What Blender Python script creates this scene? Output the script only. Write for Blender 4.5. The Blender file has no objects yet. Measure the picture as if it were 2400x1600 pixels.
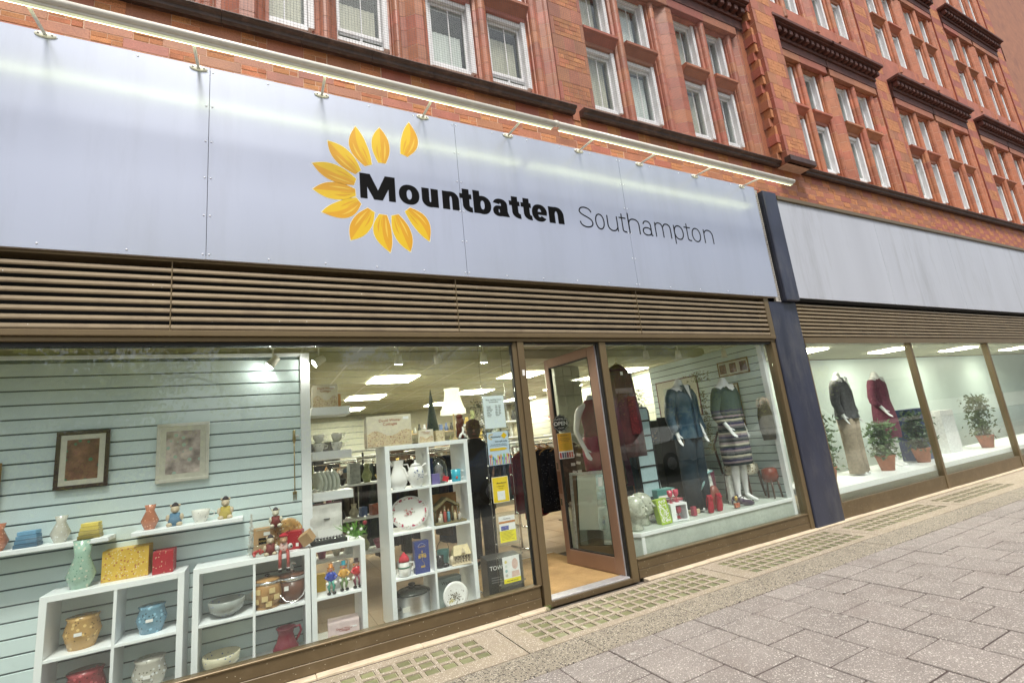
import bpy, math, random
from math import sin, cos, pi, radians as RD
from mathutils import Vector, Matrix
random.seed(7)
scene = bpy.context.scene
col = scene.collection

# ------------------------------------------------------------ camera, sky, sun, exposure
CAM = Vector((0.0, -4.1, 1.45))
YAW, PITCH, ROLL = -0.48893452, 0.20179978, 0.10638898
FPX = 1142.88                                   # focal length in pixels of a 2400 px wide picture
cd = bpy.data.cameras.new('camera'); cam = bpy.data.objects.new('camera', cd); col.objects.link(cam)
R3 = (Matrix.Rotation(YAW, 3, 'Z') @ Matrix.Rotation(PITCH, 3, 'X') @ Matrix.Rotation(ROLL, 3, 'Y'))
cam.matrix_world = Matrix.Translation(CAM) @ (R3 @ Matrix(((1, 0, 0), (0, 0, -1), (0, 1, 0)))).to_4x4()
cd.sensor_width = 36.0; cd.lens = 36.0 * FPX / 2400; cd.clip_start = 0.05; cd.clip_end = 1500
scene.camera = cam
world = bpy.data.worlds.new('World'); scene.world = world; world.use_nodes = True
wn = world.node_tree; bgn = wn.nodes['Background']
sky = wn.nodes.new('ShaderNodeTexSky'); sky.sky_type = 'NISHITA'; sky.sun_disc = False
SUN_EL, SUN_AZ = RD(62), RD(190)                # azimuth clockwise from +Y
sky.sun_elevation = SUN_EL; sky.sun_rotation = SUN_AZ; sky.air_density = 1.0; sky.dust_density = 4.0
shs = wn.nodes.new('ShaderNodeHueSaturation'); shs.inputs['Saturation'].default_value = .55; wn.links.new(sky.outputs[0], shs.inputs['Color']); wn.links.new(shs.outputs[0], bgn.inputs[0]); bgn.inputs[1].default_value = 0.115
sl = bpy.data.lights.new('sun', 'SUN'); sl.energy = 2.4; sl.angle = RD(12); sl.color = (1.0, 0.96, 0.9)
so = bpy.data.objects.new('sun', sl); col.objects.link(so)
sd = Vector((sin(SUN_AZ) * cos(SUN_EL), cos(SUN_AZ) * cos(SUN_EL), sin(SUN_EL)))
so.rotation_euler = sd.to_track_quat('Z', 'Y').to_euler(); so.location = (0, -20, 30)
scene.view_settings.view_transform = 'Standard'; scene.view_settings.look = 'None'
scene.view_settings.gamma = 1; scene.view_settings.exposure = 0.55
try: scene.view_settings.use_curve_mapping = False
except Exception: pass
scene.render.engine = 'CYCLES'
scene.cycles.use_denoising = True; scene.cycles.max_bounces = 8; scene.cycles.transparent_max_bounces = 16
scene.cycles.sample_clamp_indirect = 6

# ------------------------------------------------------------ helpers
def at(px, py, Y):
    """the point on the vertical plane y = Y that stands at photograph pixel px, py"""
    r = R3 @ Vector(((px - 1200) / FPX, 1, -(py - 800) / FPX))
    return CAM + r * ((Y - CAM.y) / r.y)
def span(x0, x1, yt, yb, Y):
    """centre x, base z, width and height of what covers pixels x0..x1, yt..yb at depth Y"""
    ym, xm = (yt + yb) / 2, (x0 + x1) / 2
    a, b = at(x0, ym, Y), at(x1, ym, Y); t, u = at(xm, yt, Y), at(xm, yb, Y)
    return (a.x + b.x) / 2, u.z, b.x - a.x, t.z - u.z

def tag(o, label=None, cat=None, group=None, kind=None):
    if label: o['label'] = label
    if cat: o['category'] = cat
    if group: o['group'] = group
    if kind: o['kind'] = kind
    return o
def thing(name, label, cat, loc=(0, 0, 0), rz=0.0, group=None):
    o = bpy.data.objects.new(name, None); col.objects.link(o); o.empty_display_size = .05
    o.location = loc; o.rotation_euler = (0, 0, rz)
    return tag(o, label, cat, group)

class MB:
    def __init__(s): s.v = []; s.f = []; s.sm = []
    def add(s, vs, fs, smooth=False):
        n = len(s.v); s.v += [tuple(p) for p in vs]; s.f += [tuple(i + n for i in f) for f in fs]; s.sm += [smooth] * len(fs); return s
    def box(s, x0, x1, y0, y1, z0, z1, c=0.0, M=None):
        if x1 < x0: x0, x1 = x1, x0
        if y1 < y0: y0, y1 = y1, y0
        if z1 < z0: z0, z1 = z1, z0
        if c <= 0:
            vs = [(x, y, z) for z in (z0, z1) for x, y in ((x0, y0), (x1, y0), (x1, y1), (x0, y1))]
            fs = [(3, 2, 1, 0), (4, 5, 6, 7), (0, 1, 5, 4), (1, 2, 6, 5), (2, 3, 7, 6), (3, 0, 4, 7)]
        else:
            c = min(c, (x1 - x0) * .45, (y1 - y0) * .45, (z1 - z0) * .45)
            X = (x0, x1); Y = (y0, y1); Z = (z0, z1); vs = []; idx = {}
            for i in (0, 1):
                for j in (0, 1):
                    for k in (0, 1):
                        ax, ay, az = X[i] + (c if i == 0 else -c), Y[j] + (c if j == 0 else -c), Z[k] + (c if k == 0 else -c)
                        idx[i, j, k, 0] = len(vs); vs.append((X[i], ay, az))
                        idx[i, j, k, 1] = len(vs); vs.append((ax, Y[j], az))
                        idx[i, j, k, 2] = len(vs); vs.append((ax, ay, Z[k]))
            fs = []
            for i in (0, 1):
                q = [idx[i, 0, 0, 0], idx[i, 1, 0, 0], idx[i, 1, 1, 0], idx[i, 0, 1, 0]]; fs.append(q if i else q[::-1])
                q = [idx[0, i, 0, 1], idx[0, i, 1, 1], idx[1, i, 1, 1], idx[1, i, 0, 1]]; fs.append(q if i else q[::-1])
                q = [idx[0, 0, i, 2], idx[1, 0, i, 2], idx[1, 1, i, 2], idx[0, 1, i, 2]]; fs.append(q if i else q[::-1])
            for i in (0, 1):
                for j in (0, 1):
                    for (k0, k1, e) in (((i, j, 0), (i, j, 1), (0, 1)), ((i, 0, j), (i, 1, j), (0, 2)), ((0, i, j), (1, i, j), (1, 2))):
                        a, b = idx[k0 + (e[0],)], idx[k0 + (e[1],)]; d, g = idx[k1 + (e[0],)], idx[k1 + (e[1],)]
                        q = [a, b, g, d]; cen = Vector(((x0 + x1) / 2, (y0 + y1) / 2, (z0 + z1) / 2))
                        n = (Vector(vs[b]) - Vector(vs[a])).cross(Vector(vs[g]) - Vector(vs[b]))
                        if n.dot(Vector(vs[a]) - cen) < 0: q = q[::-1]
                        fs.append(q)
            for i in (0, 1):
                for j in (0, 1):
                    for k in (0, 1):
                        q = [idx[i, j, k, 0], idx[i, j, k, 1], idx[i, j, k, 2]]
                        if (i + j + k) % 2 == 0: q = q[::-1]
                        fs.append(q)
        if M is not None: vs = [tuple(M @ Vector(p)) for p in vs]
        return s.add(vs, fs)
    def loft(s, rings, n=20, cx=0, cy=0, rip=0.0, nr=8, ph=0.0, caps=True, sq=1.0, M=None):
        """rings of (z, rx, ry[, dx, dy]); rip = ripple of folds growing with ring index"""
        vs = []; fs = []; m = len(rings)
        for k, r in enumerate(rings):
            z, rx, ry = r[:3]; dx, dy = (r[3], r[4]) if len(r) > 4 else (0, 0)
            for i in range(n):
                a = 2 * pi * i / n
                w = 1 + rip * (k / max(1, m - 1)) * sin(nr * a + ph + .35 * k)
                c_, s_ = cos(a), sin(a)
                if sq != 1: c_ = math.copysign(abs(c_) ** sq, c_); s_ = math.copysign(abs(s_) ** sq, s_)
                vs.append((cx + dx + rx * w * c_, cy + dy + ry * w * s_, z))
        for k in range(m - 1):
            for i in range(n):
                j = (i + 1) % n; fs.append((k * n + i, k * n + j, (k + 1) * n + j, (k + 1) * n + i))
        if caps: fs.append(tuple(range(n))[::-1]); fs.append(tuple(range((m - 1) * n, m * n)))
        if M is not None: vs = [tuple(M @ Vector(p)) for p in vs]
        return s.add(vs, fs, True)
    def ell(s, x, y, z, rx, ry=None, rz=None, n=12, m=7, M=None):
        ry = rx if ry is None else ry; rz = rx if rz is None else rz
        return s.loft([(z - rz * cos(pi * k / m), rx * max(.02, sin(pi * k / m)), ry * max(.02, sin(pi * k / m))) for k in range(m + 1)], n, x, y, M=M)
    def tube(s, pts, r, n=8, closed=False, M=None):
        pts = [Vector(p) for p in pts]; m = len(pts); R = r if isinstance(r, (list, tuple)) else [r] * m
        vs = []; fs = []; up = None
        for k in range(m):
            if closed: t = pts[(k + 1) % m] - pts[k - 1]
            else: t = pts[min(k + 1, m - 1)] - pts[max(k - 1, 0)]
            t.normalize()
            if up is None: up = t.orthogonal().normalized()
            else:
                up = up - t * up.dot(t)
                if up.length < 1e-6: up = t.orthogonal()
                up.normalize()
            b = t.cross(up)
            for i in range(n):
                a = 2 * pi * i / n; vs.append(pts[k] + (up * cos(a) + b * sin(a)) * R[k])
        for k in range(m if closed else m - 1):
            for i in range(n):
                j = (i + 1) % n; k2 = (k + 1) % m; fs.append((k * n + i, k * n + j, k2 * n + j, k2 * n + i))
        if not closed: fs.append(tuple(range(n))[::-1]); fs.append(tuple(range((m - 1) * n, m * n)))
        if M is not None: vs = [M @ v for v in vs]
        return s.add(vs, fs, True)
    def prism(s, poly, y0, y1):
        """polygon in x, z (counter clockwise seen from -y) pushed from y0 to y1"""
        n = len(poly); vs = [(x, y0, z) for x, z in poly] + [(x, y1, z) for x, z in poly]
        fs = [tuple(range(n)), tuple(range(2 * n - 1, n - 1, -1))] + [(i, n + i, n + (i + 1) % n, (i + 1) % n) for i in range(n)]
        return s.add(vs, fs)
    def strip(s, A, B, y0, y1, closed=False):
        """ribbon between the x, z outlines A and B with thickness y0..y1"""
        n = len(A); vs = []
        for (a, b) in zip(A, B): vs += [(a[0], y0, a[1]), (b[0], y0, b[1]), (b[0], y1, b[1]), (a[0], y1, a[1])]
        fs = []
        for i in range(n if closed else n - 1):
            p, q = i * 4, ((i + 1) % n) * 4
            for k in range(4): fs.append((p + k, p + (k + 1) % 4, q + (k + 1) % 4, q + k))
        if not closed: fs += [(3, 2, 1, 0), ((n - 1) * 4, (n - 1) * 4 + 1, (n - 1) * 4 + 2, (n - 1) * 4 + 3)]
        return s.add(vs, fs)
    def quad(s, *p): return s.add(p, [tuple(range(len(p)))])
    def build(s, name, m, parent=None, fix=False):
        me = bpy.data.meshes.new(name); me.from_pydata(s.v, [], s.f)
        me.polygons.foreach_set('use_smooth', s.sm)
        me.materials.append(m); me.update()
        if fix:
            import bmesh
            b = bmesh.new(); b.from_mesh(me); bmesh.ops.recalc_face_normals(b, faces=b.faces); b.to_mesh(me); b.free()
        o = bpy.data.objects.new(name, me); col.objects.link(o)
        if parent: o.parent = parent
        return o
def inst(name, me, parent, loc, rz=0, sc=None):
    o = bpy.data.objects.new(name, me); col.objects.link(o); o.parent = parent; o.location = loc; o.rotation_euler = (0, 0, rz)
    if sc: o.scale = sc
    return o
def copy_tree(o, parent=None):
    c = o.copy(); col.objects.link(c); c.parent = parent
    for ch in [k for k in o.children]: copy_tree(ch, c)
    return c
def bxo(name, m, parent, x0, x1, y0, y1, z0, z1, c=0.003, kind=None):
    o = MB().box(x0, x1, y0, y1, z0, z1, c).build(name, m, parent)
    if kind: o['kind'] = kind
    return o
def single(name, mb, m, label, cat, loc=(0, 0, 0), group=None, rz=0):
    o = mb.build(name, m); o.location = loc; o.rotation_euler = (0, 0, rz); return tag(o, label, cat, group)
def skin(name, pts, edges, m, parent, sub=1):
    """one continuous body grown round a skeleton; pts = (x, y, z, radius)"""
    me = bpy.data.meshes.new(name); me.from_pydata([p[:3] for p in pts], edges, [])
    o = bpy.data.objects.new(name, me); col.objects.link(o)
    md = o.modifiers.new('s', 'SKIN'); me.skin_vertices[0].data[0].use_root = True
    for i, p in enumerate(pts):
        r = p[3]; me.skin_vertices[0].data[i].radius = (r, r) if not isinstance(r, tuple) else r
    o.modifiers.new('d', 'SUBSURF').levels = sub; o.modifiers['d'].render_levels = sub
    dg = bpy.context.evaluated_depsgraph_get(); me2 = bpy.data.meshes.new_from_object(o.evaluated_get(dg))
    o.modifiers.clear(); o.data = me2; me2.materials.clear(); me2.materials.append(m)
    me2.polygons.foreach_set('use_smooth', [True] * len(me2.polygons)); o.parent = parent
    return o
def text(name, body, size, x, y, z, m, parent, ext=0.0006, align='CENTER', bold=0.0, rx=pi / 2, M=None, sx=1.0):
    cu = bpy.data.curves.new(name, 'FONT'); cu.body = body; cu.size = size; cu.align_x = align; cu.offset = bold * size; cu.extrude = ext; cu.resolution_u = 3
    o = bpy.data.objects.new(name, cu); col.objects.link(o)
    me = bpy.data.meshes.new_from_object(o.evaluated_get(bpy.context.evaluated_depsgraph_get()))
    bpy.data.objects.remove(o); o = bpy.data.objects.new(name, me); col.objects.link(o)
    me.materials.clear(); me.materials.append(m)
    me.transform(Matrix.Rotation(rx, 4, 'X') @ Matrix.Diagonal((sx, 1, 1, 1)))
    me.transform(Matrix.Translation((x, y, z)) if M is None else M @ Matrix.Translation((x, y, z)))
    o.parent = parent
    return o

# ------------------------------------------------------------ materials
MATS = {}
def mat(name, c, rough=.6, var=.12, vs=6, bump=0.0, bs=60, metal=0.0, rnd=0.0, hrnd=0.0, speck=None, grain=None, spec=.5, coat=0.0, emit=None, streak=0.0, dirt=None):
    m = bpy.data.materials.new(name); m.use_nodes = True; nt = m.node_tree; N = nt.nodes; L = nt.links
    P = N['Principled BSDF']; P.inputs['Roughness'].default_value = rough; P.inputs['Metallic'].default_value = metal
    P.inputs['Specular IOR Level'].default_value = spec; P.inputs['Coat Weight'].default_value = coat
    tc = N.new('ShaderNodeTexCoord'); geo = N.new('ShaderNodeNewGeometry')
    def mixc(fac, a, b, mode='MIX'):
        x = N.new('ShaderNodeMix'); x.data_type = 'RGBA'; x.blend_type = mode
        if isinstance(fac, (int, float)): x.inputs[0].default_value = fac
        else: L.new(fac, x.inputs[0])
        for sk, v in ((6, a), (7, b)):
            if isinstance(v, tuple): x.inputs[sk].default_value = (*v[:3], 1)
            else: L.new(v, x.inputs[sk])
        return x.outputs[2]
    pos = geo.outputs['Position']
    nz = N.new('ShaderNodeTexNoise'); nz.inputs['Scale'].default_value = vs; nz.inputs['Detail'].default_value = 6; L.new(pos, nz.inputs['Vector'])
    if streak:
        mp = N.new('ShaderNodeMapping'); mp.inputs['Scale'].default_value = (1, 1, streak); L.new(pos, mp.inputs[0]); L.new(mp.outputs[0], nz.inputs['Vector'])
    hs = N.new('ShaderNodeHueSaturation'); hs.inputs['Color'].default_value = (*c, 1)
    mr = N.new('ShaderNodeMapRange'); mr.inputs[1].default_value = .25; mr.inputs[2].default_value = .75
    mr.inputs[3].default_value = 1 - var; mr.inputs[4].default_value = 1 + var; L.new(nz.outputs[0], mr.inputs[0])
    val = mr.outputs[0]
    if rnd:
        oi = N.new('ShaderNodeObjectInfo'); m2 = N.new('ShaderNodeMapRange'); m2.inputs[3].default_value = 1 - rnd; m2.inputs[4].default_value = 1 + rnd
        L.new(oi.outputs['Random'], m2.inputs[0]); mm = N.new('ShaderNodeMath'); mm.operation = 'MULTIPLY'; L.new(val, mm.inputs[0]); L.new(m2.outputs[0], mm.inputs[1]); val = mm.outputs[0]
        if hrnd:
            sn = N.new('ShaderNodeMath'); sn.operation = 'MULTIPLY'; sn.inputs[1].default_value = 37.7; L.new(oi.outputs['Random'], sn.inputs[0])
            fr = N.new('ShaderNodeMath'); fr.operation = 'FRACT'; L.new(sn.outputs[0], fr.inputs[0])
            m3 = N.new('ShaderNodeMapRange'); m3.inputs[3].default_value = .5 - hrnd; m3.inputs[4].default_value = .5 + hrnd; L.new(fr.outputs[0], m3.inputs[0]); L.new(m3.outputs[0], hs.inputs['Hue'])
    L.new(val, hs.inputs['Value']); out = hs.outputs[0]
    if grain:                                      # (colour, scale, amount) fine noise mixed in
        n2 = N.new('ShaderNodeTexNoise'); n2.inputs['Scale'].default_value = grain[1]; n2.inputs['Detail'].default_value = 3; L.new(pos, n2.inputs['Vector'])
        m4 = N.new('ShaderNodeMapRange'); m4.inputs[1].default_value = .45; m4.inputs[2].default_value = .6; m4.inputs[4].default_value = grain[2]; L.new(n2.outputs[0], m4.inputs[0])
        out = mixc(m4.outputs[0], out, grain[0])
    if speck:                                      # list of (colour, scale, threshold): chips and flecks
        for (sc_, ss, th) in speck:
            v = N.new('ShaderNodeTexVoronoi'); v.inputs['Scale'].default_value = ss; L.new(pos, v.inputs['Vector'])
            m5 = N.new('ShaderNodeMath'); m5.operation = 'LESS_THAN'; m5.inputs[1].default_value = th; L.new(v.outputs['Distance'], m5.inputs[0])
            sp = N.new('ShaderNodeSeparateColor'); L.new(v.outputs['Color'], sp.inputs[0])
            m6 = N.new('ShaderNodeMath'); m6.operation = 'MULTIPLY'; L.new(m5.outputs[0], m6.inputs[0])
            m7 = N.new('ShaderNodeMath'); m7.operation = 'GREATER_THAN'; m7.inputs[1].default_value = .35; L.new(sp.outputs[0], m7.inputs[0]); L.new(m7.outputs[0], m6.inputs[1])
            out = mixc(m6.outputs[0], out, sc_)
    if dirt:                                       # (colour, scale, amount) broad stains
        n3 = N.new('ShaderNodeTexNoise'); n3.inputs['Scale'].default_value = dirt[1]; n3.inputs['Detail'].default_value = 8; n3.inputs['Roughness'].default_value = .7
        if streak: L.new(mp.outputs[0], n3.inputs['Vector'])
        else: L.new(pos, n3.inputs['Vector'])
        m8 = N.new('ShaderNodeMapRange'); m8.inputs[1].default_value = .5; m8.inputs[2].default_value = .72; m8.inputs[4].default_value = dirt[2]; L.new(n3.outputs[0], m8.inputs[0])
        out = mixc(m8.outputs[0], out, dirt[0])
    L.new(out, P.inputs['Base Color'])
    if bump:
        nb = N.new('ShaderNodeTexNoise'); nb.inputs['Scale'].default_value = bs; nb.inputs['Detail'].default_value = 5; L.new(pos, nb.inputs['Vector'])
        bp = N.new('ShaderNodeBump'); bp.inputs['Strength'].default_value = bump; bp.inputs['Distance'].default_value = .004; L.new(nb.outputs[0], bp.inputs['Height']); L.new(bp.outputs[0], P.inputs['Normal'])
    if emit: P.inputs['Emission Color'].default_value = (*emit[0], 1); P.inputs['Emission Strength'].default_value = emit[1]
    MATS[name] = m; return m
def glassmat(name, tint=(1, 1, 1), f0=.05, rough=0.0, boost=1.0, dirt=0.0):
    m = bpy.data.materials.new(name); m.use_nodes = True; nt = m.node_tree; N = nt.nodes; L = nt.links; N.clear()
    out = N.new('ShaderNodeOutputMaterial'); tr = N.new('ShaderNodeBsdfTransparent'); tr.inputs[0].default_value = (*tint, 1)
    gl = N.new('ShaderNodeBsdfGlossy'); gl.inputs['Roughness'].default_value = rough; gl.inputs['Color'].default_value = (.95, 1, .96, 1)
    lw = N.new('ShaderNodeLayerWeight'); lw.inputs[0].default_value = .5
    pw = N.new('ShaderNodeMath'); pw.operation = 'POWER'; pw.inputs[1].default_value = 5; L.new(lw.outputs['Facing'], pw.inputs[0])
    ml = N.new('ShaderNodeMath'); ml.operation = 'MULTIPLY_ADD'; ml.inputs[1].default_value = .95 * boost; ml.inputs[2].default_value = f0; L.new(pw.outputs[0], ml.inputs[0])
    mx = N.new('ShaderNodeMixShader'); L.new(ml.outputs[0], mx.inputs[0]); L.new(tr.outputs[0], mx.inputs[1]); L.new(gl.outputs[0], mx.inputs[2])
    last = mx
    if dirt:
        df = N.new('ShaderNodeBsdfDiffuse'); df.inputs[0].default_value = (.75, .78, .74, 1)
        nz = N.new('ShaderNodeTexNoise'); nz.inputs['Scale'].default_value = 3; nz.inputs['Detail'].default_value = 8
        g = N.new('ShaderNodeNewGeometry'); L.new(g.outputs['Position'], nz.inputs['Vector'])
        mr = N.new('ShaderNodeMapRange'); mr.inputs[1].default_value = .35; mr.inputs[2].default_value = .8; mr.inputs[4].default_value = dirt; L.new(nz.outputs[0], mr.inputs[0])
        m2 = N.new('ShaderNodeMixShader'); L.new(mr.outputs[0], m2.inputs[0]); L.new(mx.outputs[0], m2.inputs[1]); L.new(df.outputs[0], m2.inputs[2]); last = m2
    L.new(last.outputs[0], out.inputs[0]); MATS[name] = m; return m

brick_m = mat('brick red', (.52, .212, .10), .85, .18, 9, .5, 90, rnd=.2, hrnd=.011, grain=((.28, .09, .045), 140, .5), dirt=((.20, .08, .05), 1.6, .6))
block_m = mat('terracotta block', (.41, .152, .086), .55, .16, 5, .25, 60, rnd=.16, hrnd=.014, grain=((.22, .07, .04), 90, .35), dirt=((.17, .06, .04), 1.8, .55))
mould_m = mat('terracotta moulding', (.43, .148, .075), .45, .18, 6, .25, 50, rnd=.14, hrnd=.01, dirt=((.17, .055, .035), 2.2, .6))
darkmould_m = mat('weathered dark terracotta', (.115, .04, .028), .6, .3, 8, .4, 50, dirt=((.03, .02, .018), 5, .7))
mortar_m = mat('mortar', (.58, .38, .28), .9, .15, 20, .3)
gutter_m = mat('dark cast gutter', (.05, .026, .02), .45, .3, 10, .3, 60, dirt=((.16, .09, .07), 8, .6))
white_m = mat('white painted timber', (.78, .79, .80), .45, .06, 5, .05, dirt=((.5, .48, .42), 7, .35))
whitep_m = mat('white laminate', (.85, .87, .88), .35, .03, 4)
whiteg_m = mat('glossy white china', (.84, .82, .79), .12, .04, 8, coat=.4)
sign_m = mat('pale lavender composite panel', (.455, .49, .585), .27, .04, 2.0, .0, 300, metal=.45, streak=.12, dirt=((.39, .41, .46), 6, .35))
signedge_m = mat('panel edge', (.5, .46, .42), .6, .15, 20)
black_m = mat('black vinyl', (.003, .003, .003), .5, .1, spec=.08)
yel1_m = mat('bright yellow vinyl', (.70, .46, .004), .35, .03)
yel2_m = mat('golden yellow vinyl', (.64, .32, .003), .35, .03)
yel3_m = mat('pale yellow vinyl', (.74, .50, .05), .35, .03)
rim_m = mat('cream vinyl outline', (.70, .68, .50), .4, .02)
screw_m = mat('white screw cap', (.75, .78, .85), .3, .05)
rail_m = mat('cream painted tube', (.76, .74, .66), .3, .05, 10, dirt=((.5, .45, .36), 9, .25))
led_m = mat('lit strip', (.9, .95, .7), .4, 0, emit=((.93, 1.0, .55), 6))
bronze_m = mat('bronze anodised aluminium', (.17, .125, .068), .38, .10, 3, .03, 200, metal=.35, streak=.3, dirt=((.12, .085, .055), 6, .4))
bronzef_m = mat('flecked bronze board', (.12, .085, .045), .42, .12, 3, .04, 200, metal=.2, speck=[((.6, .55, .42), 38, .10)], dirt=((.2, .15, .09), 5, .5))
louv_m = mat('bronze louvre blade', (.30, .235, .15), .38, .12, 4, .05, 100, metal=.3, streak=1, speck=[((.7, .68, .6), 14, .05)], dirt=((.16, .115, .08), 6, .5))
door_m = mat('copper brown door frame', (.27, .165, .115), .36, .06, 4, metal=.3)
rubber_m = mat('black gasket', (.008, .008, .008), .5, .1)
dark_m = mat('dark void', (.01, .009, .008), .9, .2)
alu_m = mat('worn aluminium', (.6, .6, .62), .35, .12, 20, metal=.6)
chrome_m = mat('chrome', (.75, .75, .75), .12, .02, metal=1)
slat_m = mat('pale slatwall', (.66, .77, .77), .45, .03, 3)
slatr_m = mat('cream slatwall', (.43, .44, .36), .5, .04, 3)
ceil_m = mat('ceiling tile', (.46, .44, .31), .9, .05, 8, .2, 200, speck=[((.4, .38, .3), 60, .12)])
tbar_m = mat('ceiling grid', (.62, .60, .5), .5, .03)
lamp_m = mat('lit ceiling panel', (1, 1, 1), .5, 0, emit=((1.0, .95, .77), 29.0))
spot_m = mat('lit spot face', (1, 1, 1), .5, 0, emit=((1.0, .97, .9), 90.0))
wallin_m = mat('cream interior wall', (.36, .34, .26), .8, .06, 3)
floor_m = mat('brown floor tile', (.30, .215, .135), .4, .14, 4, .05, 30, rnd=.08, grain=((.2, .14, .09), 60, .3))
grout_m = mat('dark grout', (.09, .07, .05), .8, .1)
coir_m = mat('golden coir mat', (.40, .26, .11), .95, .22, 5, .9, 260, grain=((.2, .11, .03), 240, .6), dirt=((.22, .13, .05), 3, .7))
conc_m = mat('pale aggregate concrete', (.33, .275, .205), .85, .12, 6, .5, 120, speck=[((.68, .61, .50), 70, .28), ((.15, .12, .09), 90, .22)], dirt=((.22, .19, .11), 3, .6))
cream_m = mat('cream stone strip', (.60, .50, .36), .8, .12, 8, .4, 90, speck=[((.38, .3, .2), 60, .14)], dirt=((.3, .24, .15), 6, .5))
gran_m = mat('dark speckled aggregate', (.27, .235, .18), .8, .12, 6, .5, 130, speck=[((.05, .045, .04), 55, .36), ((.62, .56, .46), 75, .28), ((.045, .04, .035), 100, .28)])
slab_m = mat('pinkish grey paving', (.25, .222, .20), .85, .12, 5, .45, 110, rnd=.08, speck=[((.58, .53, .48), 62, .26), ((.46, .42, .38), 100, .30), ((.13, .115, .10), 80, .22)], dirt=((.16, .125, .11), 2.2, .45))
joint_m = mat('dark joint sand', (.075, .055, .05), .95, .3, 40, .4)
gblk_m = mat('olive glass block', (.215, .22, .115), .22, .2, 14, .1, 60, rnd=.18, dirt=((.30, .28, .19), 9, .6))
gbfr_m = mat('pale green block rim', (.34, .33, .21), .6, .12, 30)
asph_m = mat('asphalt', (.05, .05, .05), .9, .2, 4, .5, 90)
kerb_m = mat('kerb stone', (.3, .28, .25), .85, .15, 6)
pane_m = glassmat('shop window glass', (.95, .975, .96), .05, boost=.75, dirt=.012)
uppane_m = glassmat('sash window glass', (.93, .95, .94), .07)
clear_m = glassmat('clear acrylic', (.93, .95, .94), .09)
tint_m = glassmat('smoky clear lid', (.75, .76, .76), .15, .05)
blind_m = mat('grey white blind', (.78, .80, .77), .8, .06, 6, streak=.1)
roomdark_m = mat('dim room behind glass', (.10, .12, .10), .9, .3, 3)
def P(name, c, rough=.5, var=.1, **k):
    return MATS.get(name) or mat(name, c, rough, var, k.pop('vs', 25), **k)
# ------------------------------------------------------------ the street: ground, pavement, kerb strip
ground = single('ground', MB().quad((-300, -300, -.02), (300, -300, -.02), (300, 300, -.02), (-300, 300, -.02)), mat('earth', (.2, .17, .14), .9), None, None); ground['kind'] = 'structure'
road = single('road', MB().box(-60, 60, -13.5, -5.6, -.014, -.008), asph_m, None, None); road['kind'] = 'structure'
far_pave = single('far_pavement', MB().box(-60, 60, -17.5, -13.5, -.01, .1), mat('far pavement', (.25, .21, .19), .9, .15, 3), None, None); far_pave['kind'] = 'structure'
kerb = single('kerb', MB().box(-60, 60, -5.6, -5.45, -.012, .005, .01), kerb_m, None, None); kerb['kind'] = 'structure'

PX0, PX1 = -3.0, 60.0
pave = thing('pavement', None, None); pave['kind'] = 'structure'
MB().box(-60, 60, -5.45, -.72, -.016, -.006).build('joint_bed', joint_m, pave)
# slabs of 0.4 m in half bond, one cut row against the granite strip
slots = []
k0 = int((-3 - 1.715) / .4)
for k in range(-14, 90):
    x0 = 1.715 + .4 * k; odd = k % 2
    ys = [-1.04, -1.27] + ([-1.27 - .4 * (i + 1) for i in range(11)] if odd else [-1.47 - .4 * i for i in range(11)])
    for a, b in zip(ys, ys[1:]): slots.append((x0, a, b))
def seen(x, y, z=0.0, m=80):
    v = R3.transposed() @ (Vector((x, y, z)) - CAM)
    if v.y < .1: return None
    px, py = 1200 + FPX * v.x / v.y, 800 - FPX * v.z / v.y
    return (px, py, v.y) if -m < px < 2400 + m and -m < py < 1600 + m else None
near = sorted([s for s in slots if seen(s[0] + .2, (s[1] + s[2]) / 2, 0, 200)], key=lambda s: seen(s[0] + .2, (s[1] + s[2]) / 2, 0, 200)[2])
slabmesh = {}
rs = random.Random(3)
for i, (x0, a, b) in enumerate(near[:290]):
    key = round(a - b, 3)
    if key not in slabmesh:
        o = MB().box(-.1945, .1945, -(a - b) / 2 + .0055, (a - b) / 2 - .0055, -.03, 0, .004).build('paving_slab', slab_m, pave); slabmesh[key] = o.data
        o.location = (x0 + .2, (a + b) / 2, rs.uniform(-.002, .002)); continue
    o = inst('paving_slab', slabmesh[key], pave, (x0 + .2, (a + b) / 2, rs.uniform(-.002, .002))); o.rotation_euler = (rs.uniform(-.003, .003), rs.uniform(-.003, .003), 0)
rest = MB(); ns = set(near[:290])
for s in slots:
    if s not in ns and s[0] < 26: rest.box(s[0] + .003, s[0] + .397, s[2] + .003, s[1] - .003, -.03, rs.uniform(-.002, .001))
rest.build('paving_slabs_beyond', slab_m, pave)['kind'] = 'stuff'
# dark aggregate strip
for i in range(-5, 22):
    x0 = 1.15 + .93 * i
    bxo('border_slab', gran_m, pave, x0 + .002, x0 + .928, -1.036, -.722, -.03, 0.001 + rs.uniform(-.0015, .0015), .004)
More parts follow.
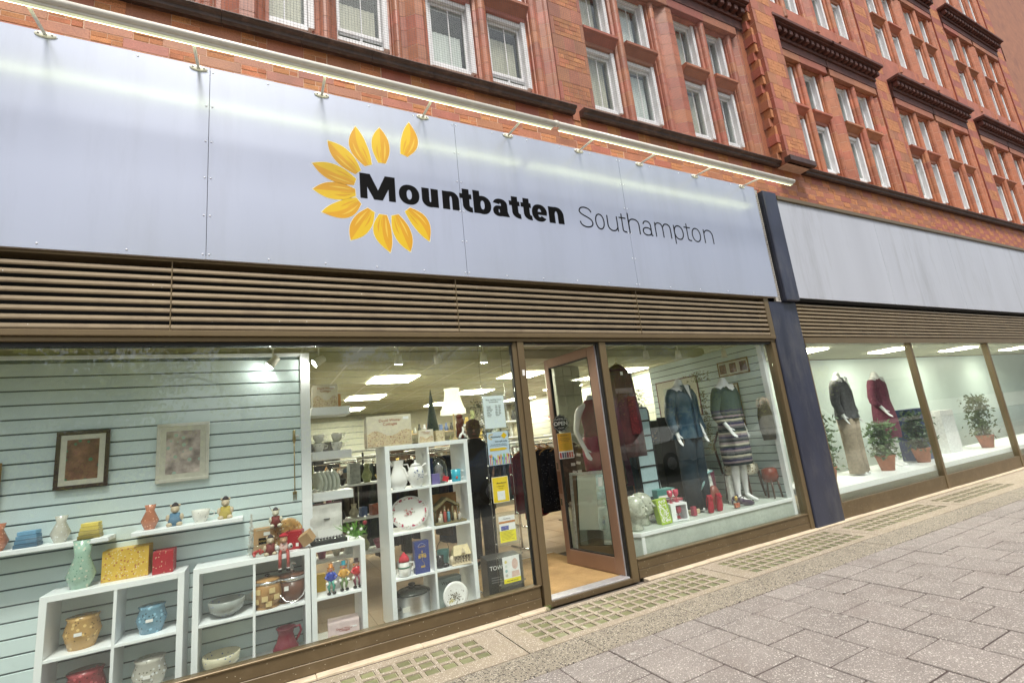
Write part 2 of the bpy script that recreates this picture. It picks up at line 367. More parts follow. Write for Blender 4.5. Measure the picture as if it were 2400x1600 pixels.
# glass block panels let into the pavement
def block_panel(x0, x1, rows, xs0, n):
    t = thing('glass_block_panel', 'pavement panel of olive glass blocks, %s' % panel_words.pop(0), 'pavement light', (x0, -.72, 0), group='pavement lights along the shop front')
    W = x1 - x0; hw = .048; yr = [.72 + r for r in rows]      # local y of row centres
    f = MB(); f.box(.003, W - .003, .003, .585, -.03, -.010).build('bed', gbfr_m, t)
    g = MB(); edges = [(.003, yr[-1] - hw)] + [(yr[i] + hw, yr[i - 1] - hw) for i in range(len(yr) - 1, 0, -1)] + [(yr[0] + hw, .585)]
    for a, b in edges: g.box(.003, W - .003, a, b, -.012, .001)
    xc = [xs0 - x0 + .126 * i for i in range(n)]
    for y in yr:
        last = .003
        for x in xc:
            g.box(last, x - hw, y - hw, y + hw, -.012, .0011); last = x + hw
        g.box(last, W - .003, y - hw, y + hw, -.012, .0011)
    g.build('concrete_frame', conc_m, t)
    me = None; rm = None
    for y in yr:
        for x in xc:
            z = rs.uniform(-.006, -.003)
            if me is None:
                o = MB().loft([(-.012, .044, .044), (0, .041, .041), (.001, .036, .036)], 4, caps=True, M=Matrix.Rotation(pi / 4, 4, 'Z') @ Matrix.Diagonal((1.36, 1.36, 1, 1))).build('glass_block', gblk_m, t); o.data.polygons.foreach_set('use_smooth', [False] * len(o.data.polygons)); me = o.data; o.location = (x, y, z)
            else: o = inst('glass_block', me, t, (x, y, z), rs.uniform(-.03, .03))
    return t
panel_words = ['leftmost, running out of the photo at the lower left', 'in front of the left window', 'widest, in front of the doorway', 'in front of the right window', 'farthest to the right', 'beyond the end of the shop']
block_panel(-2.7, -.52, (-.25, -.38, -.51), -2.5, 15)
block_panel(-.515, 1.675, (-.25, -.38, -.51), -.35, 15)
block_panel(1.68, 3.99, (-.21, -.335, -.46, -.585), 1.9, 16)
block_panel(3.995, 6.2, (-.21, -.335, -.46, -.585), 4.25, 15)
block_panel(6.205, 8.4, (-.25, -.38, -.51), 6.4, 15)
block_panel(8.405, 10.6, (-.25, -.38, -.51), 8.6, 15)
bxo('concrete_margin', conc_m, pave, -2.7, 26, -.133, -.098, -.03, .0015)
bxo('concrete_margin', conc_m, pave, 10.605, 26, -.717, -.137, -.03, .0005)
for i, x in enumerate([-2.7, -1.5, -.6, .35, 1.1, 1.95, 2.23]):
    if i < 6: bxo('stone_strip', cream_m, pave, x + .001, [-1.5, -.6, .35, 1.1, 1.95, 2.23][i] - .001, -.096, -.02, -.03, .018 + .003 * (i % 2), .004)
for i, x in enumerate([3.34, 4.2, 5.1, 6.1, 7.2, 8.5, 10, 12, 15]):
    if i < 8: bxo('stone_strip', cream_m, pave, x + .001, [4.2, 5.1, 6.1, 7.2, 8.5, 10, 12, 15][i] - .001, -.096, -.02, -.03, .018 + .003 * (i % 2), .004)
bxo('joint_line', joint_m, pave, -2.7, 26, -.098, -.096, -.03, .004, 0)
# chewing gum spots trodden into the paving
rg_ = random.Random(31); gm = MB()
for k in range(150):
    x, y, r = rg_.uniform(0, 11), rg_.uniform(-3.4, -1.06), rg_.uniform(.008, .02); a0 = rg_.random()
    gm.add([(x + r * cos(a0 + q * pi / 4) * rg_.uniform(.8, 1.2), y + r * sin(a0 + q * pi / 4) * rg_.uniform(.7, 1.1), .0035) for q in range(8)], [tuple(range(8))])
gm.build('gum_spots', P('trodden gum', (.42, .39, .35), .9, .2), pave)['kind'] = 'stuff'
# weed by the post
wd = thing('weed', 'small green weed growing at the foot of the post left of the doorway', 'weed', (2.2, -.1, 0.002))
lv = MB(); rw = random.Random(5)
for i in range(46):
    a = rw.uniform(0, 6.28); r = rw.uniform(.005, .04); h = rw.uniform(.005, .045); x, y = r * cos(a), r * sin(a) * .6
    d = rw.uniform(0, 6.28); s_ = rw.uniform(.006, .013)
    lv.quad((x, y, h), (x + s_ * cos(d) * .5 - s_ * sin(d) * .4, y + s_ * sin(d) * .5 + s_ * cos(d) * .4, h + .004), (x + s_ * cos(d) * 1.2, y + s_ * sin(d) * 1.2, h + .006), (x + s_ * cos(d) * .5 + s_ * sin(d) * .4, y + s_ * sin(d) * .5 - s_ * cos(d) * .4, h + .003))
lv.build('leaves', mat('weed green', (.10, .16, .03), .6, .3, 60), wd)

# ------------------------------------------------------------ the brick and terracotta building
bld = thing('terracotta_building', 'red brick and terracotta building with white sash windows above the shop sign', 'building', (0, 0, 0))
PIECES = {'brick': [], 'terracotta_block': []}
def piece(kind, x0, x1, y0, y1, z0, z1, g=.0015):
    PIECES[kind].append((x0 + g, x1 - g, y0, y1, z0 + g, z1 - g))
# mortar core (behind every piece) of the band between sign and gutter
MB().box(-6, 26, .004, .3, 4.3, 5.3).build('mortar', mortar_m, bld)
def band(xa, xb, z0, z1, off, courses, ph=0):
    P_ = .4965; k = int((xa - off) / P_) - 1; rb = random.Random(int(z0 * 100) + 5)
    while off + k * P_ < xb:
        x = off + k * P_ + rb.uniform(-.006, .006)
        piece('terracotta_block', x, x + .30, rb.uniform(0, .003), .06, z0, z1)
        xs, xe = x + .30, off + (k + 1) * P_
        h = (z1 - z0) / courses
        for c in range(courses):
            if (c + k + ph) % 3 == 0: cut = [xs, xs + .10, xe]
            elif (c + k + ph) % 3 == 1: cut = [xs, xe]
            else: cut = [xs, xe - .07, xe]
            for a, b in zip(cut, cut[1:]): piece('brick', a, b, rb.uniform(-.002, .003), .06, z0 + c * h, z0 + (c + 1) * h)
        k += 1
band(-4, 20, 5.03, 5.222, .06, 3); band(-4, 20, 4.93, 5.03, .19, 2, 1); band(-4, 20, 4.827, 4.93, .308, 2)
band(-4, 20, 4.735, 4.827, .056, 2, 2); band(-4, 20, 4.64, 4.735, .308, 2); band(6.3, 20, 4.55, 4.64, .06, 2, 1)
# mouldings as stacked blocks sharing one mesh per profile
def profile_mesh(poly, h):
    n = len(poly); b = MB(); g = .0032
    vs = [(x, y, g) for x, y in poly] + [(x, y, h - g) for x, y in poly]
    b.add(vs, [tuple(range(n))[::-1], tuple(range(n, 2 * n))] + [(i, (i + 1) % n, n + (i + 1) % n, n + i) for i in range(n)])
    o = b.build('moulded_block', mould_m, None, fix=True); me = o.data; bpy.data.objects.remove(o); return me
def arc(cx, cy, r, a0, a1, n=7): return [(cx + r * cos(RD(a0 + (a1 - a0) * i / (n - 1))), cy + r * sin(RD(a0 + (a1 - a0) * i / (n - 1)))) for i in range(n)]
MUL = [(-.115, .24), (-.115, .13), (-.085, .12), (-.085, .075), (-.055, .06)] + arc(0, .055, .056, 180, 360, 9) + [(.055, .06), (.085, .075), (.085, .12), (.115, .13), (.115, .24)]
MULm = [(x, y) for x, y in MUL]
# left jamb of a pier: from the opening edge (x = 0, deep) to the front face (x = +.5)
PIER = [(0, .24), (0, .135), (.03, .13), (.035, .09)] + arc(.10, .075, .052, 170, 370, 9) + [(.165, .09), (.20, .09), (.235, .075), (.33, .012), (.345, .0), (.46, .0), (.475, .012), (.49, .06), (.52, .08), (.55, .13), (.58, .135), (.58, .24)]
JAMB = [(0, .24), (0, .135), (.03, .13), (.035, .09)] + arc(.10, .075, .052, 170, 370, 9) + [(.165, .09), (.20, .09), (.26, .05), (.28, .03), (.31, .02), (.31, .24)]
JAMBR = [(-x, y) for x, y in JAMB][::-1]
joints_h = [.0, .17, .35, .50, .70, .86, 1.04, 1.2]
def stack(poly, x, z0, z1, hs=(.185, .165, .2, .175), sc=1.0, rev=False):
    cb = MB(); xm = sum(p[0] for p in poly) / len(poly); q_ = [(xm + (a - xm) * .985 + x, b + .0022) for a, b in poly]; n = len(q_)
    cb.add([(a, b, z0) for a, b in q_] + [(a, b, z1) for a, b in q_], [tuple(range(n))[::-1], tuple(range(n, 2 * n))] + [(k, (k + 1) % n, n + (k + 1) % n, n + k) for k in range(n)]); CORE.add(cb.v, cb.f)
    z = z0; i = 0
    while z < z1 - .02:
        h = min(hs[i % len(hs)], z1 - z);
        if z1 - (z + h) < .06: h = z1 - z
        key = (tuple(poly), round(h, 3))
        if key not in PM: PM[key] = profile_mesh(poly, h)
        STK.append((PM[key], x, z, h)); z += h; i += 1
PM = {}; STK = []; CORE = MB()
def sash(c0, c1, z0, z1, style=0, up=False):
    """white sash window in the opening c0..c1"""
    f = thing('tmp', None, None); f.name = 'window'; f.parent = bld; f.location = ((c0 + c1) / 2, .15, z0)
    w = (c1 - c0) / 2; h = z1 - z0; b = MB()
    b.box(-w, -w + .03, .0, .12, 0, h, .003); b.box(w - .055, w, -.05, .12, 0, h, .003)
    b.box(-w + .03, w - .055, -.01, .12, 0, .045, .003); b.box(-w + .03, w - .055, -.02, .12, h - .06, h, .003)
    b.build('frame', white_m, f)
    s = MB(); lo = .05
    if style == 1: lo = .13; 
    s.box(-w + .032, -w + .058, .02, .05, lo, h - .062, .003); s.box(w - .085, w - .057, .02, .05, lo, h - .062, .003)
    s.box(-w + .058, w - .085, .02, .05, lo, lo + .04, .003); s.box(-w + .058, w - .085, .02, .05, h - .098, h - .062, .003)
    s.box(-.0, .011, .030, .044, lo + .04, h - .098, .002)
    s.build('sash', white_m, f)
    MB().box(-w + .059, w - .086, .038, .042, lo + .041, h - .099).build('pane', uppane_m, f)
    if style == 1:
        v = MB(); v.box(-w + .05, w - .055, .06, .07, .052, .125).build('vent_pane', mat('dark green vent', (.10, .13, .10), .3, .5, 30) if 'dark green vent' not in MATS else MATS['dark green vent'], f)  # dark greenish pane filling the gap under the raised sash
        v = MB(); v.box(-w + .05, w - .055, .03, .05, .118, .128); v.box(-.01, .01, .03, .05, .052, .118); v.build('vent_bar', white_m, f)
    bl = MB(); rr = random.Random(int(c0 * 100)); x0, x1 = -w + .02, w - .06 - (.045 if not up else .07); top = h - (.02 + rr.choice((.05, .1, .2, .35)) * (.5 if up else 1)); n = 14
    for i in range(n):
        a, b_ = x0 + (x1 - x0) * i / n, x0 + (x1 - x0) * (i + 1) / n
        y = .10 + .008 * (i % 2); y2 = .10 + .008 * ((i + 1) % 2)
        bl.quad((a, y, .05), (b_, y2, .05), (b_, y2, top), (a, y, top))
    bl.build('blind', rr.choice((blind_m, blind_m, P('cream curtain', (.62, .58, .47), .8, .1), P('grey curtain', (.42, .44, .43), .8, .1))), f)
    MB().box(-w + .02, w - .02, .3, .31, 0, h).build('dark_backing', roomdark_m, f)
    return f
def pair(c, z0, zt, z1, half=.62, styles=(0, 0), left=True, cornice=True, tz=.205):
    # left and right lights, lower 0..zt, transom, upper
    for sgn, st in ((-1, styles[0]), (1, styles[1])):
        a, b = (c - half, c - .095) if sgn < 0 else (c + .095, c + half)
        if seen((a + b) / 2, 0, z0 + .6, 250): sash(a, b, z0, zt, st)
        if seen((a + b) / 2, 0, zt + .4, 250): sash(a, b, zt + tz, z1, 0, True)
        piece('terracotta_block', a - .0, b + .0, .10, .24, zt, zt + tz)
        tr = MB(); pf3 = [(.13, zt + .03), (.02, zt + .125), (.0, zt + .13), (-.012, zt + .14), (-.012, zt + .175), (.0, zt + .185), (.13, zt + .20)]; n3 = len(pf3); tr.add([(a - .02, u, q) for u, q in pf3] + [(b + .02, u, q) for u, q in pf3], [tuple(range(n3)), tuple(range(2 * n3 - 1, n3 - 1, -1))] + [(k, n3 + k, n3 + (k + 1) % n3, (k + 1) % n3) for k in range(n3)])
        TRS.append(tr)
    stack(MUL, c, z0 - .26, z1)
TRS = []
PR = [( .565, 5.48, 6.40, 7.48, .62, (0, 1)), (2.25, 5.48, 6.40, 7.48, .62, (0, 1)), (-1.12, 5.48, 6.40, 7.48, .62, (0, 0)), (4.34, 5.48, 6.40, 7.48, .62, (0, 0)), (6.09, 5.48, 6.40, 7.48, .54, (0, 0))]
for a in PR: pair(*a)
Z1 = 7.48
def jamb_l(x, z0=5.2, z1=Z1): stack(JAMB, x, z0, z1, (.175, .19, .165))       # starts at an opening's right edge
def jamb_r(x, z0=5.2, z1=Z1): stack(JAMBR, x, z0, z1, (.19, .17, .18))
stack(PIER, -.5, 5.2, Z1)                                  # pier between pairs
for xo in (-.5, 1.185): pass
stack([(x * .435 / .58, y) for x, y in PIER], 1.19, 5.2, Z1)
jamb_l(2.875); jamb_r(3.72 + .0)
stack(PIER, 4.965, 5.2, Z1)
jamb_l(6.63, 5.2, 8.6)
bxo('pier_core', mould_m, bld, 6.945, 7.13, .012, .24, 5.2, 8.6)
def brick_pier(x0, x1, z0, z1, yf, quoin=.05, dep=.24):
    """alternating bands of three blocks and four brick courses, with smooth arrises"""
    z = z0; i = 0; rb = random.Random(int(x0 * 100)); W = x1 - x0 - 2 * quoin
    MB().box(x0 + .003, x1 - .003, yf + .004, yf + dep, z0, z1).build('mortar', mortar_m, bld)
    while z < z1 - .03:
        if i % 2 == 0:
            h = .205; cuts = [0, .3 + rb.uniform(-.03, .03), .66 + rb.uniform(-.03, .03), 1]
            e = rb.choice((0, .5))
            for a, b in zip(cuts, cuts[1:]):
                piece('terracotta_block', x0 + (quoin if a > 0 else 0) + W * a, x0 + quoin + W * b + (quoin if b == 1 else 0), yf, yf + dep, z, min(z + h, z1))
            z += h
        else:
            for c in range(4):
                cut = [0, .36, .68, 1] if c % 2 else [0, .2, .55, .84, 1]
                for a, b in zip(cut, cut[1:]): piece('brick', x0 + quoin + W * a, x0 + quoin + W * b, yf + rb.uniform(-.002, .002), yf + .06, z + c * .065, z + (c + 1) * .065)
            piece('terracotta_block', x0, x0 + quoin, yf, yf + dep, z, z + .26); piece('terracotta_block', x1 - quoin, x1, yf, yf + dep, z, z + .26)
            z += .26
        i += 1
brick_pier(3.185, 3.69, 5.15, 7.6, -.004)
brick_pier(7.14, 7.72, 5.15, 11.5, -.20, .07, .44)
jamb_r(3.99, 5.2, Z1) if False else None
# return face of the projecting pier: toothed blocks
for i in range(20):
    z = 5.2 + i * .3
    piece('terracotta_block', 7.05, 7.139, -.10 - .05 * (i % 2), .02, z, z + .15); 
    for c in range(2): piece('brick', 7.08, 7.139, -.14, .02, z + .15 + c * .075, z + .225 + c * .075)
# lintel and dentil cornice
def lintel(x0, x1, z):
    piece('terracotta_block', x0, (x0 + x1) / 2, -.02, .2, z, z + .15); piece('terracotta_block', (x0 + x1) / 2, x1, -.02, .2, z, z + .15)
    b = MB(); b.prism([(x0, z - .03), (x1, z - .03), (x1, z), (x0, z)], .06, .2); TRS.append(b)
def cornice(x0, x1, z):
    b = MB(); b.box(x0, x1, -.06, .2, z + .15, z + .21, .004); b.box(x0, x1, -.03, .2, z, z + .15)
    b.box(x0 - .04, x1 + .04, -.22, .2, z + .36, z + .42, .006); b.box(x0 - .02, x1 + .02, -.17, .2, z + .33, z + .36, .004); b.box(x0, x1, -.04, .2, z + .21, z + .33)
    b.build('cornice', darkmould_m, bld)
    n = int((x1 - x0) / .15)
    me = None
    for i in range(n):
        x = x0 + .06 + i * (x1 - x0 - .12) / (n - 1)
        if me is None:
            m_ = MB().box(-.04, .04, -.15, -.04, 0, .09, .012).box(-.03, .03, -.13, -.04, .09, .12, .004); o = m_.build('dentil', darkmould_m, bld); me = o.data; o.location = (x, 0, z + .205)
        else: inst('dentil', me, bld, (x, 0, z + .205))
for (a, b) in ((-1.8, -.4), (-.2, 1.35), (1.5, 3.0), (3.69, 5.35)): lintel(a, b, 7.48)
lintel(5.35, 6.87, 7.48); cornice(5.3, 7.04, 7.63)
MB().box(-2.5, 7.13, .03, .3, 7.63, 8.7).build('upper_wall', block_m, bld)
# raised panel above the cornice
bxo('panel', mat('pale relief panel', (.6, .42, .33), .6, .1, 10), bld, 5.75, 6.75, -.02, .03, 8.12, 8.5, .01)
# farther bays to the right, seen at a slant, in three storeys
bays = [(8.55, .6), (10.25, .6), (12.6, .6), (14.3, .6), (16.6, .6), (18.3, .6)]
for zb in (5.48, 8.75, 12.0):
    for c, hf in bays:
        pair(c, zb, zb + .92, zb + 2.0, hf)
        lintel(c - .8, c + .8, zb + 2.0); cornice(c - .84, c + .84, zb + 2.15)
    for x in (7.72,): stack(JAMBR, 7.95, zb - .28, zb + 2.0)
    for x in (9.15, 13.2, 17.2): stack([(u * .5 / .58, y) for u, y in PIER], x, zb - .28, zb + 2.0)
    for x in (10.85, 14.9, 18.9): stack(JAMB, x, zb - .28, zb + 2.0)
    for x in (12.0, 16.0): stack(JAMBR, x, zb - .28, zb + 2.0)
    if zb > 6: MB().box(7.72, 20, .03, .3, zb - .95, zb - .05).build('upper_wall', block_m, bld)
for x in (11.15, 15.2, 19.2): brick_pier(x, x + .55, 5.15, 14.5, -.004)
MB().box(7.6, 20, .28, .5, 5, 15).build('back_wall', block_m, bld) if False else None
# sort the pieces by how large they stand in view
cache = {}
def vis(p):
    s = seen((p[0] + p[1]) / 2, p[2], (p[4] + p[5]) / 2, 30)
    return 0 if not s else (p[1] - p[0]) * (p[5] - p[4]) * abs(s[2]) ** -2 * (4.1 / ((Vector(((p[0] + p[1]) / 2, p[2], p[4])) - CAM).length))
for kind, m_ in (('brick', brick_m), ('terracotta_block', block_m)):
    L_ = sorted(PIECES[kind], key=vis, reverse=True)
    for p in L_[:298]:
        d = (round(p[1] - p[0], 3), round(p[3] - p[2], 3), round(p[5] - p[4], 3)); k_ = (kind,) + d
        if k_ not in cache:
            o = MB().box(0, d[0], 0, d[1], 0, d[2], .003).build(kind, m_, bld); cache[k_] = o.data; o.location = (p[0], p[2], p[4])
        else: inst(kind, cache[k_], bld, (p[0], p[2], p[4]))
    r_ = MB()
    for p in L_[298:]: r_.box(*p)
    r_.build(kind + 's_beyond', m_, bld)['kind'] = 'stuff'
STK.sort(key=lambda s: (Vector((s[1], 0, s[2])) - CAM).length)
far = MB()
for i, (me, x, z, h) in enumerate(STK):
    vsn = seen(x, 0, z, 150)
    if i < 298 and vsn: inst('moulded_block', me, bld, (x, 0, z))
    else: far.add([(v.co.x + x, v.co.y, v.co.z + z) for v in me.vertices], [tuple(p.vertices) for p in me.polygons])
far.build('moulded_blocks_beyond', mould_m, bld)['kind'] = 'stuff'
CORE.build('moulding_mortar', mortar_m, bld, fix=True)
for b in TRS: b.build('transom', mould_m, bld, fix=True)
# dark string course that looks like a gutter, in short lengths
GP = [(-.02, 5.15), (-.055, 5.135), (-.085, 5.15), (-.09, 5.175), (-.115, 5.185), (-.125, 5.205), (-.115, 5.222), (-.08, 5.23), (0, 5.24), (.1, 5.24), (.1, 5.15)]
def gutter(xa, xb, L=.62):
    x = xa; me = None
    while x < xb - .05:
        l = min(L, xb - x)
        b = MB(); n = len(GP); vs = [(.0015, y, z) for y, z in GP] + [(l - .0015, y, z) for y, z in GP]
        b.add(vs, [tuple(range(n)), tuple(range(2 * n - 1, n - 1, -1))] + [(i, n + i, n + (i + 1) % n, (i + 1) % n) for i in range(n)])
        o = b.build('string_course', gutter_m, bld, fix=True); o.location = (x, 0, 0); x += l
gutter(-4, 3.31); gutter(3.42, 7.1); gutter(7.75, 20)
bxo('string_course', gutter_m, bld, 7.1, 7.75, -.26, -.16, 5.15, 5.235)
bxo('pier_foot', block_m, bld, 3.312, 3.418, -.012, .1, 5.10, 5.3)
# walls nobody sees straight on: the building's body
hull = MB(); hull.box(-6, -2.7, 0, .3, -.02, 4.6); hull.box(-6, 26, 11.5, 11.8, -.02, 15); hull.box(-6, -5.7, .3, 11.5, -.02, 15); hull.box(25.7, 26, .3, 11.5, -.02, 15); hull.box(-6, 26, .3, 11.5, 15, 15.2)
hull.box(-6, -2.3, .03, .3, 5.2, 15); hull.box(19.8, 26, .03, .3, 4.6, 15); hull.box(-2.5, 7.14, .05, .3, 8.7, 15); hull.box(-2.6, 7.2, .24, .3, 7.4, 8.7)
hull.build('wall', block_m, bld)
MB().box(-6, 26, .46, .5, 2.95, 5.1).build('floor_slab_edge', dark_m, bld)
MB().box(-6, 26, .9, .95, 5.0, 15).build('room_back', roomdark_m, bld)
# bird netting
net = MB(); x = -2.4; w_ = .0009
while x < 7.1: net.quad((x - w_, -.03, 5.24), (x + w_, -.03, 5.24), (x + w_, -.03, 8.0), (x - w_, -.03, 8.0)); x += .0285
z = 5.26
while z < 8.0: net.quad((-2.4, -.031, z - w_), (7.1, -.031, z - w_), (7.1, -.031, z + w_), (-2.4, -.031, z + w_)); z += .0285
nm = mat('grey netting', (.09, .085, .09), .8, .1)
tag(net.build('bird_netting', nm), 'fine grey bird netting stretched over the upper sash windows', 'netting')
# ------------------------------------------------------------ the sign
sign = thing('shop_sign', 'long pale lavender fascia sign with a yellow petal ring and black lettering', 'sign', (0, -.1, 3.0))
seams = [-2.7, -.88, 1.3, 1.3 + 0]          # panel seams
SE = [-2.70, -.60, 1.585, 3.80, 6.30]
# seam positions measured on the sign's own plane
SE[2] = at(1080, 469, -.1).x; SE[3] = at(1472, 522, -.1).x; SE[1] = SE[2] - (SE[3] - SE[2])
ZT = 1.643
for a, b in zip(SE, SE[1:]):
    bxo('sign_panel', sign_m, sign, a + .0015, b - .0015, 0, .004, 0, ZT, .0008)
MB().box(SE[0], SE[-1], .005, .075, 0.002, .028).box(SE[0], SE[-1], .005, .075, ZT - .025, ZT - .002).box(SE[-1] - .02, SE[-1] - .002, .005, .075, .028, ZT - .025).build('tray_edge', signedge_m, sign)
MB().box(SE[0], SE[-1], .076, .09, .1, ZT).build('backing_board', dark_m, sign)
def cap(x, z): 
    global capm
    if capm is None:
        o = MB().loft([(0, .0075, .0075), (.003, .006, .006), (.0045, .003, .003)], 10, M=Matrix.Rotation(pi / 2, 4, 'X')).build('screw_cap', screw_m, sign); capm = o.data; o.location = (x, -.0002, z)
    else: inst('screw_cap', capm, sign, (x, -.0002, z))
capm = None
for s_ in SE[1:4]:
    for k in range(6):
        for d in (-.02, .02): cap(s_ + d, .04 + k * .312)
for a, b in zip(SE, SE[1:]):
    for k in (1, 2, 3, 4):
        for z in (.035, ZT - .035): cap(a + (b - a) * k / 5, z)
# petals: (tip, base) on the sign
def petal(tip, base, w=.165, curl=0.0, flip=1):
    T = Vector(tip); B = Vector(base); d = (T - B); Ln = d.length; d.normalize(); n = Vector((-d.y, d.x)) * flip
    def pt(t, s, grow=0.0):
        # t along, s = -1..1 across
        u = max(0.0, min(1.0, t)); prof = (.40 + .60 * sin(pi * min(1, u / .9) ** .85 * .5 + 0) if u < .45 else None)
        hw = w / 2 * ((.42 + .58 * sin(pi / 2 * min(1, u / .45))) if u < .45 else cos(pi / 2 * ((u - .45) / .55) ** 1.25) ** .9)
        off = curl * (u ** 3) * .06 - curl * sin(pi * u) * .012
        p = B + d * (Ln * t) + n * (hw * s + off)
        return p + n * (grow * (1 if s > 0 else -1 if s < 0 else 0)) + d * (grow * (1.6 if t >= 1 else -1 if t <= 0 else 0))
    N = 18; ts = [i / N for i in range(N + 1)]
    def V(p): return (p.x, p.y - 3.0)
    r = MB(); r.strip([V(pt(t, -1, .0045)) for t in ts], [V(pt(t, 1, .0045)) for t in ts], -.0006, .0)
    L0 = MB(); L0.strip([V(pt(t, -1)) for t in ts], [V(pt(t, 0)) for t in ts], -.0012, -.0006)
    L1 = MB(); L1.strip([V(pt(t, 0)) for t in ts], [V(pt(t, 1)) for t in ts], -.0012, -.0006)
    p = r.build('petal', rim_m, sign, fix=True)
    L0.build('bright_half', yel1_m, p, fix=True); L1.build('golden_half', yel2_m, p, fix=True)
    def lick(s0, m, a, b, wd): 
        tt = [a + (b - a) * i / 8 for i in range(9)]
        q = MB(); q.strip([V(pt(t, s0 - wd * sin(pi * (i / 8)) )) for i, t in enumerate(tt)], [V(pt(t, s0 + .02 + wd * .3 * sin(pi * (i / 8)))) for i, t in enumerate(tt)], -.0018, -.0012)
        q.build('vein', m, p, fix=True)
    lick(-.42, yel2_m, .06, .5, .13); lick(.5, yel3_m, .05, .62, .14); lick(-.1, yel2_m, .03, .36, .08)
for tp, bs, cu, fl in (((.40, 3.69), (.745, 3.71), 0, -1), ((.50, 3.44), (.770, 3.635), -1, 1), ((.69, 3.26), (.873, 3.560), 0, -1), ((.96, 3.18), (.975, 3.53), 1, 1),
                   ((1.20, 3.20), (1.082, 3.54), 0, 1), ((1.43, 3.36), (1.20, 3.61), -1, 1), ((.40, 3.93), (.745, 3.81), 0, 1), ((.53, 4.17), (.775, 3.91), 0, 1),
                   ((.715, 4.34), (.868, 3.995), -1, 1), ((.985, 4.40), (.99, 4.04), 0, -1), ((1.325, 4.50), (1.20, 4.16), -1, -1)):
    petal(tp, bs, .160, cu, fl)
# letters, drawn as outlines
BL = .667; XH = .188; AS = .243
class Letter:
    def __init__(s, name): s.b = MB(); s.k = 0; s.name = name
    def ys(s): s.k += 1; return (-.0012 - .0002 * s.k, 0)
    def rect(s, x0, x1, z0, z1): s.b.prism([(x0, z0), (x1, z0), (x1, z1), (x0, z1)], *s.ys()); return s
    def poly(s, *p): s.b.prism(list(p), *s.ys()); return s
    def ring(s, cx, cz, rx, rz, wx, wz, a0=0, a1=360, n=34, ex=.92):
        A = []; B = []
        for i in range(n + 1):
            a = RD(a0 + (a1 - a0) * i / n); c, q = cos(a), sin(a)
            c = math.copysign(abs(c) ** ex, c); q = math.copysign(abs(q) ** ex, q)
            A.append((cx + rx * c, cz + rz * q)); B.append((cx + (rx - wx) * c, cz + (rz - wz) * q))
        s.b.strip(A, B, *s.ys()); return s
    def line(s, pts, w):
        A = []; B = []; m = len(pts); pts = [Vector(p) for p in pts]
        for i in range(m):
            t = (pts[min(i + 1, m - 1)] - pts[max(i - 1, 0)]).normalized(); n = Vector((-t.y, t.x)) * (w / 2); A.append(tuple(pts[i] + n)); B.append(tuple(pts[i] - n))
        s.b.strip(A, B, *s.ys()); return s
    def done(s): s.b.build('letter', black_m, sign, fix=True)
def bez(p0, p1, p2, p3, n=12): return [tuple(Vector(p0) * (1 - t) ** 3 + Vector(p1) * 3 * t * (1 - t) ** 2 + Vector(p2) * 3 * t * t * (1 - t) + Vector(p3) * t ** 3) for t in [i / n for i in range(n + 1)]]
def n_(x0, x1, W, T, z=BL, xh=XH, up=False):
    L = Letter('n'); rx = (x1 - x0) / 2; cx = (x0 + x1) / 2 + .0; rz = min(rx * 1.05, xh * .55)
    if not up:
        L.rect(x0, x0 + W, z, z + xh); L.ring(x0 + (x1 - x0) * .5, z + xh + .002 - rz, rx, rz, W, T, 0, 158); L.rect(x1 - W, x1, z, z + xh + .004 - rz)
    else:
        L.rect(x1 - W, x1, z, z + xh); L.ring(cx, z - .003 + rz, rx, rz, W, T, 180, 338); L.rect(x0, x0 + W, z - .004 + rz, z + xh)
    L.done()
def t_(x0, x1, W, T, z=BL):
    L = Letter('t'); sx = x0 + (x1 - x0) * .23; r = min((x1 - sx) * .95, .075)
    L.rect(sx, sx + W, z + r * .8, z + XH + .052); L.rect(x0, x1 - .004, z + XH - T, z + XH)
    L.ring(sx + (x1 - sx) * .98, z - .002 + r, (x1 - sx) * .98, r, W, T * 1.02, 180, 272); L.done()
W, T = .0715, .050
L = Letter('M'); x0, x1 = .786, 1.098
L.rect(x0, x0 + .062, BL, BL + AS); L.rect(x1 - .062, x1, BL, BL + AS)
L.poly((x0, BL + AS), (x0 + .118, BL), (x0 + .196, BL), (x0 + .090, BL + AS)); L.poly((x1, BL + AS), (x1 - .090, BL + AS), (x1 - .196, BL), (x1 - .118, BL)); L.done()
Letter('o').ring(1.2255, BL + XH / 2, .0955, XH / 2 + .005, W, T, n=48).done()
n_(1.345, 1.505, W, T, up=True); n_(1.546, 1.714, W, T); t_(1.722, 1.852, W, T)
L = Letter('b'); L.rect(1.865, 1.865 + W, BL, BL + AS); L.ring(1.9625, BL + XH / 2, .0935, XH / 2 + .004, W, T); L.done()
L = Letter('a'); L.rect(2.238 - W, 2.238, BL, BL + XH * .66); L.ring(2.158, BL + XH - .066, .080, .068, W, T * .95, 0, 165)
L.ring(2.142, BL + .0555, .068, .0585, W * .86, T * .78); L.poly((2.238 - W, BL + .02), (2.238 - .02, BL), (2.256, BL), (2.238, BL + .05)); L.done()
t_(2.262, 2.388, W, T); t_(2.398, 2.522, W, T)
L = Letter('e'); L.ring(2.6175, BL + XH / 2, .0925, XH / 2 + .004, W, T, 2, 322); L.rect(2.555, 2.705, BL + XH / 2 - .020, BL + XH / 2 + .012); L.done()
n_(2.730, 2.918, W + .004, T)
w = .0150
L = Letter('S'); a, b = 3.125, 3.308; zt, zb = BL + .252, BL - .002
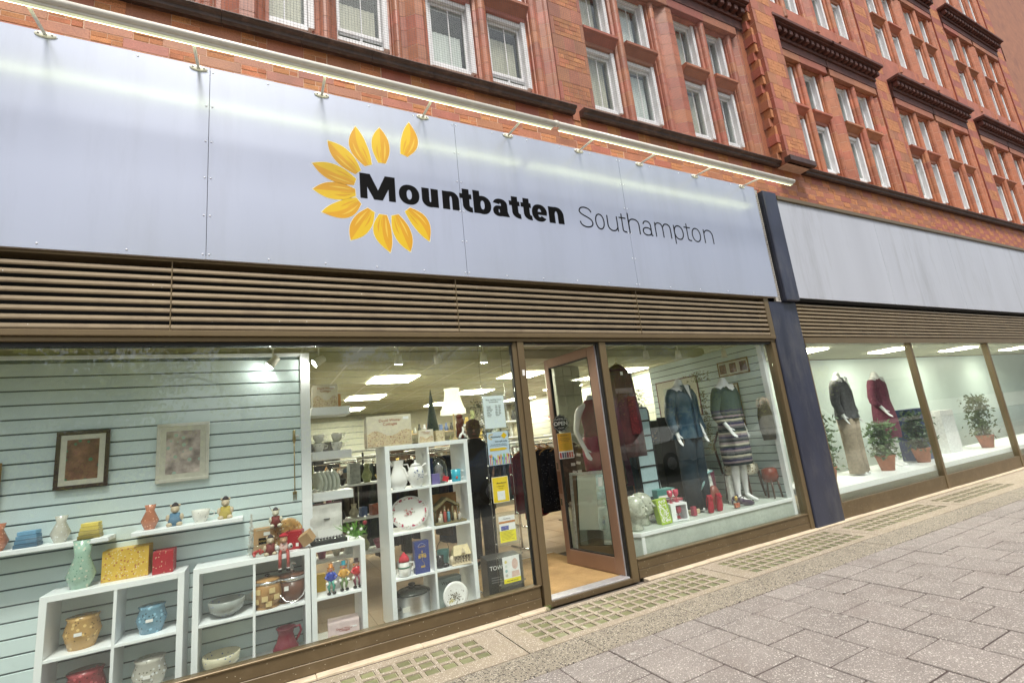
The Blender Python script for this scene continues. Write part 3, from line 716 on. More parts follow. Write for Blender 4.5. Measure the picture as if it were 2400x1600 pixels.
L.line(bez((b - .012, zt - .062), (b - .022, zt + .002), (a + .015, zt + .012), (a + .012, zt - .062)) + bez((a + .012, zt - .062), (a + .02, zt - .118), (b - .01, zt - .118), (b - .006, zb + .066))[1:] + bez((b - .006, zb + .066), (b - .004, zb - .010), (a + .012, zb - .012), (a + .008, zb + .07))[1:], w); L.done()
def o_(x0, x1): Letter('o').ring((x0 + x1) / 2, BL + XH / 2, (x1 - x0) / 2, XH / 2 + .003, w, w, n=44, ex=.97).done()
o_(3.340, 3.47); n_(3.508, 3.662, w, w, up=True)
L = Letter('t'); L.rect(3.722, 3.722 + w, BL + .03, BL + XH + .045); L.rect(3.688, 3.788, BL + XH - w, BL + XH); L.ring(3.722 + .05, BL + .032, .05, .032, w, w, 180, 285); L.done()
L = Letter('h'); L.rect(3.820, 3.820 + w, BL, BL + AS + .01); L.ring(3.905, BL + XH - .075, .085, .078, w, w, 0, 165); L.rect(3.990 - w, 3.990, BL, BL + XH - .072); L.done()
L = Letter('a'); L.rect(4.172 - w, 4.172, BL, BL + XH * .68); L.ring(4.106, BL + XH - .064, .066, .067, w, w, 0, 165); L.ring(4.100, BL + .052, .071, .055, w, w); L.rect(4.172 - w, 4.184, BL, BL + w * .9); L.done()
L = Letter('m'); L.rect(4.230, 4.230 + w, BL, BL + XH); L.ring(4.297, BL + XH - .068, .067, .071, w, w, 0, 160); L.rect(4.364 - w, 4.364, BL, BL + XH - .066); L.ring(4.424, BL + XH - .068, .067, .071, w, w, 0, 160); L.rect(4.491 - w, 4.491, BL, BL + XH - .066); L.done()
L = Letter('p'); L.rect(4.540, 4.540 + w, BL - .062, BL + XH); L.ring(4.622, BL + XH / 2, .080, XH / 2 + .003, w, w); L.done()
L = Letter('t'); L.rect(4.763, 4.763 + w, BL + .03, BL + XH + .045); L.rect(4.722, 4.832, BL + XH - w, BL + XH); L.ring(4.763 + .052, BL + .032, .052, .032, w, w, 180, 285); L.done()
o_(4.848, 5.005); n_(5.062, 5.232, w, w)
# ------------------------------------------------------------ the light rail over the sign
RY, RZ, RR = -.48, 4.578, .027
rail = thing('sign_light_rail', 'long cream tube with a lit strip, held before the sign on short arms', 'light rail', (0, RY, RZ))
JX = 2.70
for a, b in ((-2.9, JX), (JX + .006, 6.62)): MB().tube([(a, 0, 0), (b, 0, 0)], RR, 16).build('tube', rail_m, rail)
MB().loft([(-.02, RR + .005, RR + .005), (.02, RR + .005, RR + .005)], 16, M=Matrix.Translation((JX, 0, 0)) @ Matrix.Rotation(pi / 2, 4, 'Y')).build('joint_collar', rail_m, rail)
MB().box(-2.9, JX - .03, .0, .040, -.046, -.022, .004).box(JX + .04, 6.6, .0, .040, -.046, -.022, .004).build('light_trough', rail_m, rail)
MB().box(-2.9, JX - .04, .0405, .0425, -.045, -.024).box(JX + .05, 6.6, .0405, .0425, -.045, -.024).build('lit_strip', led_m, rail)
MB().box(-2.9, JX - .04, .008, .034, -.0490, -.0465).box(JX + .05, 6.6, .008, .034, -.0490, -.0465).build('strip_diffuser', mat('faintly lit diffuser', (.8, .82, .6), .4, 0, emit=((.93, 1.0, .6), .3)), rail)
arm_me = pl_me = None
for x in (-2.27, -1.35, -.43, .491, 1.409, 2.339, 3.249, 4.153, 5.108, 6.031):
    y0, z0 = .378, .035
    a = MB().tube([(0, y0 + .01, z0), (-.004, .02, -.004)], .0115, 10).build('arm', rail_m, rail); a.location = (x, 0, 0)
    p = MB().loft([(0, .062, .026), (.007, .060, .024), (.010, .05, .018)], 22).add([(0, 0, 0)], []).build('base_plate', rail_m, rail); p.location = (x, y0 - .0, z0 + .0); p.rotation_euler = (RD(90), 0, 0)
    for d in (-.038, .038):
        q = MB().loft([(0.009, .007, .007), (.014, .006, .006)], 8).build('bolt', P('dull bolt', (.25, .24, .22), .4, metal=.7), p); q.location = (d, 0, 0)
# ------------------------------------------------------------ louvres under the sign
lou = thing('louvre_bank', 'bronze ventilation louvres between the sign and the shop windows', 'louvres', (0, 0, 2.42))
JL = [-2.7, -.56, 1.62, 3.795, 6.03]
zs = [.0 + .0] 
for a, b in zip(JL, JL[1:]):
    for k in range(8):
        z = .055 + k * .0605
        m_ = MB(); poly = [(-.058, z), (-.062, z + .010), (-.060, z + .030), (-.054, z + .034), (-.050, z + .034), (-.051, z + .030), (-.054, z + .026), (-.054, z + .004), (-.053, z)]
        vs = [(a + .004, y, q) for y, q in poly] + [(b - .004, y, q) for y, q in poly]; n = len(poly)
        m_.add(vs, [tuple(range(n)), tuple(range(2 * n - 1, n - 1, -1))] + [(i, n + i, n + (i + 1) % n, (i + 1) % n) for i in range(n)])
        m_.build('louvre_blade', louv_m, lou, fix=True)
    bxo('mullion_strip', bronze_m, lou, b - .0035, b + .0035, -.066, .0, .0, .56, .001)
MB().box(-2.7, 6.06, .056, .066, .05, .60).build('void_behind', dark_m, lou)
MB().box(-2.7, 6.06, -.07, .06, .56, .60, .003).build('head_rail', bronze_m, lou)
bxo('side_post', bronze_m, lou, 6.035, 6.12, -.066, .06, -.0, .60)
# ------------------------------------------------------------ shop front: head, posts, glass, plinth, door
sf = thing('bronze_shopfront', 'bronze framed shop front with two big panes and a central doorway', 'shop front', (0, 0, 0))
bxo('head_beam', bronze_m, sf, -2.7, 6.12, -.07, .055, 2.425, 2.468, .005)
bxo('head_beam', bronze_m, sf, -2.7, 6.12, -.045, .055, 2.392, 2.424, .004)
bxo('head_gasket', rubber_m, sf, -2.7, 2.18, -.02, .05, 2.362, 2.391, .002); bxo('head_gasket', rubber_m, sf, 3.30, 6.04, -.02, .05, 2.362, 2.391, .002)
bxo('head_gasket', rubber_m, sf, 2.29, 3.19, -.01, .05, 2.375, 2.391, .002)
for (a, b) in ((-2.7, 2.19), (3.30, 6.05)):
    bxo('plinth_board', bronzef_m, sf, a, b, -.022, .05, .098, .190, .003); bxo('plinth_board', bronzef_m, sf, a, b, -.026, .05, .021, .0965, .003)
    bxo('sill', bronze_m, sf, a, b, -.034, .05, .190, .203, .003)
bxo('post', bronze_m, sf, 2.215, 2.285, -.04, .07, .0, 2.391, .005); bxo('post', bronze_m, sf, 2.165, 2.2145, -.02, .055, .19, 2.391, .004)
bxo('post', bronze_m, sf, 3.205, 3.29, -.03, .07, .0, 2.391, .005)
bxo('post', bronze_m, sf, 6.045, 6.12, -.04, .07, .0, 2.391, .005); bxo('gasket', rubber_m, sf, 3.185, 3.204, -.01, .06, .06, 2.391, .002)
bxo('gasket', rubber_m, sf, 2.157, 2.1645, -.005, .04, .203, 2.361, .001)
bxo('shop_window_pane', pane_m, sf, -2.7, 2.156, .010, .018, .204, 2.361, 0); bxo('shop_window_pane', pane_m, sf, 3.291, 6.044, .010, .018, .204, 2.361, 0)
bxo('threshold', alu_m, sf, 2.286, 3.184, -.02, .10, .045, .062, .003); bxo('threshold_step', bronzef_m, sf, 2.286, 3.204, -.03, .03, .0, .044, .003)
plate = bxo('name_plate', whiteg_m, sf, 2.235, 2.263, -.045, -.040, 2.055, 2.11, .004)
text('plate_mark', '|', .02, 0, 0, 0, P('grey print', (.2, .2, .2)), sf, M=Matrix.Translation((2.249, -.046, 2.075)))
# door leaf, opened inwards about its right hand post
dr = thing('tmp', None, None); dr.name = 'door'; dr.parent = sf; dr.location = (3.165, .03, .065); dr.rotation_euler = (0, 0, RD(96.5))
Wd, Hd, tk = .885, 2.30, .045
d = MB(); d.box(0, .115, -tk, 0, 0, Hd, .004); d.box(Wd - .075, Wd, -tk, 0, 0, Hd, .004); d.box(.115, Wd - .075, -tk, 0, 0, .155, .003); d.box(.115, Wd - .075, -tk, 0, Hd - .10, Hd, .003)
d.build('door_frame', door_m, dr)
g = MB(); g.box(.116, .128, -tk + .006, -.006, .156, Hd - .101).box(Wd - .087, Wd - .076, -tk + .006, -.006, .156, Hd - .101).box(.128, Wd - .087, -tk + .006, -.006, .156, .168).box(.128, Wd - .087, -tk + .006, -.006, Hd - .113, Hd - .101); g.build('gasket', rubber_m, dr)
bxo('door_glass', pane_m, dr, .128, Wd - .087, -tk / 2 - .003, -tk / 2 + .003, .168, Hd - .113, 0)
MB().box(-.006, -.001, -tk, -.03, 0, Hd).box(-.006, -.001, -.02, -.008, 0, Hd).build('brush_seal', alu_m, dr)
for z in (1.02, .62): bxo('lock', chrome_m, dr, Wd - .05, Wd - .022, .0, .008, z, z + .08, .003)
bxo('push_plate', P('brown push plate', (.17, .075, .045), .4, metal=.3), dr, Wd - .07, Wd - .01, .0005, .004, .75, 1.0, .001)
# end of the shop: tiled strip, dark neighbour post
mp = thing('mesh_strip', 'narrow white strip behind black wire mesh at the right end of the sign', 'mesh strip', (6.30, -.09, 2.95))
bxo('white_back', P('dull white board', (.6, .57, .52), .7), mp, .003, .118, .03, .06, 0, 1.69)
m_ = MB()
for i in range(5): m_.box(.01 + i * .025, .013 + i * .025, -.003, 0, 0, 1.68)
for i in range(48): m_.box(.003, .118, -.005, -.003, .01 + i * .035, .013 + i * .035)
m_.build('wire_mesh', black_m, mp)
# ------------------------------------------------------------ the neighbouring shop
nb = thing('neighbouring_shopfront', 'neighbouring shop beyond the sign, with a plain pale fascia and dark end post', 'shop front', (6.42, 0, 0))
navy = mat('dark navy panel', (.03, .035, .06), .35, .25, 5, .1, 30, streak=.3, speck=[((.2, .2, .22), 16, .05)], dirt=((.09, .09, .10), 4, .8))
bxo('end_post', navy, nb, .0, .30, -.14, .0, 2.95, 4.60, .01); bxo('end_post', navy, nb, -.30 + .001, .30, -.065, .05, 0, 2.948, .01)
nbf = mat('pale grey fascia', (.44, .46, .51), .35, .08, 2, streak=.12, dirt=((.30, .31, .33), 4, .7))
for k in range(4): bxo('fascia_panel', nbf, nb, .302 + k * 2.6, .30 + (k + 1) * 2.6 - .003, -.12, -.1, 3.0, 4.5, .002)
bxo('fascia_trim', bronze_m, nb, .302, 10.7, -.15, -.02, 4.50, 4.56, .005); bxo('fascia_body', dark_m, nb, .302, 10.7, -.098, .1, 2.97, 4.499)
for k in range(9): bxo('louvre_blade', louv_m, nb, .304, 10.7, -.06, -.02, 2.46 + k * .055, 2.492 + k * .055, .006)
bxo('head_beam', bronze_m, nb, .302, 10.7, -.07, .055, 2.36, 2.44, .005)
for x in (.302, 3.2, 6.1, 9.0): bxo('post', bronze_m, nb, x, x + .07, -.03, .06, .0, 2.359, .004)
for a, b in ((.373, 3.199), (3.271, 6.099), (6.171, 8.999), (9.071, 16)):
    bxo('plinth_board', bronzef_m, nb, a, b, -.02, .05, 0.02, .22, .003); bxo('shop_window_pane', pane_m, nb, a, b, .010, .018, .221, 2.359, 0)
MB().box(.302, 16, .1, .12, 2.44, 2.97).build('void_behind', dark_m, nb)
bxo('display_floor', whitep_m, nb, .302, 16, .08, 1.0, .30, .38); bxo('display_back', slat_m, nb, .302, 16, 1.9, 1.95, .0, 2.44); bxo('soffit', ceil_m, nb, .302, 16, .07, 1.9, 2.45, 2.47); bxo('pavement_side_floor', floor_m, nb, .302, 16, .06, 1.9, -.0, .05)
for x in (1.6, 4.4, 7.3, 10.5): bxo('lit_panel', lamp_m, nb, x, x + .6, .7, 1.2, 2.43, 2.448, 0)
# ------------------------------------------------------------ inside: floor, ceiling, walls
shop = thing('shop_floor', None, None); shop['kind'] = 'structure'
MB().box(-2.7, 7.2, .10, 9, -.015, .042).build('screed', grout_m, shop)
me = None; tl = []
for i in range(20):
    for j in range(14): tl.append((-.9 + i * .45, .105 + j * .45))
for x, y in tl:
    if x < 6.3:
        if 2.0 < x < 3.2 and y < 1.4: continue
        if me is None: o = MB().box(0, .446, 0, .446, -.005, .0, .001).build('floor_tile', floor_m, shop); me = o.data; o.location = (x, y, .05)
        else: inst('floor_tile', me, shop, (x, y, .05))
matx = single('door_mat', MB().box(0, 1.32, 0, 1.42, 0, .014, .004), coir_m, 'golden brown coir mat filling the doorway floor', 'mat', (1.93, .105, .046))
bxo('mat_edge', alu_m, matx, -.012, 0, 0, 1.42, 0, .016, .001); bxo('mat_edge', alu_m, matx, 0, 1.32, 1.42, 1.435, 0, .016, .001)
cl = thing('ceiling', None, None); cl['kind'] = 'structure'
ZC = 2.55; MX, MY = .5515, .541
lights = [(i, j) for i in (7, 11, 15, 3) for j in (5, 9, 13)]
me = None; beyond = MB(); cnt = 0
X0c, Y0c = 1.48 - 7 * MX, 2.83 - 5 * MY
for j in range(18):
    for i in range(0, 19):
        x, y = X0c + i * MX, Y0c + j * MY
        if (i, j) in lights: continue
        if y > 6.2 or cnt >= 290: beyond.box(x + .006, x + MX - .006, y + .006, y + MY - .006, ZC, ZC + .012); continue
        cnt += 1
        if me is None: o = MB().box(.006, MX - .006, .006, MY - .006, 0, .012, .003).build('ceiling_tile', ceil_m, cl); me = o.data; o.location = (x, y, ZC)
        else: inst('ceiling_tile', me, cl, (x, y, ZC))
beyond.build('ceiling_tiles_beyond', ceil_m, cl)['kind'] = 'stuff'
gr = MB()
for i in range(20): gr.box(X0c + i * MX - .010, X0c + i * MX + .010, .11, 9.8, ZC - .004, ZC + .002)
for j in range(19): gr.box(X0c, X0c + 19 * MX, Y0c + j * MY - .010, Y0c + j * MY + .010, ZC - .0045, ZC + .0015)
gr.build('grid_bar', tbar_m, cl)
bxo('window_beam', ceil_m, cl, -2.7, 6.1, 1.12, 1.30, 2.44, ZC - .006); bxo('soffit', wallin_m, cl, -2.7, 6.1, .075, .12, 2.42, 2.75)
for k, (i, j) in enumerate(lights):
    wd_ = {7: 'left of the table lamp', 11: 'over the doorway', 15: 'near the right wall', 3: 'near the left wall'}[i]; rw_ = {5: 'nearest the window', 9: 'in the middle row', 13: 'far back in the shop'}[j]
    t = thing('ceiling_light', 'lit square ceiling panel %s, %s' % (rw_, wd_), 'ceiling light', (X0c + i * MX, Y0c + j * MY, ZC), group='lit square ceiling panels')
    bxo('light_frame', tbar_m, t, .0, MX, 0, MY, .012, .03); bxo('diffuser', lamp_m, t, -.03, MX + .06, -.03, MY + .10, -.012, -.006, 0)
wi = thing('interior_walls', None, None); wi['kind'] = 'structure'
bxo('back_wall', wallin_m, wi, -2.7, 9, 9.0, 9.1, 0, 2.9, 0); bxo('left_wall', wallin_m, wi, -2.78, -2.70, .05, 9, 0, 2.9, 0); bxo('right_wall', wallin_m, wi, 6.70, 6.78, 2.0, 9, 0, 2.9, 0)
bxo('void_over_ceiling', dark_m, wi, -2.7, 9, .1, 9, 2.62, 2.64, 0)
def slatwall(t, L, z0, z1, m_, pitch=.1, th=.018, name='slat'):
    """boards of a slatwall along local x, dark grooves between them"""
    n = int(round((z1 - z0) / pitch)); me = None
    MB().box(0, L, .012, .02, z0, z1).build('backing', P('groove grey', (.12, .16, .17), .6), t)
    for k in range(n):
        if me is None: o = MB().box(0, L, 0, .012, 0, pitch - .011, .002).build(name, m_, t); me = o.data; o.location = (0, 0, z0)
        else: inst(name, me, t, (0, 0, z0 + k * pitch))
t = thing('slatwall_panel', 'pale blue grey slatwall panel behind the left of the window', 'slatwall', (-2.65, .5, 0.05)); slatwall(t, 2.965, 0, 2.33, slat_m, .1006)
bxo('end_strip', whitep_m, t, 2.966, 3.045, -.01, .03, 0, 2.36, .003); bxo('top_strip', whitep_m, t, 0, 2.966, -.01, .03, 2.331, 2.36, .003)
t = thing('side_slatwall', 'pale blue grey slatwall running back along the right of the display window', 'slatwall', (6.03, .10, 0.05)); t.rotation_euler = (0, 0, RD(90)); t.location = (6.055, .12, .05); slatwall(t, 2.2, 0, 2.4, slat_m, .1006)
# flip so that the boards face into the window
t.rotation_euler = (0, 0, RD(-90)); t.location = (6.05, 2.32, .05)
bxo('end_strip', whitep_m, t, 2.15, 2.225, -.06, -.002, 0, 2.4, .003)
t = thing('far_slatwall', 'cream slatwall along the shop wall behind the maroon dress', 'slatwall', (6.68, 8.9, .05), RD(-90)); slatwall(t, 6.5, 0, 2.45, slatr_m, .1521)
t = thing('wall_pier', 'cream tiled pier standing behind the maroon dress', 'pier', (4.12, 2.35, .05))
for k in range(16):
    for q in range(3): bxo('tile', slatr_m, t, q * .16 + .002, q * .16 + .158, 0, .3, k * .155 + .002, k * .155 + .153, .004)
t = thing('back_slatwall', 'cream slatwall panel on the far wall at the left', 'slatwall', (.6, 8.8, .9)); slatwall(t, 2.5, 0, 1.5, slatr_m, .15)
# ------------------------------------------------------------ display furniture
print_cream = P('cream printed card', (.66, .60, .46), .6, .08)
kraft = P('kraft card', (.42, .26, .13), .8, .06)
def speckcol(name, base, cols, sc=60, rough=.5):
    if name in MATS: return MATS[name]
    return mat(name, base, rough, .1, 20, speck=[(c, sc * (1 + .35 * i), th) for i, (c, th) in enumerate(cols)])
village_m = speckcol('printed village scene', (.60, .47, .30), [((.30, .10, .07), .3), ((.22, .13, .06), .28), ((.75, .68, .5), .3), ((.16, .22, .12), .22)], 70)
def cube_unit(label, x, y, z, ncol, nrow, back=False):
    """white open cube shelving: outer walls 38 mm, inner boards 18 mm, cells 332 mm"""
    c = .332; Wt = .038 * 2 + c * ncol + .018 * (ncol - 1); Ht = .038 * 2 + c * nrow + .018 * (nrow - 1); D = .38
    t = thing('cube_shelf_unit', label, 'shelf unit', (x, y, z), group='white cube shelf units in the window')
    for a in (0, Wt - .038): bxo('side_panel', whitep_m, t, a, a + .038, 0, D, 0, Ht, .0015)
    for a in (0, Ht - .038): bxo('top_board' if a else 'bottom_board', whitep_m, t, .0382, Wt - .0382, .0005, D, a, a + .038, .0015)
    for i in range(1, ncol): bxo('divider', whitep_m, t, .038 + i * (c + .018) - .018, .038 + i * (c + .018), .002, D - .002, .0382, Ht - .0382, .001)
    for j in range(1, nrow):
        for i in range(ncol): bxo('shelf', whitep_m, t, .0382 + i * (c + .018), .0378 + i * (c + .018) + c, .002, D - .002, .038 + j * (c + .018) - .018, .038 + j * (c + .018), .001)
    return t
TU = cube_unit('tall white unit of eight open cubes in the middle of the left window', .952, .2, .066, 2, 4)
SU = cube_unit('low white unit of two open cubes with the glass clowns in it', .352, .22, .052, 1, 2)
LU = cube_unit('low white unit of four open cubes at the left edge, with the ice bucket', -.412, .22, .052, 2, 2)
KU = cube_unit('white unit of four open cubes farthest to the left', -1.22, .22, .052, 2, 2)
TY = .2
def txz(colu, row): # left inner x and floor z of a cell in the tall unit (row 0 = bottom)
    return .952 + .038 + colu * .35, .066 + .038 + row * .35
def cell_z(row): return .052 + .038 + row * .35
TOPT = .066 + .038 * 2 + .332 * 4 + .018 * 3; TOPS = .052 + .038 * 2 + .332 * 2 + .018

def carton(label, x, y, z, w, d, h, m=None, rz=0, cat='box', name='carton', group=None, lid=True):
    t = thing(name, label, cat, (x, y, z), rz, group); m = m or print_cream
    bxo('carton_body', m, t, -w / 2, w / 2, 0, d, 0, h - (.004 if lid else 0), .002)
    if lid: bxo('carton_flap', m, t, -w / 2 + .001, w / 2 - .001, .001, d / 2 - .001, h - .0035, h, .001); bxo('carton_flap', m, t, -w / 2 + .001, w / 2 - .001, d / 2 + .001, d - .001, h - .0035, h, .001)
    return t
def village_print(t, w, d, h, title=('David Winter', 'Cottages'), side=False, s=.034):
    rz_ = random.Random(int(w * 1000))
    b = MB(); poly = [(-w / 2 + .004, .006)] + [(w / 2 - .004, .006)]
    n = 9
    for i in range(n + 1):
        q = 1 - i / n; poly.append((-w / 2 + .004 + (w - .008) * q, h * (.42 + .10 * sin(q * 9) + rz_.uniform(-.02, .02))))
    b.prism(poly, -.0008, 0); b.build('printed_scene', village_m, t)
    red = P('dull red print', (.33, .05, .03)); 
    text('printed_title', title[0], s, .02 * w, -.001, h * .80, red, t); text('printed_title', title[1], s, .02 * w, -.001, h * .68, red, t)
    bxo('price_sticker', P('white sticker', (.8, .8, .8)), t, w / 2 - .07, w / 2 - .02, -.0014, 0, h * .84, h * .93, 0)
# big carton on the tall unit, with smaller ones beside it
big = carton('large cream carton with a printed village scene, on top of the tall cube unit', 1.02, .22, TOPT, .38, .30, .265, rz=RD(-6)); big.location.x = 1.005
village_print(big, .38, .3, .265)
wsd = MB().box(-.191, -.1905, .006, .294, .006, .13).build('printed_side', village_m, big)
c1 = carton('small cream carton with printed cottages, beside the large carton', 1.335, .24, TOPT, .13, .12, .115, rz=RD(-12)); village_print(c1, .13, .12, .115, ('David Winter', 'Cottages'), s=.014)
bt = thing('glass_bottle', 'tiny clear bottle with gold band on the small carton', 'bottle', (1.34, .29, TOPT + .115)); MB().loft([(0, .018, .018), (.02, .018, .018), (.026, .008, .008), (.05, .009, .009)], 10).build('bottle_body', whiteg_m, bt)
c2 = carton('small gold diamond patterned box left of the lamp', 1.475, .26, TOPT, .085, .09, .10, speckcol('diamond pattern card', (.62, .52, .33), [((.25, .13, .05), .35)], 90), lid=False)
# cone tree, lamp, figures
tr = thing('cone_tree', 'dark green wire cone tree standing behind the lamp', 'ornament', (1.47, .45, TOPT)); MB().loft([(0, .075, .075), (.1, .062, .062), (.3, .03, .03), (.5, .003, .003)], 18, rip=.12, nr=9).build('cone', speckcol('dark tinsel', (.015, .03, .025), [((.12, .2, .17), .2)], 160, .5), tr)
lp = thing('table_lamp', 'tall table lamp with a cream fabric shade, on top of the tall cube unit', 'lamp', (1.655, .36, TOPT))
MB().loft([(0, .05, .05), (.012, .048, .048), (.018, .02, .02), (.03, .009, .009), (.30, .006, .006)], 16).build('brass_stem', P('old brass', (.42, .33, .17), .3, metal=.8), lp)
shade_m = mat('cream lamp shade', (.80, .76, .60), .8, .03, 10, emit=((1, .93, .7), .8))
sh = MB().loft([(.245, .122, .122), (.285, .121, .121), (.29, .113, .113), (.33, .098, .098), (.40, .078, .078), (.46, .070, .070), (.488, .074, .074)], 28, rip=0).build('lamp_shade', shade_m, lp)
for z, r in ((.287, .117), (.486, .0745), (.246, .1225)): MB().tube([(r * cos(2 * pi * i / 28), r * sin(2 * pi * i / 28), z) for i in range(28)], .0035, 6, True).build('shade_trim', shade_m, sh)
fg = thing('horse_figure', 'dark red carved figure standing right behind the lamp stem', 'figurine', (1.735, .42, TOPT)); dr_m = P('dark red glaze', (.13, .03, .02), .2)
b = MB(); b.loft([(0, .03, .03), (.03, .04, .03), (.1, .035, .03), (.16, .025, .025), (.2, .03, .02)], 12, rip=.25, nr=5); b.ell(0, 0, .22, .035, .025, .03); b.ell(.02, -.01, .17, .02, .02, .04); b.ell(-.025, 0, .13, .018, .02, .035); b.ell(.03, 0, .06, .02, .02, .03); b.build('figure_body', dr_m, fg)
pp = thing('kissing_figure', 'small cream abstract figure on a black base at the foot of the lamp', 'figurine', (1.70, .28, TOPT)); b = MB(); b.tube([(-.03, 0, .012), (-.02, 0, .04), (.005, 0, .06), (.012, 0, .09), (.004, 0, .115)], [.014, .012, .011, .012, .006]); b.tube([(.03, 0, .012), (.022, 0, .04), (.005, 0, .055)], [.013, .011, .008]); b.build('figure_body', whiteg_m, pp); bxo('base', black_m, pp, -.04, .04, -.02, .02, 0, .012)
# tall unit, top row
x, z = txz(0, 3)
jg = thing('cream_jug', 'cream swirled china jug in the top left cube', 'jug', (x + .085, .28, z)); b = MB(); b.loft([(0, .05, .05), (.01, .055, .055), (.05, .075, .075), (.09, .076, .076), (.14, .055, .055), (.19, .043, .043), (.235, .050, .05), (.24, .052, .052)], 26, rip=.03, nr=5); b.build('jug_body', whiteg_m, jg)
MB().tube([(.05, 0, .2), (.085, 0, .2), (.10, 0, .15), (.07, 0, .11)], .007).build('handle', whiteg_m, jg); MB().tube([(-.045, 0, .2), (-.07, 0, .235), (-.075, 0, .24)], [.015, .011, .008]).build('spout', whiteg_m, jg)
tp = thing('teapot', 'tall white teapot with blue flower print in the top left cube', 'teapot', (x + .235, .26, z)); b = MB(); b.loft([(0, .040, .04), (.01, .045, .045), (.06, .067, .067), (.12, .072, .072), (.165, .058, .058), (.18, .04, .04)], 26); b.build('pot_body', whiteg_m, tp)
MB().loft([(.18, .046, .046), (.195, .038, .038), (.205, .012, .012), (.215, .008, .008), (.222, .012, .012), (.23, .004, .004)], 18).build('lid', whiteg_m, tp)
MB().tube([(.055, 0, .165), (.09, 0, .19), (.115, 0, .17), (.10, 0, .10), (.067, 0, .085)], .008).build('handle', whiteg_m, tp); MB().tube([(-.055, 0, .07), (-.085, 0, .11), (-.10, 0, .165), (-.125, 0, .19)], [.02, .014, .010, .008]).build('spout', whiteg_m, tp)
b = MB(); rp = random.Random(2)
for i in range(26): 
    a = rp.uniform(-2.1, -.8); q = rp.uniform(.055, .145); r = .0725 if .08 < q < .14 else .069; s_ = rp.uniform(.004, .009)
    b.quad((r * cos(a) - s_, r * sin(a) - .004, q), (r * cos(a), r * sin(a) - .004, q - s_ * .6), (r * cos(a) + s_, r * sin(a) - .004, q), (r * cos(a), r * sin(a) - .004, q + s_ * .6))
b.build('printed_flower', P('blue grey print', (.12, .16, .3)), tp)
x, z = txz(1, 3)
cl_ = thing('glass_dome', 'clear glass dome over a dark ornament in the top right cube', 'glass dome', (x + .12, .33, z)); MB().loft([(0, .075, .075), (.14, .075, .075), (.19, .055, .055), (.215, .02, .02), (.225, .012, .012)], 22).build('dome', clear_m, cl_); b = MB(); b.loft([(.005, .05, .04), (.09, .035, .03), (.14, .04, .035), (.17, .01, .01)], 12, rip=.2, nr=5); b.build('ornament', P('grey rose resin', (.25, .22, .22), .4), cl_)
bb_ = carton('dark blue tall box at the left of the top right cube', x + .035, .32, z, .06, .16, .23, P('deep blue card', (.015, .03, .10), .35), lid=False)
pu = carton('small purple tin beside the blue box in the top right cube', x + .06, .245, z, .075, .06, .09, P('lilac tin', (.16, .13, .32), .3), lid=False)
tg = thing('red_tag', 'small red heart tag leaning before the glass dome', 'tag', (x + .145, .23, z + .035), 0); MB().box(-.028, .028, 0, .003, -.02, .025, .002, M=Matrix.Rotation(.35, 4, 'Y')).build('tag_card', P('bright red card', (.5, .02, .03)), tg); MB().tube([(-.02, 0, .02), (-.035, 0, .045), (-.02, 0, .055), (-.005, 0, .03)], .0012, 5).build('string', P('red string', (.5, .05, .05)), tg)
mg = thing('mug', 'turquoise mug with robin print in the top right cube', 'mug', (x + .26, .27, z)); MB().loft([(0, .038, .038), (.005, .041, .041), (.105, .046, .046), (.106, .042, .042), (.03, .038, .038)], 24).build('mug_body', mat('turquoise glaze', (.03, .38, .50), .15, .05, 8, speck=[((.7, .8, .85), 60, .12)]), mg); MB().tube([(.044, 0, .09), (.078, 0, .085), (.08, 0, .04), (.04, 0, .022)], .006).build('handle', whiteg_m, mg)
MB().ell(-.008, -.042, .035, .011, .005, .012).build('robin', P('robin orange', (.55, .08, .03)), mg)
# second row
x, z = txz(0, 2)
pl = thing('oval_platter', 'oval cream platter with pink rose border standing on edge', 'plate', (x + .165, .30, z + .003)); Mp = Matrix.Translation((0, 0, .138)) @ Matrix.Rotation(RD(78), 4, 'X')
MB().loft([(0, .10, .08), (.004, .125, .10), (.016, .168, .138), (.019, .168, .138), (.010, .125, .10), (.007, .10, .08)][::1], 40, M=Mp).build('plate_body', whiteg_m, pl)
b1, b2, b3 = MB(), MB(), MB(); rp = random.Random(4)
def dotp(b, u, v, s_, h=.0195):
    q = [Mp @ Vector((u + s_ * cos(a), v + s_ * sin(a) * .9, h)) for a in [k * pi / 3 + rp.random() for k in range(6)]]; b.add(q, [tuple(range(6))])
for k in range(90):
    a = 2 * pi * k / 90; u, v = .146 * cos(a) + rp.uniform(-.009, .009), .118 * sin(a) + rp.uniform(-.009, .009)
    big_ = k % 10 < 2; dotp((b1 if big_ else rp.choice((b2, b2, b3))), u, v, rp.uniform(.008, .012) if big_ else rp.uniform(.003, .006))
for k in range(30): dotp(rp.choice((b1, b2, b3, b2)), rp.gauss(0, .028), rp.gauss(0, .016), rp.uniform(.003, .010), .0115)
b1.build('printed_rose', P('rose print', (.45, .06, .12)), pl); b2.build('printed_spray', P('pink print', (.62, .33, .30)), pl); b3.build('printed_leaf', P('grey green print', (.33, .36, .25)), pl)
x, z = txz(1, 2)
nt = thing('nativity_scene', 'wooden nativity stable with small painted figures', 'nativity scene', (x + .17, .27, z)); moss = mat('mossy wood', (.16, .13, .06), .9, .4, 60, .8, 90)
bxo('ground_base', moss, nt, -.145, .15, -.04, .12, 0, .018, .006); bxo('back_board', P('sunset print board', (.42, .2, .05), .5, .5, vs=8), nt, -.15, .12, .125, .13, 0, .25, .001)
b = MB(); b.prism([(-.15, .13), (-.02, .225), (.10, .15), (.095, .13), (-.02, .2), (-.14, .115)], -.01, .12); b.build('stable_roof', moss, nt, fix=True)
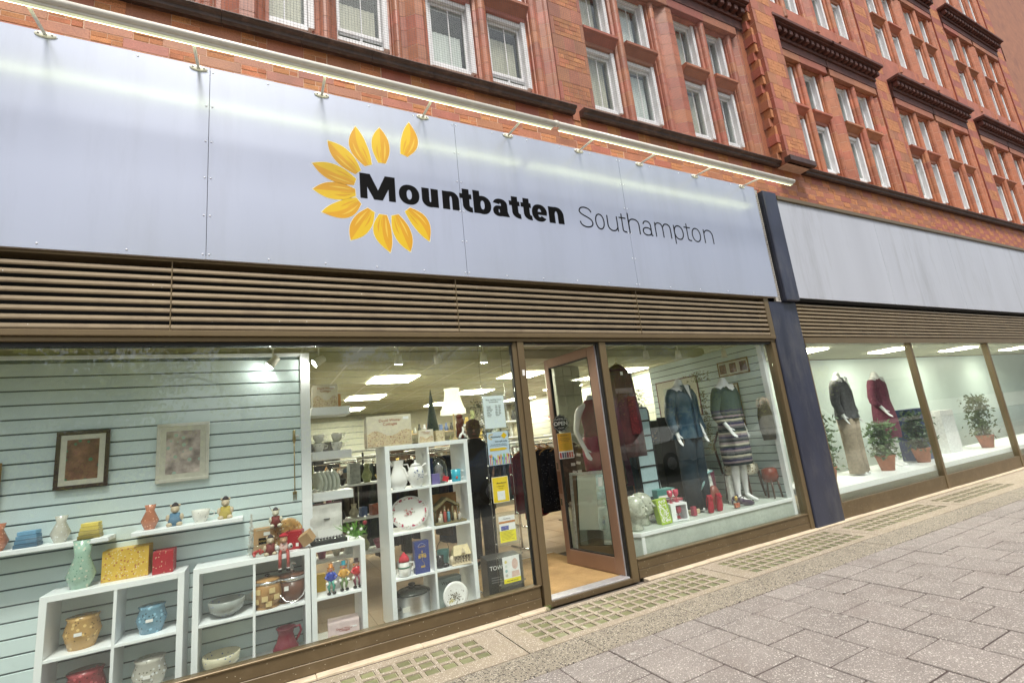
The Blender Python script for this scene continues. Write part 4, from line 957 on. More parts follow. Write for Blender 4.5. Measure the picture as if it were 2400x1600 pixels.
for a in (-.13, -.045, .03, .088): MB().tube([(a, .01, .018), (a + .006, .01, .15)], .009, 7).build('stable_post', moss, nt)
cols_ = [(.6, .55, .42), (.45, .08, .06), (.12, .3, .35), (.62, .5, .3), (.5, .45, .4)]
for i, (a, h) in enumerate(((-.085, .10), (-.05, .115), (-.015, .11), (.045, .09), (.085, .07), (-.10, .06))):
    f = MB(); f.loft([(.018, .016, .013), (.018 + h * .5, .013, .010), (.018 + h * .72, .013, .010), (.018 + h * .78, .006, .006)], 9, a, -.02, rip=.15, nr=5); o = f.build('robe', P('figure paint %d' % (i % 5), cols_[i % 5]), nt)
    MB().ell(a, -.02, .018 + h * .87, .0085, n=8, m=5).build('head', P('figure skin', (.5, .3, .2)), nt)
# third row
x, z = txz(0, 1)
sm = thing('snowman_mug', 'white snowman mug with a red knitted hat lid', 'mug', (x + .085, .25, z)); MB().loft([(0, .032, .032), (.01, .046, .046), (.05, .052, .052), (.085, .045, .045), (.11, .042, .042), (.115, .038, .038)], 24).build('mug_body', whiteg_m, sm)
MB().tube([(.045, 0, .10), (.08, 0, .10), (.085, 0, .055), (.05, 0, .04)], .007).build('handle', whiteg_m, sm); MB().loft([(.115, .043, .043), (.13, .044, .044), (.155, .034, .034), (.175, .014, .014), (.185, .010, .010), (.19, .003, .003)], 22, rip=.06, nr=12).build('red_hat', P('red knit', (.5, .02, .04), .8, .3), sm)
MB().loft([(.068, .0515, .0515), (.078, .0500, .05)], 24).build('green_scarf', P('dark green band', (.03, .12, .07)), sm)
m2 = thing('mug', 'plain white printed mug behind the snowman mug', 'mug', (x + .15, .42, z)); MB().loft([(0, .04, .04), (.12, .045, .045), (.121, .041, .041), (.03, .038, .038)], 20).build('mug_body', whiteg_m, m2); MB().tube([(-.044, 0, .10), (-.075, 0, .09), (-.075, 0, .05), (-.042, 0, .03)], .006).build('handle', whiteg_m, m2)
bx_ = carton('blue upright box with a gold hanging ornament drawn on it', x + .235, .22, z, .125, .07, .255, P('royal blue card', (.03, .05, .22), .35), lid=False); gold = P('gold print', (.62, .42, .10), .35, metal=.4)
text('printed_title', 'mobile', .022, 0, -.001, .205, gold, bx_); b = MB()
b.box(-.004, .004, -.001, 0, .16, .18).box(-.03, .03, -.001, 0, .150, .154).box(-.034, -.014, -.001, 0, .12, .145).box(-.008, .012, -.001, 0, .125, .15).box(.016, .034, -.001, 0, .12, .145); b.tube([(0, -.0005, .12), (-.004, -.0005, .10), (.012, -.0005, .085), (.014, -.0005, .06)], .0012, 5); b.box(-.016, .020, -.001, 0, .045, .06); b.build('printed_ornament', gold, bx_)
b = MB(); b.tube([(-.035 + .07 * i / 12, -.0005, .215 + .022 * sin(pi * i / 12)) for i in range(13)], .001, 4); b.build('printed_arch', P('pale print', (.7, .7, .75)), bx_)
x, z = txz(1, 1)
bk = thing('small_bucket', 'small teal metal bucket with a raised handle', 'bucket', (x + .115, .36, z)); MB().loft([(0, .042, .042), (.12, .056, .056), (.125, .058, .058), (.122, .053, .053), (.02, .04, .04)], 20).build('bucket_body', P('teal paint', (.10, .27, .27), .4), bk); MB().tube([(-.055 + .0 + .055 * (1 - cos(pi * i / 10)), 0, .12 + .085 * sin(pi * i / 10)) for i in range(11)], .0025, 6).build('handle', P('dark wire', (.05, .05, .05)), bk)
bh = thing('dark_ornament', 'small black toy boot left of the cottage model', 'ornament', (x + .055, .27, z)); b = MB(); b.loft([(0, .036, .03), (.02, .038, .032), (.06, .028, .024), (.10, .03, .026)], 14, rip=.12, nr=5); b.loft([(0, .032, .022), (.02, .032, .022), (.035, .012, .01)], 12, .045, -.01); b.build('ornament_body', P('black glaze', (.015, .016, .018), .2), bh)
ct = thing('cottage_model', 'cream half timbered cottage model with dark timbers', 'model house', (x + .235, .25, z), RD(-8)); wall_c = speckcol('cream render', (.62, .52, .36), [((.4, .3, .17), .2)], 60); roof_c = speckcol('straw roof', (.55, .45, .24), [((.33, .24, .1), .3)], 120)
bxo('base', wall_c, ct, -.088, .088, -.05, .09, 0, .012, .004); bxo('house_wall', wall_c, ct, -.06, .082, -.03, .07, .012, .085, .002); MB().loft([(.012, .03, .03), (.05, .03, .03), (.07, .024, .024), (.08, .004, .004)], 14, -.072, 0).build('round_turret', wall_c, ct)
b = MB(); b.add([(-.07, -.045, .08), (.09, -.045, .08), (.075, .02, .155), (-.05, .02, .155), (-.07, .085, .08), (.09, .085, .08)], [(0, 1, 2, 3), (3, 2, 5, 4), (0, 3, 4), (1, 5, 2), (0, 4, 5, 1)]); b.build('roof', roof_c, ct)
tim = P('dark timber paint', (.07, .045, .025)); b = MB()
for a in (-.055, -.03, -.005, .02, .045, .07): b.box(a, a + .004, -.032, -.03, .015, .08)
for h in (.045, .078): b.box(-.058, .08, -.0325, -.0305, h, h + .004)
b.build('timbers', tim, ct); b = MB()
for a in (-.045, -.018, .010, .035, .06):
    for h in (.024, .055): b.box(a, a + .008, -.0335, -.032, h, h + .014)
b.build('windows', black_m, ct); b = MB(); b.add([(.0, -.05, .095), (.04, -.05, .095), (.02, -.05, .13), (.02, .0, .135)], [(0, 1, 2), (1, 3, 2), (0, 2, 3)]); b.build('gable', wall_c, ct)
# bottom row
x, z = txz(0, 0)
pot = thing('slow_cooker', 'brushed steel slow cooker with a dark glass lid', 'cooker', (x + .165, .36, z)); MB().loft([(0, .14, .12), (.01, .148, .126), (.17, .150, .128), (.175, .156, .134), (.185, .156, .134)], 40).build('steel_body', mat('brushed steel', (.55, .55, .53), .28, .08, 3, metal=1, streak=40), pot)
MB().loft([(.186, .158, .136), (.20, .15, .13), (.225, .10, .085), (.238, .03, .026)], 40).build('lid', P('dark glass lid', (.03, .035, .03), .08), pot); MB().loft([(.238, .02, .02), (.252, .03, .03), (.262, .03, .03), (.268, .015, .015)], 16).build('lid_knob', P('black plastic', (.02, .02, .02), .35), pot)
bxo('handle', P('black plastic', (.02, .02, .02)), pot, -.165, -.125, -.135, -.10, .10, .13, .006); bxo('label_card', P('cream label', (.7, .68, .6)), pot, -.12, -.06, -.142, -.138, .085, .12, 0)
x, z = txz(1, 0)
wb = carton('grey gift box with dark lettering behind a pictorial plate', x + .13, .30, z, .23, .10, .25, P('grey green card', (.27, .32, .30), .5), lid=False); text('printed_title', 'Wedgwood', .038, .02, -.001, .20, P('charcoal print', (.03, .03, .03)), wb)
wp = thing('pictorial_plate', 'round white plate with a coach and horses picture', 'plate', (x + .155, .235, z + .0)); Mq = Matrix.Translation((0, 0, .113)) @ Matrix.Rotation(RD(80), 4, 'X'); MB().loft([(0, .07, .07), (.004, .085, .085), (.012, .112, .112), (.015, .112, .112), (.008, .085, .085), (.006, .07, .07)], 36, M=Mq).build('plate_body', whiteg_m, wp)
b = MB(); rp = random.Random(8); Mp = Mq
for k in range(70): dotp(b, rp.gauss(0, .034), -.01 + rp.gauss(0, .022), rp.uniform(.002, .007), .0085)
b.build('printed_coach', P('sepia print', (.16, .13, .09)), wp); b = MB()
for k in range(14): dotp(b, rp.gauss(-.04, .01), -.03 + rp.gauss(0, .01), rp.uniform(.003, .006), .0088)
b.build('printed_horse', P('mustard print', (.6, .5, .1)), wp)
# ---- low units
def doll_fig(t, z0, h, suit, hat, skin_=(.5, .25, .17), legs=(.2, .3, .3)):
    sm_ = P('suit %.2f %.2f %.2f' % suit, suit, .15); ha = P('hat %.2f %.2f %.2f' % hat, hat, .15); sk = P('clown face', (.66, .40, .3), .2); lg = P('glass leg %.2f' % legs[1], legs, .15)
    b = MB(); b.loft([(h * .42, .018, .014), (h * .5, .026, .019), (h * .62, .028, .02), (h * .72, .018, .015)], 12, rip=.1, nr=4); b.tube([(-.02, 0, h * .68), (-.042, -.01, h * .56), (-.02, -.028, h * .5)], .009); b.tube([(.02, 0, h * .68), (.042, -.01, h * .56), (.02, -.028, h * .5)], .009); b.build('jacket', sm_, t)
    b = MB(); b.ell(0, -.003, h * .79, .017, .016, .02); b.build('head', sk, t)
    b = MB(); b.ell(-.018, 0, h * .79, .011, n=8, m=5); b.ell(.018, 0, h * .79, .011, n=8, m=5); b.build('hair', P('orange hair', (.65, .28, .03), .3), t)
    b = MB(); b.loft([(h * .86, .028, .024), (h * .87, .028, .024), (h * .875, .015, .015), (h * .99, .017, .017)], 14); b.build('hat', ha, t)
    MB().ell(0, -.02, h * .785, .004, n=6, m=4).ell(0, -.018, h * .77, .009, .003, .003, 8, 4).build('nose_and_mouth', P('clown red', (.5, .02, .02), .2), t)
    b = MB(); b.tube([(-.008, 0, h * .44), (-.02, -.004, h * .25), (-.012, -.004, .02)], [.012, .011, .007]); b.tube([(.008, 0, h * .44), (.022, -.004, h * .25), (.014, -.004, .02)], [.012, .011, .007]); b.build('legs', lg, t)
    MB().ell(-.03, -.022, h * .37, .013, n=8, m=5).ell(.03, -.022, h * .37, .013, n=8, m=5).build('gloves', whiteg_m, t)
    MB().ell(-.018, -.018, .011, .016, .027, .011, 10, 5).ell(.020, -.018, .011, .016, .027, .011, 10, 5).build('shoes', P('black glass', (.012, .012, .012), .08), t)
zc = cell_z(1)
for lb, xx, yy, s1, s2, lg in (('blue jacketed glass clown with orange hat and green trousers, leftmost of three', .50, .27, (.02, .05, .35), (.55, .2, .03), (.10, .42, .33)), ('orange jacketed glass clown with turquoise hat, middle of three', .60, .30, (.60, .32, .06), (.02, .35, .48), (.2, .3, .12)), ('red jacketed glass clown with small dark hat, rightmost of three', .70, .30, (.50, .02, .03), (.06, .03, .03), (.25, .05, .09))):
    t = thing('clown_figurine', lb, 'figurine', (xx, yy, zc), group='glass clowns in the low unit'); doll_fig(t, 0, .225, s1, s2, legs=lg)
yb = carton('yellow upright box behind the left clown', .44, .42, zc, .075, .07, .13, P('yellow card', (.7, .42, .02)), lid=False)
kt = thing('china_coffee_pot', 'white china coffee pot with tall handle behind the clowns', 'jug', (.565, .47, zc)); MB().loft([(0, .05, .05), (.06, .06, .06), (.15, .045, .045), (.18, .05, .05), (.2, .02, .02)], 22).build('pot_body', whiteg_m, kt); MB().tube([(.045, 0, .16), (.07, 0, .21), (.10, 0, .19), (.09, 0, .1), (.055, 0, .05)], .007).build('handle', whiteg_m, kt)
pk = carton('pale pink carton with cottage print at the bottom of the low unit', .585, .27, cell_z(0), .23, .16, .135, P('pale pink card', (.66, .52, .52)), rz=RD(-5)); village_print(pk, .23, .16, .1, ('David Winter', 'Cottages'), s=.022)
# on top of the low units
sx_ = thing('reindeer_doll', 'seated red and white reindeer doll with tartan legs dangling over the unit edge', 'doll', (.165, .25, TOPS)); tart = speckcol('red tartan', (.38, .05, .04), [((.1, .03, .03), .3), ((.5, .35, .3), .15)], 150)
MB().loft([(0, .038, .032), (.04, .036, .03), (.075, .022, .02)], 14, rip=.08, nr=5).build('dress', speckcol('red check dress', (.60, .42, .38), [((.4, .03, .03), .33)], 90), sx_)
MB().ell(0, -.006, .10, .028, .025, .032).ell(0, -.03, .090, .015, .014, .013).build('head', P('tan plush', (.50, .30, .18), .9), sx_); MB().loft([(.118, .034, .03), (.13, .03, .027), (.142, .012, .012)], 14).build('red_hat', P('red felt', (.42, .015, .03), .9), sx_)
for s_ in (-1, 1):
    MB().tube([(s_ * .022, -.02, .018), (s_ * .027, -.05, .005), (s_ * .028, -.052, -.05), (s_ * .028, -.05, -.10)], .012).build('leg', tart, sx_); MB().ell(s_ * .028, -.058, -.115, .014, .022, .012).build('boot', black_m, sx_); MB().ell(s_ * .045, -.02, .045, .017, .015, .02).build('paw', speckcol('black white plush', (.6, .6, .58), [((.02, .02, .02), .35)], 45), sx_); MB().tube([(s_ * .012, 0, .135), (s_ * .03, 0, .15), (s_ * .045, 0, .15)], .003, 5).build('antler', P('dark antler', (.06, .03, .02)), sx_)
    MB().tube([(s_ * .028, -.052, -.098), (s_ * .028, -.052, -.104)], .0135).build('white_cuff', whiteg_m, sx_)
rb_ = carton('red snowflake box behind the reindeer doll', .235, .33, TOPS, .13, .10, .135, mat('red snowflake card', (.36, .012, .02), .4, .1, 8, speck=[((.7, .6, .6), 70, .12)]), rz=RD(-14), lid=False)
bxo('code_sticker', whiteg_m, rb_, .02, .04, -.001, 0, .02, .045, 0)
kb = carton('tall kraft card box with a black label', .03, .40, TOPS, .14, .10, .185, kraft); bxo('black_label', black_m, kb, -.035, .02, -.0012, 0, .07, .115, 0); text('label_print', 'XMAS', .02, -.0075, -.0016, .085, P('gold print', (.6, .4, .1)), kb); bxo('price_sticker', whiteg_m, kb, 0, .045, -.0015, 0, .13, .155, 0)
te = thing('teddy_figure', 'small teddy bear figure in a dark red coat and cap', 'figurine', (.075, .26, TOPS)); tb_m = P('pale bear resin', (.55, .45, .32), .5)
def bear(t, s, coat, fur=tb_m):
    MB().loft([(0, .026 * s, .022 * s), (.03 * s, .03 * s, .026 * s), (.06 * s, .02 * s, .018 * s)], 12).build('coat', coat, t); MB().ell(0, -.004 * s, .078 * s, .019 * s).ell(0, -.02 * s, .073 * s, .008 * s).ell(-.016 * s, 0, .095 * s, .007 * s).ell(.016 * s, 0, .095 * s, .007 * s).build('head', fur, t)
    MB().ell(-.02 * s, -.015 * s, .008 * s, .014 * s, .018 * s, .01 * s).ell(.02 * s, -.015 * s, .008 * s, .014 * s, .018 * s, .01 * s).ell(-.028 * s, -.008 * s, .04 * s, .009 * s, .01 * s, .016 * s).ell(.028 * s, -.008 * s, .04 * s, .009 * s, .01 * s, .016 * s).build('limbs', fur, t); MB().loft([(.092 * s, .018 * s, .018 * s), (.10 * s, .015 * s, .015 * s), (.11 * s, .004 * s, .004 * s)], 10).build('cap', P('dark wool cap', (.05, .04, .045), .9), t)
bear(te, 1.35, P('dark red coat', (.16, .03, .025), .7))
rp_ = thing('picture_plate', 'round plate with a warm painted picture standing behind the red box', 'plate', (.20, .46, TOPS)); Mq = Matrix.Translation((0, 0, .115)) @ Matrix.Rotation(RD(84), 4, 'X'); MB().loft([(0, .09, .09), (.012, .115, .115), (.015, .115, .115), (.006, .09, .09)], 34, M=Mq).build('plate_body', mat('painted picture plate', (.45, .27, .10), .3, .5, 22, speck=[((.6, .5, .35), 40, .3), ((.2, .06, .04), 50, .25)]), rp_)
kc = carton('small kraft cube tipped on its corner', .335, .26, TOPS + .045, .085, .085, .085, kraft, lid=False); kc.rotation_euler = (RD(18), RD(-28), RD(-30)); kc.location = (.34, .24, TOPS + .030)
cc = thing('cutlery_case', 'open cutlery canteen with a white satin lid and black base', 'cutlery case', (.50, .36, TOPS)); bxo('lid_board', P('dark wine leather', (.05, .015, .015), .4), cc, -.135, .135, .145, .165, .015, .30, .004)
b = MB(); n = 12
for i in range(n):
    for j in range(n):
        def hy(u, v): return .133 - .005 * (sin(u * 9 + sin(v * 5)) + sin(v * 14) * .5)
        a0, a1, c0, c1 = -.127 + .254 * i / n, -.127 + .254 * (i + 1) / n, .022 + .268 * j / n, .022 + .268 * (j + 1) / n
        b.quad((a0, hy(i / n, j / n), c0), (a1, hy((i + 1) / n, j / n), c0), (a1, hy((i + 1) / n, (j + 1) / n), c1), (a0, hy(i / n, (j + 1) / n), c1))
b.sm = [True] * len(b.f); b.build('satin_lining', P('white satin', (.66, .64, .60), .3), cc); bxo('label', P('grey label', (.1, .1, .1)), cc, -.02, .03, .128, .131, .165, .175, 0); bxo('leaflet', whiteg_m, cc, -.07, .11, .10, .103, .03, .095, 0)
bxo('case_base', P('black felt', (.02, .02, .018), .9), cc, -.135, .135, -.08, .14, 0, .03, .004)
for i in range(9): MB().tube([(-.10 + i * .024, -.06, .034), (-.095 + i * .024, .0, .036), (-.09 + i * .024, .10, .034)], [.007, .002, .006], 6).build('cutlery_piece', chrome_m, cc)
fs = thing('fir_sprig', 'bright green artificial fir sprig with white berries', 'foliage', (.705, .28, TOPS + .02)); b = MB(); rp = random.Random(11)
for s_ in range(16):
    a = rp.uniform(0, 2 * pi); el = rp.uniform(-.1, 1.0); L_ = rp.uniform(.06, .13); d = Vector((cos(a) * cos(el), sin(a) * cos(el) * .6, sin(el)))
    for k in range(26):
        p = d * (L_ * k / 26); q = Vector((rp.uniform(-1, 1), rp.uniform(-1, 1), rp.uniform(-.6, 1))).normalized() * .024 + d * .012; n_v = d.cross(q).normalized() * .0016
        b.quad(p - n_v, p + n_v, p + q + n_v * .4, p + q - n_v * .4)
b.build('needles', mat('fir green', (.17, .38, .05), .6, .35, 40), fs); fs.scale = (1.45, 1.2, 1.45)
MB().ell(.02, -.05, .04, .009, n=8, m=5).ell(-.03, -.04, .05, .008, n=8, m=5).ell(-.045, -.02, .03, .008, n=8, m=5).ell(.05, -.01, .10, .007, n=8, m=5).build('berries', whiteg_m, fs)
MB().ell(.045, -.03, .07, .013, n=8, m=5).build('red_flower', P('dark red flower', (.25, .01, .02)), fs)
gd = thing('glass_dish', 'cut glass dish holding red sweets at the left end of the unit top', 'dish', (-.01, .30, TOPS)); MB().loft([(0, .05, .05), (.005, .055, .055), (.05, .07, .07), (.075, .062, .062), (.08, .064, .064)], 24, rip=.04, nr=12).build('dish_body', clear_m, gd)
b = MB(); [b.ell(rp.uniform(-.04, .04), rp.uniform(-.04, .03), rp.uniform(.015, .04), .012, n=7, m=4) for _ in range(12)]; b.build('red_sweets', P('clown red', (.5, .02, .02)), gd)
wt = thing('white_twig_tree', 'silver white glitter twig tree left of the kraft box', 'ornament', (-.055, .42, TOPS)); b = MB()
for k in range(170):
    h = rp.uniform(0, .30); r = .035 * (1 - h / .33); a = rp.uniform(0, 6.28); b.ell(r * cos(a) * rp.random(), r * sin(a) * rp.random(), h, .006, n=5, m=3)
b.build('twigs', P('silver glitter', (.62, .6, .55), .3), wt)
# inside the low left unit
cz = cell_z(1)
cp = thing('wooden_cask_pot', 'round patchwork wooden ice pail with a steel rim', 'pail', (.055, .33, cz)); wd_m = mat('honey patch wood', (.42, .23, .08), .3, .3, 5, coat=.3)
MB().loft([(0, .085, .085), (.012, .09, .09), (.02, .075, .075), (.05, .098, .098), (.10, .108, .108), (.15, .096, .096), (.17, .09, .09)], 30).build('pail_body', wd_m, cp); MB().loft([(.165, .095, .095), (.185, .096, .096)], 30).build('steel_rim', chrome_m, cp); MB().loft([(.186, .093, .093), (.195, .085, .085), (.205, .05, .05), (.208, .01, .01)], 30).build('lid', wd_m, cp); MB().ell(0, 0, .222, .02, .012, .009).loft([(.205, .006, .006), (.22, .006, .006)], 8).build('lid_knob', black_m, cp)
for k, a in enumerate((-2.2, -1.75, -1.3, -2.4, -1.5, -1.0)):
    h = (.11, .06, .11, .045, .02, .06)[k]; r = .110 if h > .05 else .100; MB().box(-.02, .02, -.003, .003, 0, .035, M=Matrix.Rotation(a + pi / 2, 4, 'Z') @ Matrix.Translation((0, -r, h))).build('pale_patch', P('pale wood patch', (.66, .50, .24), .3), cp)
ib = thing('ice_bucket', 'dark brown ice bucket with silver bands and a horse head finial', 'ice bucket', (.225, .33, cz)); brn = mat('brown leather', (.13, .05, .028), .3, .2, 10)
MB().loft([(0, .082, .082), (.16, .092, .092)], 32).build('bucket_body', brn, ib); MB().loft([(.16, .096, .096), (.185, .096, .096)], 32).loft([(-.001, .087, .087), (.012, .087, .087)], 32).build('silver_band', chrome_m, ib)
MB().loft([(.186, .094, .094), (.20, .09, .09), (.207, .04, .04)], 32).build('lid', brn, ib); hb = MB(); hb.tube([(0, 0, .205), (0, 0, .235), (-.006, 0, .262), (-.002, 0, .285)], [.018, .015, .013, .012]); hb.tube([(0, 0, .28), (.016, 0, .272), (.030, 0, .258)], [.012, .010, .006]); hb.tube([(-.006, 0, .285), (-.006, 0, .30)], [.005, .001], 6); hb.build('horse_head', chrome_m, ib)
MB().tube([(-.097, 0, .15), (-.095, -.05, .08), (-.05, -.10, .03), (.02, -.118, .02), (.07, -.09, .05), (.095, -.04, .11), (.097, 0, .15)], .004, 7).build('carrying_handle', chrome_m, ib); bxo('price_sticker', whiteg_m, ib, -.06, -.03, -.091, -.085, .10, .13, 0)
pf = thing('white_plates', 'grey white winged dish behind the wooden pail', 'dish', (.0, .5, cz)); MB().loft([(0.03, .05, .03), (.06, .16, .04), (.09, .06, .03), (.12, .01, .01)], 22).build('dish_body', P('grey white china', (.5, .52, .47), .3), pf)
mj = thing('maroon_jug', 'glossy maroon pottery jug at the bottom of the low left unit', 'jug', (.175, .28, cell_z(0))); mar = P('maroon glaze', (.17, .015, .035), .1)
MB().loft([(0, .07, .07), (.02, .085, .085), (.06, .09, .09), (.10, .065, .065), (.15, .052, .052), (.185, .062, .062), (.195, .068, .068), (.19, .058, .058), (.15, .045, .045)], 30).build('jug_body', mar, mj); MB().tube([(.058, 0, .18), (.095, 0, .185), (.105, 0, .15), (.085, 0, .11), (.07, 0, .09)], .009).build('handle', mar, mj)
# further left (the shop window runs on)
v = thing('glass_vase', 'tall pale green vase on the unit farthest to the left', 'vase', (-1.05, .33, TOPS)); MB().loft([(0, .05, .05), (.08, .08, .08), (.2, .04, .04), (.3, .055, .055)], 24).build('vase_body', speckcol('pale green glaze', (.35, .5, .4), [((.6, .62, .5), .3), ((.1, .25, .2), .2)], 40, .15), v)
for lb, xx, yy, w_, h_, mm in (('gold yellow carton on the unit farthest to the left', -.82, .35, .26, .20, speckcol('mustard print card', (.62, .40, .06), [((.4, .15, .05), .3), ((.7, .6, .4), .25)], 50)), ('dark red tin on the unit farthest to the left', -.60, .3, .12, .15, speckcol('red tin print', (.38, .02, .03), [((.6, .5, .3), .22)], 60))): carton(lb, xx, yy, TOPS, w_, .16, h_, mm)
for i, (xx, r_, cz_, cm, lb) in enumerate(((-1.03, .10, 1, (.5, .3, .1), 'honey brown pot in the far left cube unit'), (-.66, .09, 1, (.15, .3, .4), 'blue grey pot in the far left cube unit'), (-1.0, .11, 0, (.35, .05, .06), 'dark red pot at the bottom of the far left cube unit'), (-.66, .10, 0, (.55, .52, .45), 'cream pot at the bottom of the far left cube unit'))):
    t = thing('pot', lb, 'pot', (xx, .36, cell_z(cz_))); MB().loft([(0, r_ * .7, r_ * .7), (r_, r_, r_), (r_ * 1.7, r_ * .8, r_ * .8), (r_ * 1.9, r_ * .9, r_ * .9)], 24).build('pot_body', speckcol('pot glaze %d' % i, cm, [(tuple(min(.8, u * 1.7 + .05) for u in cm), .3), (tuple(u * .4 for u in cm), .25)], 34, .2), t); bxo('price_sticker', whiteg_m, t, -.02, .02, -r_ * 1.02, -r_ * .98, r_ * .9, r_ * 1.1, 0)
for i, (xx, z_, cm, lb) in enumerate(((-.21, 1, (.3, .32, .3), 'grey tureen beside the wooden pail'), (-.24, 0, (.6, .55, .4), 'cream bowl beside the maroon jug'))):
    t = thing('bowl', lb, 'bowl', (xx, .34, cell_z(z_))); MB().loft([(0, .05, .05), (.05, .11, .11), (.11, .12, .12), (.112, .11, .11), (.05, .09, .09)], 26).build('bowl_body', speckcol('bowl glaze %d' % i, cm, [((.12, .15, .3), .22)], 40, .2), t)
# on the slatwall
gs = thing('glass_wall_shelf', 'small clear shelf on the pale slatwall', 'shelf', (.10, .34, .985)); MB().box(-.12, .13, 0, .15, 0, .006).build('shelf_plate', clear_m, gs)
bd = thing('terrier_figure', 'small pale dog figure in a dark hat on the clear shelf', 'figurine', (.115, .40, .993)); bear(bd, 1.35, P('dark red coat', (.16, .03, .025)), P('cream resin', (.62, .58, .45)))
MB().tube([(-.03, 0, .13), (-.045, 0, .16), (-.035, 0, .17), (-.028, 0, .16)], .0015, 5).build('wire_loop', P('dark wire', (.05, .05, .05)), bd)
fk = thing('wooden_fork', 'long thin brass coloured fork hanging on the slatwall', 'fork', (.262, .485, 1.17)); br = P('old brass', (.42, .33, .17), .3, metal=.8)
b = MB(); b.tube([(0, 0, .07), (0, 0, .46)], .0042, 8); b.box(-.016, .016, -.003, .003, .045, .07, .002); [b.box(k * .0105 - .0025, k * .0105 + .0025, -.002, .002, 0, .046, .001) for k in (-1, 0, 1)]; b.loft([(.46, .006, .003), (.49, .014, .004), (.53, .010, .004), (.57, .004, .003)], 10); b.build('fork_body', br, fk)
tg2 = thing('price_tag', 'white and green price tag above the hanging fork', 'tag', (.258, .487, 1.68)); MB().box(-.006, .014, 0, .002, 0, .06).build('tag_card', P('olive card', (.3, .33, .1)), tg2); MB().loft([(0, .022, .002), (.018, .02, .002)], 8, .02, 0).build('white_card', whiteg_m, tg2)
for lb, zz in (('top white bracket shelf right of the slatwall, carrying a printed carton', 1.86), ('middle white bracket shelf right of the slatwall, carrying cups', 1.47), ('lowest white bracket shelf right of the slatwall, carrying plates', 1.12)):
    t = thing('bracket_shelf', lb, 'shelf', (.41, .60, zz), group='white bracket shelves'); bxo('shelf_board', whitep_m, t, 0, .335, 0, .30, 0, .072, .003)
b4 = carton('cream printed carton on the top bracket shelf', .535, .62, 1.932, .215, .14, .205); village_print(b4, .215, .14, .205, s=.026)
bxo('side_strip', P('orange card', (.5, .2, .05)), b4, .108, .135, .02, .12, 0, .12)
def cup(label, x, y, z, r=.045, h=.06):
    t = thing('cup', label, 'cup', (x, y, z), group='white floral cups'); MB().loft([(0, r * .6, r * .6), (h * .5, r * .9, r * .9), (h, r, r), (h + .001, r * .93, r * .93), (h * .2, r * .5, r * .5)], 18).build('cup_body', speckcol('china with dark flowers', (.74, .72, .66), [((.05, .07, .05), .16)], 45, .15), t); MB().tube([(r * .95, 0, h * .85), (r * 1.5, 0, h * .7), (r * 1.4, 0, h * .35), (r * .8, 0, h * .3)], .004, 6).build('handle', whiteg_m, t); return t
for i, (xx, zz, lb) in enumerate(((.475, 1.625, 'floral cup, upper left on the middle bracket shelf'), (.63, 1.625, 'floral cup, upper right on the middle bracket shelf'), (.475, 1.545, 'floral cup, lower left on the middle bracket shelf'), (.63, 1.545, 'floral cup, lower right on the middle bracket shelf'))): cup(lb, xx, .68, zz, .05, .07)
gsf = thing('glass_riser', 'clear riser between the two rows of cups', 'riser', (.42, .62, 1.617)); MB().box(0, .31, 0, .14, 0, .005).build('riser_plate', clear_m, gsf)
for i in range(5):
    t = thing('dinner_plate', 'white plate, %s from the left in the row on the lowest bracket shelf' % ('first', 'second', 'third', 'fourth', 'fifth')[i], 'plate', (.45 + i * .035, .70, 1.192), RD(25), group='plates in a rack'); MB().loft([(0, .06, .06), (.01, .09, .09), (.012, .09, .09), (.004, .06, .06)], 24, M=Matrix.Translation((0, 0, .09)) @ Matrix.Rotation(RD(82), 4, 'Y')).build('plate_body', P('greenish white china', (.62, .64, .55), .2), t)

for lb, x, z, w_, h_, c in (('small gilt framed landscape, left on the slatwall', -1.75, 1.35, .42, .32, (.16, .2, .12)), ('dark framed portrait print on the slatwall', -1.12, 1.45, .30, .40, (.2, .1, .06)), ('pale framed flower print, nearest the hanging fork', -.52, 1.42, .34, .44, (.5, .42, .38))):
    t = thing('framed_picture', lb, 'picture', (x, .48, z)); b = MB(); b.box(-w_ / 2, w_ / 2, -.015, 0, 0, .025, .003).box(-w_ / 2, w_ / 2, -.015, 0, h_ - .025, h_, .003).box(-w_ / 2, -w_ / 2 + .025, -.015, 0, .025, h_ - .025, .003).box(w_ / 2 - .025, w_ / 2, -.015, 0, .025, h_ - .025, .003); b.build('frame', P('frame wood %.1f' % x, (.25, .15, .05) if x < -1.5 else (.05, .03, .02) if x < -1 else (.6, .58, .5)), t)
    bxo('mount', P('cream mount', (.62, .6, .5)), t, -w_ / 2 + .025, w_ / 2 - .025, -.008, -.002, .025, h_ - .025, 0); bxo('print', mat('print ' + lb[:9], c, .4, .6, 14, speck=[((c[2], c[0], c[1]), 22, .3)]), t, -w_ / 2 + .06, w_ / 2 - .06, -.0095, -.0082, .06, h_ - .06, 0)
